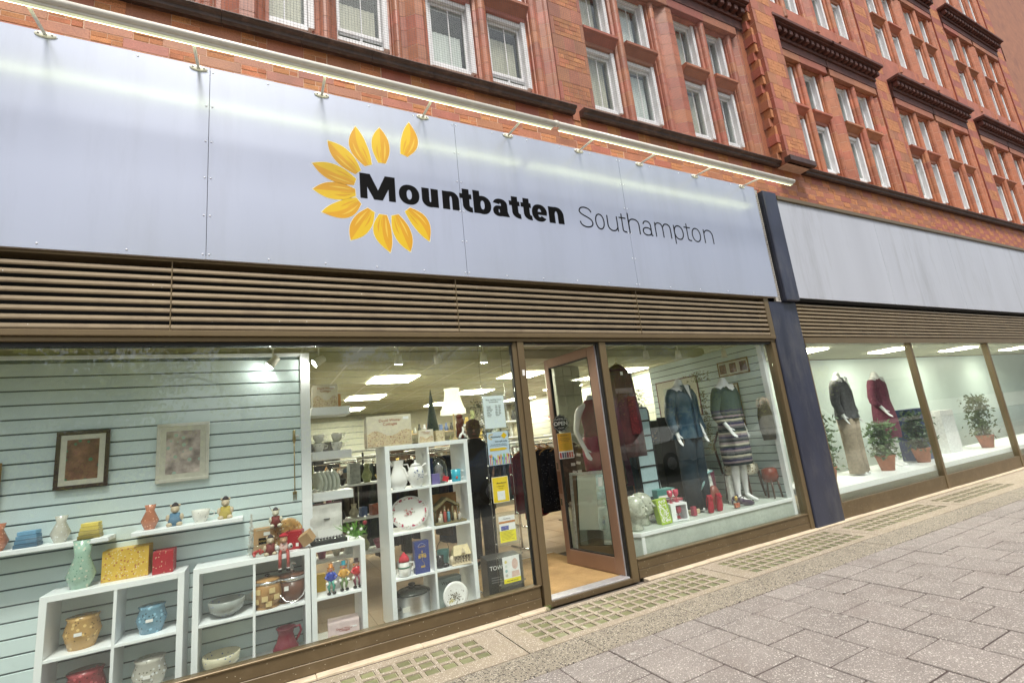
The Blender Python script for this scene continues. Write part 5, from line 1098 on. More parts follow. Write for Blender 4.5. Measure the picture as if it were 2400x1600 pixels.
for k, (lb, x) in enumerate((('long white shelf on the slatwall above the farthest cube unit', -1.25), ('long white shelf on the slatwall left of the terrier figure', -.45))):
    t = thing('wall_shelf', lb, 'shelf', (x, .30, 1.08)); bxo('shelf_board', whitep_m, t, -.34, .34, 0, .195, 0, .03, .003)
    for i, (dx, kind, c, nm) in enumerate(((-.25, 1, (.5, .2, .12), 'terracotta'), (-.10, 0, (.1, .2, .3), 'slate blue'), (.06, 1, (.6, .58, .5), 'cream'), (.22, 0, (.45, .35, .08), 'ochre'))):
        if k == 1 and i in (1, 3):
            t = thing('bear_figurine', '%s capped bear figure on the right long white slatwall shelf' % nm, 'figurine', (x + dx, .40, 1.11)); bear(t, 1.5, P('bear coat ' + nm, c, .8)); continue
        if k == 1 and i == 2: cup('large floral cup on the right long white slatwall shelf', x + dx, .40, 1.11, .06, .09); continue
        t = thing(('book_stack', 'vase')[kind], '%s %s on the %s long white slatwall shelf' % (nm, ('stack of books', 'vase')[kind], ('left', 'right')[k]), ('books', 'vase')[kind], (x + dx, .40, 1.11))
        if kind: MB().loft([(0, .03, .03), (.06, .055, .055), (.13, .025, .025), (.17, .035, .035)], 20).build('vase_body', speckcol('shelf glaze ' + nm, c, [(tuple(min(.8, u * 1.8 + .05) for u in c), .3)], 60, .2), t)
        else:
            for q in range(4): bxo('book', P('shelf book %s %d' % (nm, q), tuple(min(.8, u * (.6 + .4 * q)) for u in c), .5), t, -.06 + .005 * q, .06 - .004 * q, -.05, .05, q * .026, q * .026 + .024, .002)
# ------------------------------------------------------------ posters in clear holders, track spots
cab = thing('poster_cables', 'pair of thin steel cables carrying the poster holders beside the doorway', 'cable', (0, .06, 0))
for x in (1.835, 2.075): MB().tube([(x, 0, .21), (x, 0, 2.36)], .0016, 6).build('cable', chrome_m, cab)
bk_ = P('charcoal print', (.03, .03, .03)); hand_cols = [(.5, .05, .05), (.6, .35, .02), (.02, .2, .45), (.15, .4, .08), (.5, .1, .25), (.7, .5, .05)]
paper = P('printed paper', (.70, .78, .80), .5, .02); yp = P('yellow paper', (.80, .58, .02), .5, .02)
def holder(label, px0, px1, y0, y1, Y=.07):
    x, z, w_, h_ = span(px0, px1, y0, y1, Y); t = thing('poster', label, 'poster', (x, Y, z)); w_ = abs(w_) 
    bxo('acrylic_pocket', clear_m, t, -.118, .118, .002, .005, -.03, h_ + .03, 0)
    for s_ in (-.12, .12):
        for q in (0, h_): bxo('clip', chrome_m, t, s_ - .006, s_ + .006, -.006, .006, q - .005, q + .005, .001)
    return t, w_ * .98, h_ - .004
t, w_, h_ = holder('pale blue white poster with opening hours, topmost beside the doorway', 1131, 1186, 926, 1003)
w_ = .215; bxo('sheet', paper, t, -w_ / 2, w_ / 2, 0, .001, 0, h_, 0)
text('print_title', 'Shop opening hours', .020, 0, -.0008, h_ * .86, bk_, t); text('print_title', 'Southampton', .018, 0, -.0008, h_ * .79, bk_, t)
for i, d_ in enumerate(('Monday', 'Tuesday', 'Wednesday', 'Thursday', 'Friday', 'Saturday', 'Sunday')):
    text('print_day', d_, .0135, -w_ * .36, -.0008, h_ * (.66 - .05 * i), bk_, t, align='LEFT'); text('print_time', '9am - 5pm' if i < 6 else 'Closed', .0135, w_ * .05, -.0008, h_ * (.68 - .05 * i), bk_, t, align='LEFT')
t, w_, h_ = holder('blue white poster with yellow arrow and many coloured raised hands', 1141, 1196, 1010, 1089); w_ = .215
bxo('sheet', mat('pale blue paper', (.50, .62, .74), .5, .02), t, -w_ / 2, w_ / 2, 0, .001, 0, h_, 0)
b = MB()
for k in range(10):
    a = RD(60 + 24 * k); c_ = Vector((-.065, h_ * .86)); d_ = Vector((cos(a), sin(a))); n_v = Vector((-d_.y, d_.x)) * .004
    p = [c_ + d_ * .013, c_ + d_ * .022 + n_v, c_ + d_ * .034, c_ + d_ * .022 - n_v]; b.add([(q.x, -.0008, q.y) for q in p], [(0, 1, 2, 3)])
b.add([(.065, -.0008, h_ * .97), (.097, -.0008, h_ * .87), (.065, -.0008, h_ * .77), (.033, -.0008, h_ * .87)], [(0, 3, 2, 1)])
b.box(-w_ * .42, w_ * .28, -.001, 0, h_ * .43, h_ * .51); b.add([(w_ * .28, -.001, h_ * .43), (w_ * .42, -.001, h_ * .47), (w_ * .28, -.001, h_ * .51)], [(0, 1, 2)]); b.build('yellow_print', yel1_m, t)
text('print_title', 'Mountbatten', .020, -.02, -.0012, h_ * .83, bk_, t, bold=.01); text('print_line', 'Give a gift today', .019, .03, -.0012, h_ * .69, bk_, t, bold=.01)
for k in range(2): text('print_line', 'help us to care for people and families' if k else 'Your gift could make a difference', .0115, 0, -.0012, h_ * (.61 - .045 * k), bk_, t)
rp = random.Random(6)
for k in range(13):
    x = -w_ * .44 + w_ * .88 * k / 12; hh = h_ * rp.uniform(.14, .34); b = MB(); b.box(x - .004, x + .004, -.0012, 0, .004, hh - .014); b.add([(x - .008, -.0012, hh - .018), (x + .008, -.0012, hh - .018), (x + .007, -.0012, hh - .004), (x - .007, -.0012, hh - .004)], [(0, 1, 2, 3)])
    for f in range(4): b.box(x - .008 + f * .0043, x - .0053 + f * .0043, -.0012, 0, hh - .004, hh + .006 + (f % 3) * .002)
    b.build('printed_hand', P('hand ink %d' % (k % 6), hand_cols[k % 6]), t)
t, w_, h_ = holder('small yellow poster with a white square at its foot', 1155, 1192, 1116, 1176); w_ = .155
bxo('sheet', whiteg_m, t, -w_ / 2 - .004, w_ / 2 + .004, 0, .001, -.004, h_ + .004, 0); bxo('yellow_field', yp, t, -w_ / 2, w_ / 2, -.0008, 0, 0, h_, 0)
text('print_title', 'Mountbatten', .018, .012, -.0015, h_ * .74, bk_, t, bold=.01); text('print_line', 'Volunteers needed', .010, .0, -.0015, h_ * .62, bk_, t); text('print_line', 'in our shop', .010, 0, -.0015, h_ * .54, bk_, t); bxo('white_square', P('white sticker', (.8, .8, .8)), t, -.038, .038, -.0015, -.0009, h_ * .08, h_ * .08 + .078, 0)
t, w_, h_ = holder('poster with a white top, a small blue photograph and a yellow text block', 1169, 1210, 1206, 1269); w_ = .16
bxo('sheet', P('white sticker', (.8, .8, .8)), t, -w_ / 2, w_ / 2, 0, .001, 0, h_, 0); bxo('yellow_block', P('lemon paper', (.82, .72, .02)), t, -w_ / 2, w_ / 2, -.0008, 0, 0, h_ * .44, 0)
bxo('photo_print', speckcol('tiny crowd photo', (.1, .12, .4), [((.5, .4, .35), .3), ((.03, .03, .06), .3)], 90), t, -w_ * .40, w_ * .08, -.0008, 0, h_ * .45, h_ * .62, 0); bxo('orange_line', P('orange card', (.5, .2, .05)), t, -w_ / 2, w_ / 2, -.0008, 0, h_ * .72, h_ * .80, 0); text('print_title', 'Mountbatten', .014, 0, -.0014, h_ * .87, bk_, t)
for k in range(7): bxo('text_line', P('brown print', (.35, .28, .03)), t, -w_ * .42, w_ * (.38 - .1 * (k % 3)), -.0014, -.0009, h_ * (.40 - .052 * k), h_ * (.40 - .052 * k) + .003, 0)
t, w_, h_ = holder('lowest poster, white with a pale portrait drawing over a yellow strip', 1178, 1220, 1300, 1364); w_ = .165
bxo('sheet', P('white sticker', (.8, .8, .8)), t, -w_ / 2, w_ / 2, 0, .001, 0, h_, 0); bxo('yellow_strip', P('lemon paper', (.82, .72, .02)), t, -w_ / 2, w_ / 2, -.0008, 0, 0, h_ * .17, 0); text('print_line', 'Give a little, help a lot', .0125, 0, -.0014, h_ * .06, bk_, t, bold=.01)
b = MB(); b.loft([(0, .028, .0), (.001, .028, .0)], 4); b = MB(); b.add([(.035 + .030 * cos(a), -.0009, h_ * .68 + .045 * sin(a)) for a in [2 * pi * k / 20 for k in range(20)]], [tuple(range(20))]); b.add([(-.005, -.0009, h_ * .2), (.075, -.0009, h_ * .2), (.07, -.0009, h_ * .42), (.0, -.0009, h_ * .42)], [(0, 1, 2, 3)]); b.build('printed_portrait', speckcol('pale portrait ink', (.66, .46, .40), [((.75, .7, .68), .3), ((.4, .25, .22), .12)], 130), t)
for k in range(4): MB().add([(-.052 + .013 * cos(a), -.0009, h_ * (.80 - .17 * k) + .013 * sin(a)) for a in [2 * pi * q / 14 for q in range(14)]], [tuple(range(14))]).build('printed_roundel', P('roundel ink %d' % k, [(.7, .6, .2), (.6, .65, .6), (.3, .5, .5), (.5, .5, .45)][k]), t)
cart = carton('black appliance carton standing on the floor behind the lowest poster', 2.02, .30, .052, .34, .24, .36, P('satin black card', (.022, .024, .025), .35), lid=False)
cart.rotation_euler = (0, 0, RD(-8)); text('printed_title', 'TOWER', .05, -.06, -.001, .27, P('white sticker', (.8, .8, .8)), cart, bold=.02)
for k in range(3): bxo('print_line', P('grey print', (.2, .2, .2)), cart, -.14, -.06 + .02 * k, -.001, 0, .20 - .02 * k, .208 - .02 * k, 0)
bxo('printed_pan', P('dark steel print', (.09, .09, .09), .2), cart, -.05, .14, -.001, 0, .05, .16, 0)
def spot(label, x, Y, lit, ang=0.0, el=0.0):
    t = thing('track_spot', label, 'spotlight', (x, Y, 2.32), group='white spotlights inside the window'); M_ = Matrix.Rotation(RD(el), 4, 'X') @ Matrix.Rotation(RD(ang), 4, 'Y')
    MB().loft([(-.045, .036, .036), (-.04, .040, .040), (.03, .032, .032), (.055, .028, .028)], 18, M=M_).build('spot_body', P('cream spot shell', (.68, .66, .55), .4), t)
    MB().loft([(-.048, .033, .033), (-.044, .033, .033)], 18, M=M_).build('lens', spot_m if lit else P('dull lens', (.5, .5, .42), .3), t)
    MB().box(-.006, .006, -.006, .006, .05, .125).box(-.02, .02, -.02, .02, .118, .13).build('stem', P('cream spot shell', (.68, .66, .55), .4), t)
for lb, px, lit, an, el in (('white spotlight tilted to the left beside the slatwall', 747, True, 58, -10), ('lit white spotlight above the large carton', 934, True, 0, 10), ('unlit white spotlight left of the table lamp', 1026, False, -14, 5), ('lit white spotlight nearest the doorway post', 1134, True, 0, 8), ('unlit spotlight above the hanging maroon garment', 1516, False, 0, 0), ('unlit spotlight above the blue shirt', 1592, False, 0, 0), ('unlit spotlight above the striped dress', 1700, False, 0, 0), ('white spotlight farthest to the left over the slatwall', 640, True, 40, 0)):
    spot(lb, at(px, 845, .42).x, .42, lit, an, el)
tk = thing('light_track', 'white light track running along behind the top of the window', 'light track', (0, .42, 2.445)); MB().box(-2.6, 6.0, -.018, .018, 0, .02).build('track_bar', P('cream spot shell', (.68, .66, .55), .4), tk)

# ------------------------------------------------------------ right window: platform and what stands on it
PZ = .395
pf_ = thing('display_platform', 'white edged platform with pale wood panels in the right window', 'platform', (3.50, .10, .05)); pw = mat('pale washed wood', (.50, .55, .50), .5, .12, 5, streak=.08, grain=((.38, .43, .38), 30, .4))
bxo('front_panel', pw, pf_, .04, 2.53, .012, .03, 0, PZ - .085, .001); bxo('top_board', pw, pf_, 0, 2.53, .02, 1.35, PZ - .075, PZ - .055, .001)
bxo('edge_trim', whitep_m, pf_, -.005, 2.53, -.004, .02, PZ - .088, PZ - .050, .002); bxo('corner_trim', whitep_m, pf_, .0, .04, .002, .03, 0, PZ - .089, .002)
e_ = bxo('side_panel', pw, pf_, -.16, .0, -.006, .006, 0, PZ - .089, .001); e_.rotation_euler = (0, 0, RD(-55)); e_.location = (.0, .012, 0)
e_ = bxo('edge_trim', whitep_m, pf_, -.17, .0, -.012, .006, PZ - .088, PZ - .05, .001); e_.rotation_euler = (0, 0, RD(-55))
MB().add([(0, .0, PZ - .056), (-.098, .139, PZ - .056), (-.098, .30, PZ - .056), (0, .30, PZ - .056)], [(0, 3, 2, 1)]).build('top_board', pw, pf_)
bxo('side_panel', pw, pf_, .0, .012, .03, 1.35, 0, PZ - .08, .001)
plt = bxo('mannequin_plinth', whitep_m, None, 3.53, 3.9, 1.455 - .80, 1.455 - .79, .05, .051) if False else None
gh_m = mat('frosted crackle glass', (.50, .52, .43), .12, .25, 10, .25, 60, speck=[((.8, .8, .7), 75, .2)], grain=((.30, .33, .26), 18, .7))
for lb, xx, yy, s_ in (('frosted crackle glass head, front one of two', 3.585, .26, 1.22), ('frosted crackle glass head, behind and right of the other', 3.83, .42, 1.2)):
    t = thing('glass_bust', lb, 'glass head', (xx, yy, PZ), RD(28), 'frosted glass heads'); b = MB()
    b.loft([(0, .058, .055), (.01, .062, .058), (.05, .052, .05), (.085, .058, .055, 0, 0), (.105, .068, .078, 0, -.02), (.14, .078, .09, 0, -.012), (.18, .083, .098, 0, -.005), (.22, .082, .10, 0, 0), (.255, .07, .088, 0, .004), (.28, .045, .055, 0, .006), (.29, .01, .012, 0, .006)], 26, M=Matrix.Scale(s_, 4))
    b.tube([(0, -.098 * s_, .195 * s_), (0, -.122 * s_, .165 * s_), (0, -.10 * s_, .155 * s_)], [.009, .015, .010], 8); b.ell(0, -.10 * s_, .132 * s_, .022, .012, .008); b.ell(.083 * s_, 0, .175 * s_, .008, .016, .026); b.ell(-.083 * s_, 0, .175 * s_, .008, .016, .026); b.build('head', gh_m, t)
    MB().ell(-.034 * s_, -.097 * s_, .195 * s_, .0065, n=8, m=4).ell(.034 * s_, -.097 * s_, .195 * s_, .0065, n=8, m=4).build('eye_mark', black_m, t)
gb = carton('lime green tall box with white lace pattern, leaning back', 3.985, .22, PZ, .135, .10, .27, mat('lime card', (.36, .52, .04), .4, .05), lid=False); gb.rotation_euler = (RD(-6), RD(-5), RD(-10))
b = MB(); rp = random.Random(9)
for k in range(150):
    u, v_ = rp.uniform(-.052, .052), rp.uniform(.02, .25); s_ = rp.uniform(.004, .009); a = rp.random() * 3
    b.add([(u + s_ * cos(a + q * pi / 2), -.0012 - k * 4e-6, v_ + s_ * sin(a + q * pi / 2)) for q in range(4)], [(0, 1, 2, 3)])
b.build('lace_print', whiteg_m, gb)
wx = thing('gift_box', 'white windowed gift box with a pink wine glass inside', 'gift box', (4.19, .22, PZ), RD(-12)); b = MB(); b.box(-.105, -.1, 0, .14, 0, .19).box(.1, .105, 0, .14, 0, .19).box(-.1, .1, 0, .14, 0, .005).box(-.1, .1, 0, .14, .185, .19).box(-.1, .1, .135, .14, .005, .185).box(-.1, -.045, -.001, .002, .005, .185).box(.088, .1, -.001, .002, .005, .185).box(-.045, .088, -.001, .002, .005, .018).box(-.045, .088, -.001, .002, .168, .185); b.build('box_body', whitep_m, wx)
pink = mat('pink glass', (.52, .05, .10), .08, .05, 5, coat=.5); MB().loft([(.02, .03, .03), (.024, .004, .004), (.07, .004, .004), (.08, .03, .03), (.11, .038, .038), (.15, .033, .033)], 20, .02, .06).build('wine_glass', pink, wx); bxo('leaflet', P('dark red card', (.3, .03, .05)), wx, -.03, .03, .05, .052, .02, .05, 0)
for k, (lb, xx) in enumerate((('pink stemmed glass standing left on the windowed gift box', 4.15), ('pink stemmed glass standing right on the windowed gift box', 4.24))):
    t = thing('stemmed_glass', lb, 'wine glass', (xx, .29, PZ + .195), 0, 'pink stemmed glasses'); MB().loft([(0, .026, .026), (.003, .024, .024), (.006, .003, .003), (.055, .003, .003), (.065, .02, .02), (.09, .032, .032), (.135, .030, .030), (.134, .028, .028), (.09, .028, .028)], 20).build('glass_body', pink, t)
cb = carton('shallow pink edged box behind the windowed gift box', 4.33, .40, PZ, .22, .16, .20, P('blue grey printed card', (.40, .42, .52), .4, .4), lid=False); bxo('pink_lid', P('pink red card', (.42, .08, .10)), cb, -.115, .115, -.004, .165, .18, .205, .002)
pb = thing('clear_tub', 'clear plastic tub behind the lime green box', 'tub', (4.12, .50, PZ)); MB().loft([(0, .17, .11), (.19, .20, .13), (.2, .21, .14), (.215, .21, .14)], 30, sq=.6).build('tub_body', tint_m, pb)
tb = carton('teal folded box lying on the clear tub', 4.32, .52, PZ + .216, .26, .15, .10, P('teal card', (.05, .22, .20)), rz=RD(-6), lid=False); bxo('code_sticker', whiteg_m, tb, .08, .11, -.001, 0, .06, .09, 0); bxo('white_band', whiteg_m, tb, -.12, .13, -.001, 0, .0, .03, 0)
cd_ = thing('candlestick', 'turned pale wooden candlestick left of the glass heads', 'candlestick', (3.66, .62, PZ)); MB().loft([(0, .07, .07), (.02, .07, .07), (.035, .035, .035), (.06, .04, .04), (.08, .028, .028), (.12, .042, .042), (.40, .026, .026), (.41, .034, .034), (.425, .024, .024), (.45, .036, .036), (.47, .03, .03), (.51, .026, .026), (.52, .055, .055), (.53, .055, .055)], 22).build('turned_wood', mat('limed wood', (.60, .46, .26), .6, .2, 8, streak=.1, grain=((.45, .3, .15), 50, .4)), cd_)
shoe_red = mat('red suede', (.38, .015, .035), .9, .15, 20, .3, 200)
for lb, xx, dx in (('red high heeled shoe standing on its toe, left of the pair', 4.73, 0), ('red high heeled shoe standing on its toe, right of the pair', 4.88, 0)):
    t = thing('red_shoe', lb, 'shoe', (xx, .26, PZ), RD(4), 'red shoes standing upright'); b = MB(); b.loft([(0, .034, .022, 0, .01), (.01, .042, .026, 0, .01), (.05, .045, .030, 0, .006), (.10, .034, .03, 0, 0), (.14, .028, .028, 0, 0), (.18, .036, .03, 0, 0), (.2, .038, .028, 0, 0)], 18); b.tube([(0, .02, .19), (.0, .05, .14), (.0, .06, .06)], [.016, .008, .005]); b.build('shoe_upper', shoe_red, t); MB().ell(0, -.028, .155, .022, .008, .014).ell(-.018, -.03, .165, .014, .006, .010).ell(.018, -.03, .165, .014, .006, .010).build('bow', shoe_red, t)
vs_ = thing('brown_vase', 'rounded reddish brown leather bag standing behind the red shoes', 'bag', (5.0, .42, PZ)); MB().loft([(0, .085, .05), (.02, .10, .06), (.12, .095, .055), (.2, .07, .045), (.26, .04, .03), (.27, .01, .01)], 24).build('bag_body', mat('russet leather', (.23, .065, .045), .35, .15, 9), vs_)
pg_ = thing('perfume_bottle', 'small square perfume bottle with amber red scent and a gold stopper', 'bottle', (5.10, .20, PZ)); bxo('bottle_glass', clear_m, pg_, -.045, .045, -.02, .025, 0, .085, .008); bxo('scent', mat('amber red scent', (.50, .10, .03), .1, .1, 8), pg_, -.038, .038, -.013, .018, .006, .06, .004); MB().loft([(.085, .012, .012), (.10, .012, .012), (.102, .02, .02), (.125, .02, .02), (.14, .01, .01)], 14).build('stopper', gold, pg_)
pur = mat('dark purple leather', (.05, .03, .065), .35, .15, 9)
for lb, xx, yy, rz_ in (('dark purple court shoe pointing right, nearer one', 5.30, .24, RD(-100)), ('dark purple court shoe pointing right, farther one', 5.36, .36, RD(-112))):
    t = thing('purple_shoe', lb, 'shoe', (xx, yy, PZ), rz_ + pi, 'dark purple shoes'); b = MB(); b.tube([(0, .09, .075), (0, .05, .055), (0, -.01, .035), (0, -.07, .022), (0, -.12, .015)], [.030, .032, .034, .036, .018], 12); b.tube([(0, .10, .06), (0, .105, 0)], [.014, .008]); b.build('shoe_upper', pur, t); MB().tube([(-.03, .04, .10), (0, .02, .115), (.03, .04, .10)], .006, 6).build('strap', pur, t)
# ---- mannequins
man_m = mat('white mannequin gloss', (.80, .80, .80), .22, .02, 3)
def hand_pts(P_, E_, w, d, side, bend=.25, s=1.0):
    """palm and five fingers from wrist index w at position, direction d"""
    d = Vector(d).normalized(); base = Vector(P_[w][:3]); lat = d.cross(Vector((0, 1, 0))).normalized() * side; fr = Vector((0, -1, 0))
    palm = base + d * .055 * s; P_.append((*palm, .022 * s)); pi_ = len(P_) - 1; E_.append((w, pi_))
    for k, (off, ln) in enumerate(((-.021, .065), (-.007, .078), (.008, .072), (.022, .055))):
        a = palm + lat * off * s + d * .026 * s; m_ = a + d * ln * .5 * s + fr * .004; e = a + d * ln * s + fr * bend * ln * s
        P_.append((*a, .009 * s)); P_.append((*m_, .0078 * s)); P_.append((*e, .006 * s)); n = len(P_); E_ += [(pi_, n - 3), (n - 3, n - 2), (n - 2, n - 1)]
    a = base + d * .025 * s - lat * .024 * s + fr * .01; e = a + d * .035 * s - lat * .020 * s + fr * .02 * s; P_.append((*a, .010 * s)); P_.append((*e, .0075 * s)); n = len(P_); E_ += [(w, n - 2), (n - 2, n - 1)]
def mannequin(t, H=1.55, armL=((-.19, 0, 1.40), (-.25, .01, 1.12), (-.27, -.05, .88)), armR=((.19, 0, 1.40), (.25, .01, 1.12), (.27, -.05, .88)), legs=True, m_=man_m, hip=.12, female=True, foot=True):
    k = H / 1.55
    P_ = [(0, 0, .93 * k, .13), (0, 0, 1.12 * k, .105), (0, 0, 1.30 * k, .125), (0, .01, 1.42 * k, .075), (0, .005, 1.50 * k, .050), (0, .0, 1.56 * k, .050)]
    E_ = [(0, 1), (1, 2), (2, 3), (3, 4), (4, 5)]
    for arm, sd_ in ((armL, -1), (armR, 1)):
        n = len(P_); P_ += [(arm[0][0] * .8, arm[0][1], arm[0][2] * k, .055), (arm[0][0], arm[0][1], arm[0][2] * k - .04, .048), (arm[1][0], arm[1][1], arm[1][2] * k, .036), (arm[2][0], arm[2][1], arm[2][2] * k, .024)]
        E_ += [(3, n), (n, n + 1), (n + 1, n + 2), (n + 2, n + 3)]; dv = Vector(arm[2]) - Vector(arm[1]); hand_pts(P_, E_, n + 3, dv, sd_)
    if legs:
        for sd_ in (-1, 1):
            n = len(P_); fx = sd_ * .085; P_ += [(sd_ * .085, 0, .82 * k, .082), (sd_ * .08, -.01, .50 * k, .055), (sd_ * .078, .01, .33 * k, .052), (fx, .02, .08 * k, .030), (fx + .0, -.05, .045, .030), (fx + .0, -.13, .018, .020)]
            E_ += [(0, n), (n, n + 1), (n + 1, n + 2), (n + 2, n + 3), (n + 3, n + 4), (n + 4, n + 5)]
    return skin('mannequin_body', P_, E_, m_, t, 2)
def sleeve(pts, r, m_, t, name='sleeve', rip=0):
    b = MB(); b.tube(pts, r, 14); return b.build(name, m_, t)
# A: shirt and trousers
A = thing('mannequin', 'white headless mannequin in a crumpled blue satin shirt and dark trousers', 'mannequin', (4.80, .50, PZ), RD(10))
mannequin(A, 1.62, armL=((-.20, 0, 1.40), (-.27, .02, 1.12), (-.30, -.06, .90)), armR=((.20, 0, 1.40), (.28, .02, 1.12), (.26, -.06, .90)))
sat = mat('blue satin', (.028, .07, .115), .30, .45, 7, .9, 14, grain=((.09, .13, .16), 7, .8)); shirt = MB()
shirt.loft([(.87, .235, .15), (.95, .225, .145), (1.1, .19, .13), (1.25, .20, .14), (1.38, .21, .13), (1.44, .18, .10), (1.50, .09, .075), (1.535, .075, .07)][::-1], 48, rip=.09, nr=7, caps=False); shirt.build('shirt', sat, A)
for s_ in (-1, 1): sleeve([(s_ * .17, 0, 1.455), (s_ * .225, 0, 1.38), (s_ * .265, .015, 1.2), (s_ * .285, .01, 1.12), (s_ * .298, -.03, 1.0), (s_ * .296, -.05, .95)], [.07, .075, .068, .062, .05, .042], sat, A)
MB().add([(-.02, -.122, 1.33), (-.10, -.10, 1.52), (-.05, -.085, 1.545), (0, -.13, 1.36)], [(0, 1, 2, 3)]).add([(.02, -.122, 1.33), (.10, -.10, 1.52), (.05, -.085, 1.545), (0, -.13, 1.36)], [(3, 2, 1, 0)]).build('collar', mat('dark satin collar', (.03, .055, .07), .35, .3, 8), A)
MB().add([(0, -.150, 1.335), (-.050, -.103, 1.53), (.052, -.103, 1.53)], [(0, 2, 1)]).build('bare_neckline', man_m, A)
bxo('button_placket', P('dark satin edge', (.02, .045, .08), .35), A, -.012, .012, -.158, -.15, .88, 1.32, .003)
MB().loft([(1.0, .155, .12), (.9, .185, .135), (.86, .19, .135)][::-1], 24).build('trouser_top', P('dark teal cord', (.008, .018, .030), .8, .3), A)
tro = mat('dark teal fabric', (.007, .02, .032), .85, .5, 10, .3, 50)
for s_ in (-1, 1): MB().loft([(.03, .105, .11, s_ * .10, 0), (.3, .10, .105, s_ * .10, 0), (.6, .10, .11, s_ * .095, 0), (.88, .10, .13, s_ * .085, 0)], 24, rip=.05, nr=5).build('trouser_leg', tro, A)
# B: striped knitted dress
B = thing('mannequin', 'white headless mannequin in a grey green knitted dress with striped skirt', 'mannequin', (5.50, .40, PZ), RD(4))
mannequin(B, 1.60, armL=((-.18, 0, 1.40), (-.24, .02, 1.12), (-.21, -.10, .92)), armR=((.18, 0, 1.40), (.25, .04, 1.12), (.30, .02, .90)))
def knit():
    m_ = bpy.data.materials.new('striped knit'); m_.use_nodes = True; N = m_.node_tree.nodes; L = m_.node_tree.links; P_ = N['Principled BSDF']; P_.inputs['Roughness'].default_value = .95
    g = N.new('ShaderNodeTexCoord'); sp = N.new('ShaderNodeSeparateXYZ'); L.new(g.outputs['Object'], sp.inputs[0])
    nz = N.new('ShaderNodeTexNoise'); nz.inputs['Scale'].default_value = 9; L.new(g.outputs['Object'], nz.inputs['Vector'])
    ad = N.new('ShaderNodeMath'); ad.operation = 'MULTIPLY_ADD'; ad.inputs[1].default_value = .018; L.new(nz.outputs[0], ad.inputs[0]); L.new(sp.outputs[2], ad.inputs[2])
    ab = N.new('ShaderNodeMath'); ab.operation = 'ABSOLUTE'; L.new(sp.outputs[0], ab.inputs[0])
    mr = N.new('ShaderNodeMapRange'); mr.inputs[1].default_value = .46; mr.inputs[2].default_value = 1.18; L.new(ad.outputs[0], mr.inputs[0])
    cr = N.new('ShaderNodeValToRGB'); cr.color_ramp.interpolation = 'CONSTANT'; L.new(mr.outputs[0], cr.inputs[0]); el = cr.color_ramp.elements
    dk, gy, pk_, cr_, nv, gn = (.022, .03, .035), (.13, .13, .13), (.28, .22, .24), (.48, .45, .36), (.045, .04, .09), (.048, .064, .062)
    seq = [gn, dk, pk_, nv, gy, cr_, dk, gy, pk_, nv, gn, cr_, pk_, dk, gy, nv, pk_, cr_, gn, dk, gy, pk_, nv, gy, cr_, dk, pk_, gn, gy, nv, (.05, .08, .075)]
    while len(el) > 1: el.remove(el[0])
    el[0].position = 0; el[0].color = (*seq[0], 1)
    for i, c in enumerate(seq[1:], 1): e = el.new(1.0 * i / (len(seq) - 1)); e.color = (*c, 1)
    L.new(cr.outputs[0], P_.inputs[0]); nb_ = N.new('ShaderNodeTexNoise'); nb_.inputs['Scale'].default_value = 120; L.new(g.outputs['Object'], nb_.inputs['Vector']); bp = N.new('ShaderNodeBump'); bp.inputs['Strength'].default_value = .6; bp.inputs['Distance'].default_value = .005; L.new(nb_.outputs[0], bp.inputs['Height']); L.new(bp.outputs[0], P_.inputs['Normal'])
    return m_
kn = knit()
MB().loft([(.47, .215, .15), (.48, .22, .155), (.62, .235, .16), (.80, .225, .155), (.95, .20, .145), (1.10, .165, .125), (1.25, .185, .13), (1.38, .195, .12), (1.44, .165, .09), (1.475, .10, .08)][::-1], 44, rip=.05, nr=6).build('knitted_dress', kn, B)
for s_ in (-1, 1): sleeve([(s_ * .155, 0, 1.44), (s_ * .20, 0, 1.36), (s_ * .235, .02, 1.18), (s_ * .24, .01, 1.10), (s_ * (.225 if s_ < 0 else .265), -.05 if s_ < 0 else .03, 1.0)], [.062, .066, .060, .060, .052], kn, B)
MB().add([(-.085 * 1, -.088, 1.50), (-.06, -.112, 1.44), (0, -.125, 1.41), (.06, -.112, 1.44), (.085, -.088, 1.50)], [(0, 1, 2, 3, 4)]).build('neckline', man_m, B)
# C: maroon dress behind the door
C_ = thing('mannequin', 'white headless mannequin in a sleeveless maroon dress, seen through the door', 'mannequin', (3.655, .88, PZ), RD(-12))
mannequin(C_, 1.52, armL=((-.18, 0, 1.38), (-.235, .01, 1.12), (-.20, -.11, .90)), armR=((.18, 0, 1.38), (.25, .02, 1.12), (.30, -.05, .88)))
mar_d = mat('maroon satin', (.26, .010, .05), .35, .3, 9, .4, 20, grain=((.30, .03, .09), 8, .5)); mar_v = P('dark maroon velvet', (.15, .008, .03), .8, .3)
MB().loft([(.62, .17, .12), (.75, .18, .13), (.92, .185, .135), (1.0, .165, .12), (1.02, .155, .118)], 30, rip=.03, nr=6).build('dress_skirt', mar_d, C_); MB().loft([(1.02, .142, .118), (1.1, .125, .112), (1.22, .142, .12), (1.32, .145, .12), (1.40, .11, .10), (1.44, .085, .085), (1.46, .08, .08)], 30).build('dress_bodice', mar_v, C_)
sc_ = thing('red_hat', 'bright red felt hat on a stand behind the maroon dressed mannequin', 'hat', (4.0, 1.05, 2.02)); MB().loft([(0, .11, .09), (.02, .10, .08), (.06, .06, .05), (.12, .035, .03), (.17, .012, .012)], 18, rip=.15, nr=4).build('hat_body', P('red felt', (.42, .015, .03), .9), sc_)
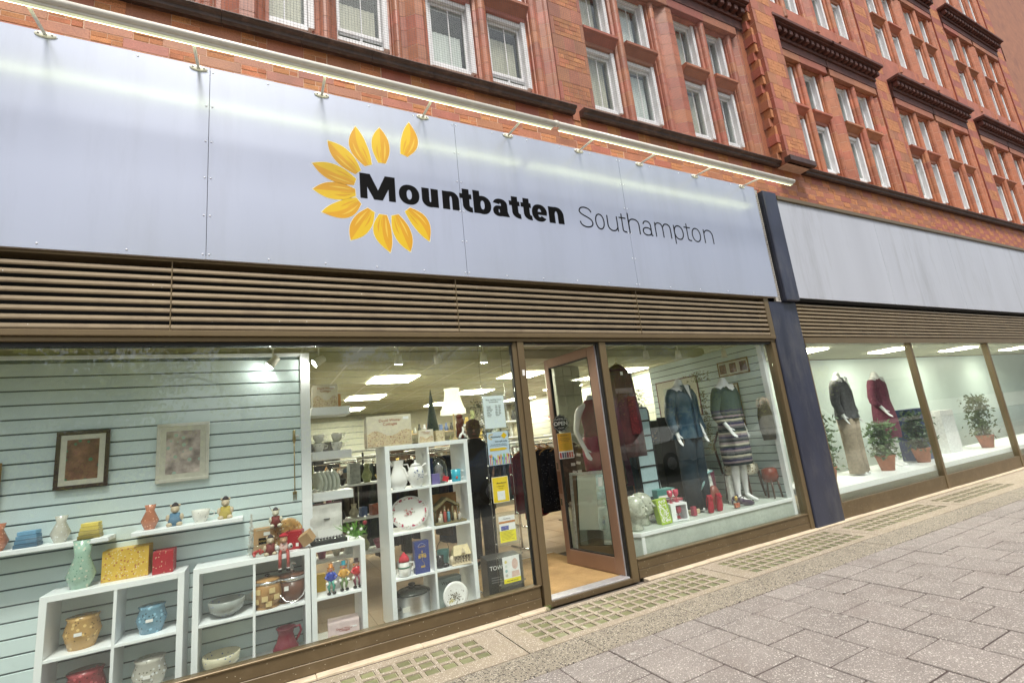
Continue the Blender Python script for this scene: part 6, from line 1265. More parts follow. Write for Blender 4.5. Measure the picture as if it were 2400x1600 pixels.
# hanging maroon garment
hg = thing('hanging_maroon_dress', 'long dark maroon lace jacket and dress on a wire hanger by the door post', 'garment', (3.73, .38, 1.14), RD(0)); hg.scale = (.88, 1, 1); lace = mat('dark maroon lace', (.06, .008, .010), .7, .5, 12, .6, 60, speck=[((.03, .004, .006), 60, .35)]); plum = mat('plum satin', (.06, .009, .018), .4, .35, 8, .4, 20)
MB().loft([(0, .235, .07), (.2, .23, .075), (.5, .215, .08), (.78, .20, .08), (.92, .205, .075), (1.0, .17, .06), (1.05, .08, .045), (1.065, .03, .03)][::-1], 40, rip=.10, nr=9).build('dress', lace, hg)
MB().loft([(-.02, .085, .05, -.17, -.03), (.3, .08, .05, -.165, -.03), (.9, .06, .045, -.16, -.02)], 20, rip=.08, nr=4).build('satin_sleeve', plum, hg); MB().loft([(.0, .07, .05, .185, -.03), (.4, .07, .05, .18, -.03), (.95, .05, .04, .165, -.01)], 20, rip=.08, nr=4).build('satin_sleeve', plum, hg)
MB().loft([(.72, .207, .085), (.78, .207, .085)][::1], 34).build('belt', P('grey mauve band', (.22, .15, .16), .5), hg); MB().tube([(-.17, 0, .99), (0, 0, 1.085), (.17, 0, .99)], .008, 7).tube([(0, 0, 1.085), (0, 0, 1.13), (.02, 0, 1.15), (.03, 0, 1.13)], .0025, 6).build('hanger', mat('brass hanger', (.5, .36, .2), .3, metal=.6), hg); bxo('white_tag', whiteg_m, hg, -.03, .01, -.085, -.083, .93, .97, 0)
bxo('red_panel', mat('red sequin panel', (.08, .006, .010), .35, .5, 60, speck=[((.55, .08, .1), 90, .25)]), hg, .02, .15, -.090, -.084, .25, .68, .002)
pp_ = thing('purple_scarf', 'purple beaded scarf hanging below the maroon garment', 'scarf', (3.42, .35, .95)); MB().loft([(0, .05, .02), (.2, .055, .03), (.3, .04, .02)], 14, rip=.2, nr=5).build('scarf_cloth', speckcol('purple beads', (.12, .015, .10), [((.4, .1, .2), .25)], 80), pp_)
# metal display ladder with pale panes
lr = thing('display_ladder', 'black framed rack of pale blue panes standing behind the maroon garment', 'display rack', (4.20, .64, PZ)); fr_ = P('black tube', (.015, .015, .018), .3)
MB().tube([(-.13, 0, 0), (-.13, 0, 1.27), (-.11, 0, 1.30), (.11, 0, 1.30), (.14, 0, 1.26), (.14, 0, 0)], .010, 8).build('frame', fr_, lr)
for k in range(7):
    z = .04 + k * .182; bxo('bar', fr_, lr, -.125, .135, -.012, .012, z, z + .018, .002); bxo('pane', P('pale blue pane', (.42, .56, .60), .25, .06), lr, -.118, .128, -.004, .004, z + .020, z + .180, 0)
ld = thing('folding_leg', 'thin aluminium leg leaning right of the display rack', 'stand', (4.36, .66, PZ)); MB().tube([(.06, 0, 0), (-.04, 0, .72)], .008, 7).build('leg', alu_m, ld)
cn = thing('walking_cane', 'thin dappled walking cane hanging at the blue shirt', 'cane', (4.62, .42, PZ + .42)); MB().tube([(.10, 0, 0), (0, 0, .50)], .009, 8).build('cane_shaft', speckcol('dappled cane', (.42, .33, .24), [((.2, .12, .08), .3)], 120), cn)
wb_ = thing('patterned_bag', 'white bag with grey green leaf print and a striped scarf tied round it', 'bag', (4.98, .50, PZ + .10)); MB().loft([(0, .10, .06), (.10, .105, .065), (.25, .09, .055), (.33, .07, .05), (.36, .075, .05)], 24, rip=.05, nr=5).build('bag_body', mat('white leaf print cloth', (.70, .74, .70), .8, .1, 12, grain=((.22, .27, .24), 14, .8)), wb_)
b = MB(); b.tube([(-.075, -.05, .30), (-.02, -.075, .33), (.06, -.06, .34), (.08, 0, .33)], .016, 8); b.tube([(-.06, -.06, .31), (-.12, -.07, .22), (-.18, -.07, .14)], [.018, .016, .006], 8); b.build('striped_scarf', mat('teal striped scarf', (.25, .42, .42), .7, .3, 40), wb_)
mb_ = carton('dark maroon patterned bag panel between the mannequins', 5.20, .60, PZ, .12, .06, .42, speckcol('maroon confetti', (.13, .02, .05), [((.35, .2, .3), .22)], 70), lid=False)
for i, (lb, xx, ww, hh, cm) in enumerate((('flat white print leaning behind the striped dress legs', 5.38, .12, .34, (.6, .6, .55)), ('small stack of cream cards by the red shoes', 4.58, .16, .05, (.6, .52, .35)), ('small red and blue tin by the red shoes', 4.50, .05, .10, (.35, .05, .08)))): carton(lb, xx, .45 - .08 * i, PZ, ww, .05, hh, P('misc card %d' % i, cm, .4, .3), lid=False)
def chair(label, x, y, rz, fab, wood):
    t = thing('dining_chair', label, 'chair', (x, y, PZ - .0), rz, 'small chairs in the right window'); MB().loft([(.24, .17, .16), (.27, .19, .18), (.33, .185, .175), (.35, .15, .14)], 28, sq=.8).build('seat', fab, t)
    for s_ in (-1, 1):
        for q in (-1, 1): MB().tube([(s_ * .15, q * .13, .26), (s_ * .155, q * .14, .12), (s_ * .165, q * .155, 0)], [.018, .013, .010], 8).build('leg', wood, t)
    MB().tube([(-.16, .15, .26), (-.18, .19, .55), (0, .21, .68), (.18, .19, .55), (.16, .15, .26)], .014, 8).build('backrest', wood, t); return t
flo = mat('cream floral chair fabric', (.66, .62, .50), .8, .1, 10, speck=[((.16, .09, .04), 28, .28), ((.4, .22, .08), 40, .2)]); chair('small chair with cream floral seat behind the striped dress', 5.78, .60, RD(15), flo, P('dark turned wood', (.06, .025, .015), .3)).scale = (1.25, 1.1, 1.3); 
rs_ = thing('red_stool', 'glossy orange red bentwood stool seat at the right edge', 'stool', (5.93, .30, PZ)); MB().loft([(.20, .08, .07), (.26, .11, .10), (.36, .10, .09), (.38, .06, .05)], 24).build('seat', P('glossy red wood', (.17, .03, .015), .15), rs_); [MB().tube([(a, b_, .22), (a * 1.3, b_ * 1.3, 0)], .012, 7).build('leg', P('dark turned wood', (.06, .025, .015), .3), rs_) for a, b_ in ((-.06, -.05), (.06, -.05), (0, .06))]
pk2 = thing('hooded_parka', 'olive parka with a pale fur trimmed hood at the right edge of the window', 'coat', (6.03, .07, 1.20)); pk2.location = (at(1797, 990, .16).x, .16, 1.13); olv = mat('olive cloth', (.07, .06, .035), .9, .3, 12, .4, 60)
MB().loft([(0, .10, .06), (.15, .13, .07), (.32, .12, .07), (.42, .09, .06), (.47, .05, .04)], 24, rip=.06, nr=5).build('coat_body', olv, pk2); b = MB(); rp = random.Random(12)
for k in range(900):
    a = rp.uniform(0, 2 * pi); q = rp.uniform(0, 2 * pi); r0 = .085; c_ = Vector((r0 * cos(a), .0, .47 + .07 * sin(a))); d_ = Vector((cos(a) * cos(q), sin(q), sin(a) * cos(q))); p = c_ + d_ * .012; e = c_ + d_ * rp.uniform(.035, .06) + Vector((0, 0, -.01)); n_v = d_.orthogonal() * .0016; b.quad(p - n_v, p + n_v, e)
b.build('fur_trim', mat('pale beige fur', (.52, .42, .34), .9, .3, 60), pk2)
# pictures, garlands and wall things on the side slatwall (x about 6.0)
def wall_pic(label, X, Yc, z0, w_, h_, n, fm, im, tilt=0):
    t = thing('framed_picture', label, 'picture', (X, Yc, z0), RD(-90)); t.rotation_euler = (0, RD(tilt), RD(-90)) 
    b = MB(); b.box(-w_ / 2, w_ / 2, -.012, 0, 0, .018).box(-w_ / 2, w_ / 2, -.012, 0, h_ - .018, h_).box(-w_ / 2, -w_ / 2 + .018, -.012, 0, .018, h_ - .018).box(w_ / 2 - .018, w_ / 2, -.012, 0, .018, h_ - .018); b.build('frame', fm, t); bxo('mount', P('cream mount', (.62, .6, .5)), t, -w_ / 2 + .018, w_ / 2 - .018, -.008, -.002, .018, h_ - .018, 0)
    for i in range(n):
        if w_ > h_: c_ = -w_ / 2 + (w_) * (i + .5) / n; bxo('photo', im, t, c_ - w_ / n * .32, c_ + w_ / n * .32, -.010, -.0082, h_ * .2, h_ * .8, 0)
        else: c_ = h_ * (i + .5) / n; bxo('photo', im, t, -w_ * .3, w_ * .3, -.010, -.0082, c_ - h_ / n * .33, c_ + h_ / n * .33, 0)
    return t
wood_f = P('old gilt wood', (.22, .14, .05), .5, .3); ph_m = mat('brown photograph', (.15, .06, .035), .4, .7, 30)
wall_pic('framed row of three brown photographs high on the side slatwall', 6.045, .62, 2.05, .52, .22, 3, wood_f, ph_m); wall_pic('tall framed set of photographs below the row of three', 6.045, .72, 1.32, .26, .62, 3, wood_f, ph_m); wall_pic('large framed mauve print behind the blue shirt', 6.045, 1.75, 1.55, .90, .62, 1, P('mauve frame', (.17, .07, .09)), mat('pale watercolour', (.45, .5, .42), .5, .5, 6))
def garland(label, name, X, Y, z, h_, r_, colr, n=500, seed=1, ls=1.0):
    t = thing(name, label, 'garland', (X, Y, z)); b = MB(); rp = random.Random(seed)
    for k in range(n):
        u = rp.random(); p = Vector((rp.gauss(0, r_ * .5), rp.gauss(0, r_ * .5), u * h_)); d_ = Vector((rp.uniform(-1, 1), rp.uniform(-1, 1), rp.uniform(-1, 1))).normalized(); q = d_.orthogonal().normalized() * .006 * ls * 1.3; e = d_ * rp.uniform(.02, .04) * ls; b.quad(p, p + e * .5 + q, p + e, p + e * .5 - q)
    b.build('leaves', colr, t); return t
ivy = mat('dark ivy', (.03, .045, .018), .6, .5, 30); tins = mat('gold green tinsel', (.16, .15, .05), .35, .6, 60)
garland('dark ivy bunch hanging on the cream wall left of the blue shirt', 'ivy_bunch', 4.72, 1.2, 1.62, .36, .09, ivy, 420, 2); garland('gold green tinsel hanging between the two mannequins', 'tinsel_garland', 5.22, .52, 1.05, .80, .05, tins, 420, 3); garland('leafy gold garland at the neck of the striped dress mannequin', 'leaf_garland', 5.32, .62, 1.98, .14, .13, tins, 300, 4); garland('gold foil garland heap behind the blue shirt sleeve', 'foil_garland', 4.85, 1.4, 1.22, .22, .14, mat('bronze foil', (.33, .22, .07), .3, .5, 40, metal=.5), 420, 5)
# ------------------------------------------------------------ doorway things
op = thing('open_sign', 'black scalloped sign reading OPEN, hanging on string inside the door glass', 'sign', (3.085, .55, 1.52), RD(96.5 - 180)); 
op.location = (at(1313, 985, .75).x, .75, 1.50); op.rotation_euler = (0, 0, RD(-22)); b = MB(); N_ = 48
def scal(r, n=12): return [(r * (1 + .07 * cos(n * 2 * pi * k / N_)) * cos(2 * pi * k / N_) * .93, r * (1 + .07 * cos(n * 2 * pi * k / N_)) * sin(2 * pi * k / N_)) for k in range(N_)]
Sc = scal(.098); b.add([(x, -.004, z + .1) for x, z in Sc] + [(x, 0, z + .1) for x, z in Sc], [tuple(range(N_)), tuple(range(2 * N_ - 1, N_ - 1, -1))] + [(i, N_ + i, N_ + (i + 1) % N_, (i + 1) % N_) for i in range(N_)]); b.build('sign_board', P('sign black', (.012, .013, .014), .4), op, fix=True)
r1, r2 = scal(.089), scal(.0865); b = MB(); b.strip(r1, r2, -.0052, -.004, True); b.v = [(x, y, z + .1) for x, y, z in b.v]; wpt = P('white sign paint', (.75, .75, .72)); b.build('white_border', wpt, op, fix=True)
text('sign_letters', 'OPEN', .062, 0, -.0052, .078, wpt, op, bold=.02); text('sign_letters', 'COME IN, WE ARE', .0185, 0, -.0052, .138, wpt, op)
for zz, s_ in ((.045, 1), (.158, -1)):
    b = MB()
    for k in (-1, 0, 1): b.tube([(k * .022 + .011 * cos(a), -.0048, zz + s_ * .004 * abs(k) + .006 * sin(a)) for a in [2 * pi * q / 12 for q in range(12)]], .0012, 4, True)
    b.build('scroll_ornament', wpt, op)
MB().tube([(-.03, 0, .19), (0, 0, .42), (.045, 0, .185)], .0016, 5).build('string', P('cream string', (.6, .55, .4)), op)
dp = thing('door_poster', 'orange poster with a row of printed garments, taped on the door glass', 'poster', (at(1321, 1010, .76).x, .76, 1.20), RD(-22)); bxo('sheet', P('white sticker', (.8, .8, .8)), dp, -.085, .085, -.001, 0, 0, .29, 0); bxo('orange_field', P('orange paper', (.72, .38, .03)), dp, -.082, .082, -.0018, -.0012, .085, .287, 0); text('print_title', 'Mountbatten', .018, 0, -.003, .255, bk_, dp, bold=.01)
for k, s_ in enumerate(('We would love you to', 'donate your quality clothes', 'to our shop today')): text('print_line', s_, .0118, 0, -.003, .225 - k * .016, bk_, dp, bold=.01)
for k in range(5): bxo('text_line', P('brown print', (.35, .28, .03)), dp, -.06, .055 - .01 * (k % 2), -.0024, -.0019, .165 - k * .014, .167 - k * .014, 0)
for k in range(6): bxo('printed_garment', P('garment ink %d' % k, [(.4, .03, .03), (.08, .08, .15), (.15, .15, .17), (.25, .04, .06), (.45, .08, .05), (.5, .12, .08)][k]), dp, -.078 + k * .027, -.056 + k * .027, -.0018, -.0012, .008, .07, 0)
mr_ = thing('floor_mirror', 'tall mirror in a beaded silver frame leaning against the platform end', 'mirror', (3.335, .70, .055), RD(-55)); mr_.rotation_euler = (RD(-6), 0, RD(-55)); sil = mat('beaded silver', (.55, .55, .52), .3, .3, 60, .8, 150, metal=.6); b = MB()
b.box(-.25, .25, -.02, 0, 0, .035, .006).box(-.25, .25, -.02, 0, .935, .97, .006).box(-.25, -.215, -.02, 0, .035, .935, .006).box(.215, .25, -.02, 0, .035, .935, .006); b.build('frame', sil, mr_); bxo('mirror_glass', mat('mirror', (.72, .74, .68), .02, 0, metal=1), mr_, -.215, .215, -.010, -.004, .035, .935, 0); bxo('white_ticket', whiteg_m, mr_, .10, .15, -.022, -.0205, .80, .90, 0)
# ------------------------------------------------------------ rails of clothes further in
GC = ['cream', 'rust brown', 'dark blue', 'mustard', 'grey', 'black', 'olive', 'white', 'wine red']; ORD = ['', 'first', 'second', 'third', 'fourth', 'fifth', 'sixth', 'seventh', 'eighth', 'ninth', 'tenth', 'eleventh', 'twelfth', 'thirteenth', 'fourteenth', 'fifteenth', 'sixteenth', 'seventeenth', 'eighteenth', 'nineteenth', 'twentieth', 'twenty first', 'twenty second']
def garment(label, x, y, z, h_, w_, m_, rz=0, hanger=True, sl=True, grp=None, dep=.05, seed=0):
    t = thing('garment', label, 'garment', (x, y, z), rz, grp); rg = random.Random(seed + int(x * 100)); b = MB()
    b.loft([(-h_, w_ * 1.05, dep * 1.3), (-h_ * .6, w_, dep * 1.1), (-h_ * .3, w_ * .92, dep), (-.12, w_ * .98, dep), (-.06, w_ * .8, dep * .8), (-.015, w_ * .25, dep * .6)][::-1], 26, rip=.12, nr=rg.choice((5, 7, 9)), ph=rg.random() * 6); b.build('cloth', m_, t)
    if sl:
        for s_ in (-1, 1): MB().tube([(s_ * w_ * .82, 0, -.08), (s_ * w_ * 1.05, 0, -.25), (s_ * w_ * 1.08, -.01, -min(.55, h_ * .7))], [.045, .045, .035], 10).build('sleeve', m_, t)
    if hanger: MB().tube([(-w_ * .8, 0, -.05), (0, 0, .02), (w_ * .8, 0, -.05)], .009, 7).tube([(0, 0, .02), (0, 0, .06), (.02, 0, .075), (.028, 0, .06)], .003, 6).build('hanger', P('honey wood', (.48, .27, .10), .35), t)
    return t
def rail_(label, x, y, L_, z, rz=0):
    t = thing('clothes_rail', label, 'clothes rail', (x, y, .05), rz, 'clothes rails in the shop'); MB().tube([(0, 0, z - .05), (L_, 0, z - .05)], .013, 10).build('top_bar', chrome_m, t)
    for a in (0, L_): MB().tube([(a, 0, z - .05), (a, 0, .02)], .013, 10).build('upright', chrome_m, t); MB().tube([(a, -.25, .015), (a, .25, .015)], .013, 8).build('foot', chrome_m, t)
    bxo('top_shelf', whitep_m, t, -.1, L_ + .1, -.15, .15, z + .03, z + .05, .003); return t
blackfl = mat('black cloth with tiny pale flowers', (.010, .012, .022), .85, .2, 10, speck=[((.35, .37, .42), 46, .17)]); redfl = mat('red floral cloth', (.28, .02, .03), .8, .3, 10, speck=[((.6, .5, .45), 30, .28), ((.02, .02, .03), 26, .25)])
brown_c = mat('dark brown cloth', (.085, .05, .035), .85, .3, 10)
rail_('chrome rail of dark clothes straight inside the doorway', 3.10, 2.05, 1.0, 1.38, RD(8))
for i, (dx, m_, lb) in enumerate(((.10, P('dark red cloth', (.12, .01, .02), .9, .3), 'dark red garment at the left end of the rail inside the doorway'), (.22, redfl, 'red floral garment on the rail inside the doorway'), (.36, P('charcoal cloth', (.02, .02, .025), .9, .3), 'charcoal garment on the rail inside the doorway'), (.50, blackfl, 'long black dress with tiny pale flowers, front of the rail inside the doorway'), (.64, blackfl, 'second black dress with tiny pale flowers on the rail inside the doorway'), (.78, P('navy cloth', (.012, .016, .04), .9, .3), 'navy garment at the right end of the rail inside the doorway'))):
    garment(lb, 3.10 + dx * .95, 1.95 - .02 * i, 1.32, .80 + .1 * (i % 2) - (.02 * i), .20, m_, RD(12 + 8 * (i % 3)), sl=(i % 2 == 0), seed=i)
for i in range(5):
    t = thing('empty_hanger', 'bare honey wood hanger, %s from left on the rail inside the doorway' % ('first', 'second', 'third', 'fourth', 'fifth')[i], 'hanger', (3.42 + i * .06, 1.9 + .03 * i, 1.31), RD(20 + 9 * i), 'bare wooden hangers'); MB().tube([(-.19, 0, -.07), (-.1, 0, -.02), (0, 0, .015), (.1, 0, -.02), (.19, 0, -.07)], .010, 7).build('hanger_arms', P('honey wood', (.48, .27, .10), .35), t); MB().tube([(0, 0, .01), (0, 0, .06), (.02, 0, .08), (.03, 0, .06)], .0028, 6).build('hook', chrome_m, t)
# brown cloth hung with pairs of white cards (seen through the door)
jw = thing('earring_display', 'brown hanging cloth pinned with rows of small white cards', 'jewellery display', (at(1352, 1130, 1.35).x, 1.35, .62), RD(-14)); MB().loft([(0, .15, .035), (.3, .17, .045), (.6, .17, .05), (.68, .12, .05), (.74, .03, .03)][::-1], 28, rip=.08, nr=6).build('hanging_cloth', brown_c, jw); MB().loft([(-.05, .14, .03), (.02, .15, .036)], 26, rip=.15, nr=12).build('lace_hem', P('beige lace', (.42, .36, .3), .9, .3), jw)
rp = random.Random(15)
for r_ in range(6):
    for c_ in (-1, 0): 
        o = MB().box(-.028, .028, -.003, 0, -.018, .018).build('white_card', whiteg_m, jw); o.location = (.035 + c_ * .075 + rp.uniform(-.012, .012), -.062, .08 + r_ * .10 + rp.uniform(-.012, .012)); o.rotation_euler = (0, rp.uniform(-.25, .25), 0)
MB().tube([(-.13, 0, .66), (0, 0, .76), (.13, 0, .66)], .010, 7).build('hanger', P('pale hanger', (.5, .42, .3)), jw)
# more rails and shelving deeper in the room, loosely filled
mix_cols = [(.10, .02, .03), (.02, .03, .07), (.03, .03, .03), (.25, .22, .18), (.06, .09, .06), (.3, .12, .05), (.05, .10, .14), (.33, .30, .27), (.15, .03, .08), (.02, .02, .025)]
MC = ['dark red', 'navy', 'charcoal', 'beige', 'dark green', 'rust', 'teal', 'pale grey', 'plum', 'black']
rr = random.Random(21); gi = 0
places = ['left part', 'middle', 'right part', 'far left', 'far middle', 'far right', 'rear']
for ri, (x, y, L_, z, rz) in enumerate(((.9, 3.2, 1.3, 1.35, 0), (2.6, 3.6, 1.3, 1.35, 0), (4.6, 3.2, 1.2, 1.35, RD(10)), (.3, 5.0, 1.5, 1.4, 0), (2.6, 5.4, 1.5, 1.4, 0), (5.0, 5.0, 1.4, 1.4, 0), (4.3, 1.75, 1.1, 1.35, RD(30)))):
    rail_('chrome clothes rail in the %s of the shop floor' % places[ri], x, y, L_, z, rz)
    n = int(L_ / .11)
    for i in range(n):
        px_, py_ = x + (i + .5) * .11 * cos(rz), y + (i + .5) * .11 * sin(rz); c = rr.choice(mix_cols)
        garment('%s garment, %s from the left on the rail in the %s' % (MC[mix_cols.index(c)], ORD[i + 1], places[ri]), px_, py_, z - .06, rr.uniform(.6, 1.05), rr.uniform(.17, .21), P('mixed cloth %.2f %.2f' % c[:2], c, .9, .3), rz + RD(90 + rr.uniform(-25, 25)), sl=False, grp='garments on the rail in the %s' % places[ri], seed=gi, hanger=(i % 2 == 0)); gi += 1
# shelf racks full of small goods along the walls
goods_cols = [(.6, .55, .4), (.35, .1, .05), (.1, .15, .3), (.55, .4, .1), (.4, .42, .4), (.05, .05, .05), (.3, .33, .15), (.6, .6, .58), (.28, .05, .1)]
def rack(label, x, y, L_, rz, rows=4, seed=0, z0=.35, dz=.38):
    t = thing('shelf_rack', label, 'shelving', (x, y, .05), rz, 'shelf racks in the shop'); rg = random.Random(seed)
    for a in (0, L_): bxo('upright', P('black tube', (.015, .015, .018), .3), t, a - .015, a + .015, -.0, .03, 0, z0 + dz * rows, .003)
    for r_ in range(rows): bxo('shelf', whitep_m if seed % 2 else P('pale timber', (.4, .3, .18)), t, 0, L_, .03 - .38, .028, z0 + r_ * dz - .02, z0 + r_ * dz, .002)
    for r_ in range(rows):
        a = .06; k_ = 0
        while a < L_ - .08:
            w_ = rg.uniform(.05, .13); h_ = rg.uniform(.07, .27); c = rg.choice(goods_cols); kd = rg.choice((0, 1, 1, 2)); m_ = P('goods %.2f %.2f' % c[:2], c, .4, .3); nm = ('box', 'vase', 'bowl')[kd]
            M_ = Matrix.Translation((x, y, .05)) @ Matrix.Rotation(rz, 4, 'Z'); p = M_ @ Vector((a + w_ / 2, -.16, z0 + r_ * dz))
            g_ = MB().box(-w_ / 2, w_ / 2, -.05, .05, 0, h_, .003) if kd == 0 else MB().loft([(0, w_ * .3, w_ * .3), (h_ * .35, w_ * .5, w_ * .5), (h_ * .75, w_ * .22, w_ * .22), (h_, w_ * .3, w_ * .3)], 14) if kd == 1 else MB().loft([(0, w_ * .25, w_ * .25), (h_ * .4, w_ * .55, w_ * .55), (h_ * .42, w_ * .5, w_ * .5)], 14)
            o = g_.build('bric_a_brac', m_); o.location = p; o.rotation_euler = (0, 0, rz + rg.uniform(-.3, .3)); k_ += 1; tag(o, '%s %s, %s from left, %s shelf of the %s' % (GC[goods_cols.index(c)], nm, ORD[min(k_, 22)], ORD[r_ + 1], label.split(',')[0]), nm, 'goods on the ' + label.split(',')[0]); a += w_ + rg.uniform(.01, .06)
rack('bric a brac rack, beyond the left window', -.1, 2.3, 1.5, 0, 3, 1); rack('ornament rack, behind the tall cube unit', 1.5, 4.3, 1.0, 0, 3, 2); rack('far wall shelves, timber, full of vases', 3.4, 8.7, 2.6, 0, 5, 4); rack('gift shelves, white, along the right wall', 6.64, 6.6, 1.9, RD(-90), 5, 3); rack('shoe and bag rack, seen through the doorway', 3.3, 4.6, 1.3, 0, 3, 5, 1.2, .3)
# dark partition, plus a screen added to darken the zone behind the mannequins
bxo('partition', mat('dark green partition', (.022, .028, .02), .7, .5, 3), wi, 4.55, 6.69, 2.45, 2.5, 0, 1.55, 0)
scn = thing('added_dark_screen', 'near black screen added to darken the space behind the blue shirt and trousers', 'screen', (at(1548, 1040, 1.5).x, 1.5, PZ)); scw = (6.0 - scn.location.x) / 3
for k in range(3): bxo('screen_panel', mat('added dark backdrop %d' % k, (.012, .016, .014), .85, .4, 4), scn, k * scw + .004, (k + 1) * scw - .004, -.012 + .03 * (k % 2), .012 + .03 * (k % 2), 0, 1.18, .006)
# ---- customer
cu = thing('person', 'customer in a brown cap and black coat with back turned, beyond the left window', 'person', (2.42, 1.75, .05), RD(-20)); cu.scale = (.96, .96, .97); skn = P('customer skin', (.42, .23, .16), .6)
Pb = [(0, 0, .95, .13), (0, 0, 1.15, .13), (0, 0, 1.34, .15), (0, .01, 1.46, .07), (0, -.01, 1.52, .05), (0, -.02, 1.60, .078), (0, -.03, 1.68, .086)]; Eb = [(0, 1), (1, 2), (2, 3), (3, 4), (4, 5), (5, 6)]
for s_ in (-1, 1):
    n = len(Pb); Pb += [(s_ * .17, 0, 1.42, .06), (s_ * .23, 0, 1.15, .045), (s_ * .20, -.16, .98, .032)]; Eb += [(3, n), (n, n + 1), (n + 1, n + 2)]; hand_pts(Pb, Eb, n + 2, (-s_ * .1, -.8, -.35), s_)
    n = len(Pb); Pb += [(s_ * .10, 0, .85, .09), (s_ * .10, -.01, .48, .062), (s_ * .10, .02, .09, .042), (s_ * .10, -.06, .05, .042), (s_ * .10, -.14, .035, .03)]; Eb += [(0, n), (n, n + 1), (n + 1, n + 2), (n + 2, n + 3), (n + 3, n + 4)]
skin('person_body', Pb, Eb, skn, cu, 1); coat = mat('black wool coat', (.010, .010, .011), .95, .2, 12, .4, 60)
MB().loft([(.72, .25, .17), (.95, .235, .165), (1.15, .225, .165), (1.35, .235, .16), (1.45, .19, .12), (1.51, .10, .09), (1.54, .08, .08)][::-1], 30, rip=.03, nr=5).build('coat', coat, cu)
for s_ in (-1, 1): MB().tube([(s_ * .17, 0, 1.44), (s_ * .235, 0, 1.30), (s_ * .255, .0, 1.13), (s_ * .235, -.10, 1.02), (s_ * .215, -.15, .985)], [.075, .075, .062, .055, .048], 12).build('coat_sleeve', coat, cu); MB().loft([(.08, .085, .085, s_ * .1, .01), (.45, .09, .095, s_ * .1, 0), (.85, .105, .12, s_ * .09, 0)], 16).build('trouser_leg', P('charcoal cloth', (.02, .02, .025), .9, .3), cu); MB().ell(s_ * .10, -.05, .035, .05, .12, .035).build('shoe', black_m, cu); MB().ell(s_ * .088, -.03, 1.64, .012, .022, .032).build('ear', skn, cu)
MB().loft([(1.66, .098, .115, 0, -.03), (1.70, .10, .118, 0, -.03), (1.76, .085, .10, 0, -.03), (1.79, .03, .04, 0, -.03)], 22).box(-.06, .06, -.22, -.12, 1.672, 1.68, .003).build('cap', P('brown wool cap', (.09, .045, .025), .9, .2), cu); MB().loft([(1.55, .07, .07, 0, -.01), (1.62, .09, .10, 0, -.02), (1.665, .095, .112, 0, -.03)], 20).build('grey_hair', P('grey brown hair', (.12, .10, .085), .9), cu); bxo('white_label', whiteg_m, cu, .04, .10, .155, .17, 1.02, 1.07, 0)
MB().ell(0, -.125, 1.64, .014, .02, .022).build('nose', skn, cu); MB().ell(-.032, -.112, 1.665, .010, .006, .006).ell(.032, -.112, 1.665, .010, .006, .006).build('eyes', whiteg_m, cu); MB().ell(0, -.112, 1.595, .026, .008, .005).build('mouth', P('lip', (.35, .12, .10)), cu)
# ------------------------------------------------------------ the other side of the street, seen in the glass
opp = thing('opposite_terrace', 'low dark terrace across the street, height and tone shaped for the glass reflections', 'building', (0, -19, 0)); MB().box(-40, 55, -10, 0, 0, 3.4).build('wall', mat('darkened terrace wall', (.09, .075, .055), .9, .2, 2), opp)  # unseen terrace, kept low and dark to shape the reflections
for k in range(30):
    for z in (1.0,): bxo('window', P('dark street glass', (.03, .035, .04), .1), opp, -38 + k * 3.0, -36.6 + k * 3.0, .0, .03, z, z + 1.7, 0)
leaf_m = mat('street tree leaf', (.26, .28, .05), .6, .4, 8)
_n = leaf_m.node_tree; _tl = _n.nodes.new('ShaderNodeBsdfTranslucent'); _tl.inputs[0].default_value = (.62, .66, .10, 1); _mx = _n.nodes.new('ShaderNodeMixShader'); _mx.inputs[0].default_value = .5
_n.links.new(_n.nodes['Principled BSDF'].outputs[0], _mx.inputs[1]); _n.links.new(_tl.outputs[0], _mx.inputs[2]); _n.links.new(_mx.outputs[0], _n.nodes['Material Output'].inputs[0])
def leafy(label, x, y, H, R_, seed, n=15000):
    t = thing('street_tree', label, 'tree', (x, y, .1)); rp = random.Random(seed); MB().tube([(0, 0, 0), (.1, .05, H * .3), (0, 0, H * .55)], [.2, .15, .1], 10).build('trunk', P('bark', (.08, .06, .045), .95), t); b = MB(); cl__ = [(Vector((rp.gauss(0, R_ * .62), rp.gauss(0, R_ * .5), H * .50 + rp.uniform(-1, 1) * H * .26)), rp.uniform(.5, 1.1) * R_ * .32) for _ in range(26)]
    for k in range(9): c_ = cl__[k][0]; MB().tube([(0, 0, H * .4), tuple(c_ * .6 + Vector((0, 0, H * .18))), tuple(c_)], [.07, .04, .02], 6).build('limb', P('bark', (.08, .06, .045), .95), t)
    for k in range(n):
        c_, r_ = rp.choice(cl__); p = c_ + Vector((rp.gauss(0, 1), rp.gauss(0, 1), rp.gauss(0, 1))) * r_ * .55; d_ = Vector((rp.uniform(-1, 1), rp.uniform(-1, 1), rp.uniform(-1, 1))).normalized(); q = d_.orthogonal().normalized() * .06; e = d_ * .13; b.quad(p, p + e * .5 + q, p + e, p + e * .5 - q)
    b.build('crown', leaf_m, t)
for i, (x, y, H, R_) in enumerate(((-6, -15, 9, 3.2), (-.5, -14.5, 10, 3.6), (5.5, -15, 9.5, 3.4), (11.5, -14.8, 10, 3.6), (18, -15, 9, 3.2), (25, -15, 9, 3.2))): leafy('street tree across the road, number %s from the left, seen only in reflection' % ('one', 'two', 'three', 'four', 'five', 'six')[i], x, y, H, R_, 30 + i)
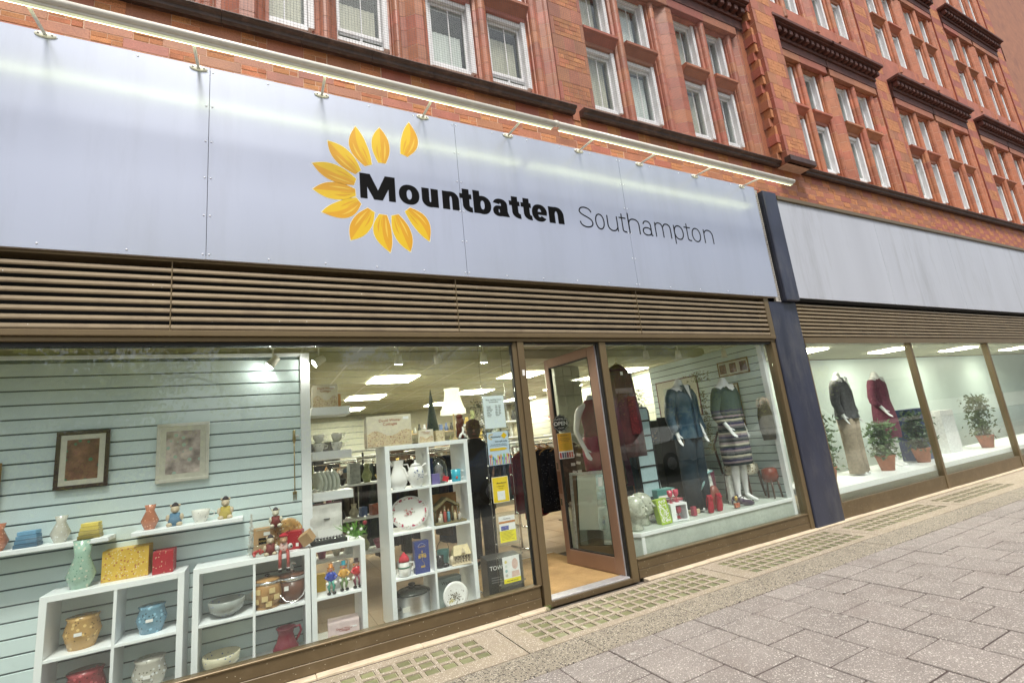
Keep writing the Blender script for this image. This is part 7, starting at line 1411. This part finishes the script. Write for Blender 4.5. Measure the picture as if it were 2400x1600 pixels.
def car(label, x, y, c):
    t = thing('parked_car', label, 'car', (x, y, 0), 0, 'cars parked across the street'); m_ = mat('car paint ' + label[:6], c, .2, .02, coat=.6); b = MB()
    pr_ = [(-2.1, .35), (-2.1, .75), (-1.9, .92), (-1.2, .98), (-.6, 1.42), (.7, 1.45), (1.4, 1.0), (2.0, .85), (2.12, .6), (2.1, .35)]; b.prism(pr_[::-1], -.85, .85); b.build('body', m_, t, fix=True)
    for s_ in (-.86, .86): MB().prism([(-1.1, 1.0), (1.2, 1.0), (.65, 1.38), (-.55, 1.36)], s_ - .01, s_ + .01).build('side_window', P('dark street glass', (.03, .035, .04), .1), t)
    for a in (-1.3, 1.3):
        for s_ in (-.8, .8): w_ = MB().loft([(-.1, .32, .32), (.1, .32, .32)], 20, M=Matrix.Translation((a, s_, .32)) @ Matrix.Rotation(pi / 2, 4, 'X')).build('wheel', rubber_m, t); MB().loft([(-.11, .19, .19), (.11, .19, .19)], 12, M=Matrix.Translation((a, s_, .32)) @ Matrix.Rotation(pi / 2, 4, 'X')).build('rim', alu_m, w_)
    return t
car('silver parked car across the street, seen in the shop glass', 12.4, -8.2, (.5, .5, .5)); car('white parked car across the street, seen in the shop glass', 18.6, -8.2, (.7, .7, .7)); car('blue parked car across the street, seen in the shop glass', 6.4, -8.2, (.05, .09, .2))

# the neighbour's window display
def reclothe(o, names, m):
    for k in o.children:
        if k.name.split('.')[0] in names: k.material_slots[0].link = 'OBJECT'; k.material_slots[0].material = m
for src, lb, x in ((A, 'far mannequin in a grey shirt and beige trousers, in the neighbouring window', 8.4), (B, 'far mannequin in a plain dark rose dress, in the neighbouring window', 9.5)):
    c = copy_tree(src); c.location = (x, .55, .38); c['label'] = lb
    reclothe(c, ('shirt', 'sleeve', 'collar', 'button_placket', 'knitted_dress'), P('grey wool cloth' if src is A else 'dark rose cloth', (.10, .10, .11) if src is A else (.16, .04, .07), .9, .3)); reclothe(c, ('trouser_leg', 'trouser_top'), P('beige cloth', (.33, .27, .2), .9, .2))
for lb, x, y, w_, h_, c in (('dark blue box in the neighbouring window', 10.6, .5, .7, .9, (.02, .04, .12)), ('white tall box in the neighbouring window', 11.8, .6, .5, .8, (.7, .7, .7))):
    carton(lb, x, y, .38, w_, .3, h_, P('neighbour card %.1f' % x, c, .5, .2), lid=False)

# dense dark stock further in
garland('dark green artificial tree standing behind the posters near the doorway', 'artificial_tree', 2.95, 2.6, .75, 1.35, .17, mat('near black green leaf', (.012, .022, .010), .6, .5, 30), 2600, 9)
rail_('chrome rail of dark coats behind the tall cube unit', 1.15, 2.75, 1.35, 1.45, 0)
for i in range(12):
    nm_, c = (('black', (.012, .012, .014)), ('dark green', (.02, .035, .02)), ('dark brown', (.045, .025, .015)), ('navy', (.012, .018, .045)))[i % 4]
    garment('%s coat, %s from left on the rail behind the tall cube unit' % (nm_, ORD[i + 1]), 1.22 + i * .105, 2.75, 1.38, .95 + .12 * (i % 3), .21, P('coat ' + nm_, c, .9, .3), RD(70 + 14 * (i % 4)), sl=False, grp='dark coats behind the tall cube unit', seed=i, hanger=False)
for i, (lb, x, y, z, w_, h_, c) in enumerate((('black tall cabinet at the back left of the shop', .9, 5.8, .05, .9, 1.75, (.012, .012, .013)), ('dark walnut cabinet at the back middle of the shop', 2.9, 6.4, .05, 1.0, 1.6, (.04, .022, .012)), ('dark dresser far back by the left racks', -.6, 4.6, .05, 1.1, 1.5, (.03, .022, .016)))):
    t = thing('cabinet', lb, 'cabinet', (x, y, z), 0, 'dark cabinets at the back'); m_ = P('cabinet finish %d' % i, c, .4, .2); bxo('body', m_, t, -w_ / 2, w_ / 2, 0, .4, 0, h_, .006)
    for s_ in (-1, 1): bxo('door', m_, t, min(0, s_ * w_ / 2) + .01, max(0, s_ * w_ / 2) - .01, -.02, -.002, .05, h_ - .05, .004); bxo('handle', chrome_m, t, s_ * .04 - .006, s_ * .04 + .006, -.04, -.021, h_ * .5, h_ * .5 + .12, .002)

for k, (x, h_) in enumerate(((7.35, .75), (8.95, .55), (10.1, .65), (12.6, .8))):
    pn = ('first', 'second', 'third', 'fourth')[k]; t = garland('leafy plant in a clay pot, %s from the left in the neighbouring window' % pn, 'potted_plant', x, .42, .38, h_, .17, mat('plant leaf ' + pn, ((.05, .10, .03), (.08, .14, .05), (.04, .08, .03), (.09, .12, .04))[k], .5, .4, 30), 700, 40 + k, 2.6)
    t['category'] = 'plant'; t.scale = (1, 1, 1)
    for c in t.children: c.location.z = .2
    MB().loft([(0, .09, .09), (.2, .13, .13), (.22, .14, .14), (.24, .14, .14), (.22, .12, .12)], 22).build('pot', mat('clay pot ' + pn, (.35, .13, .07), .8, .2, 12), t); MB().tube([(0, 0, .15), (.02, .01, .3 + h_ * .4)], .012, 7).build('stem', P('dark antler', (.06, .03, .02)), t)
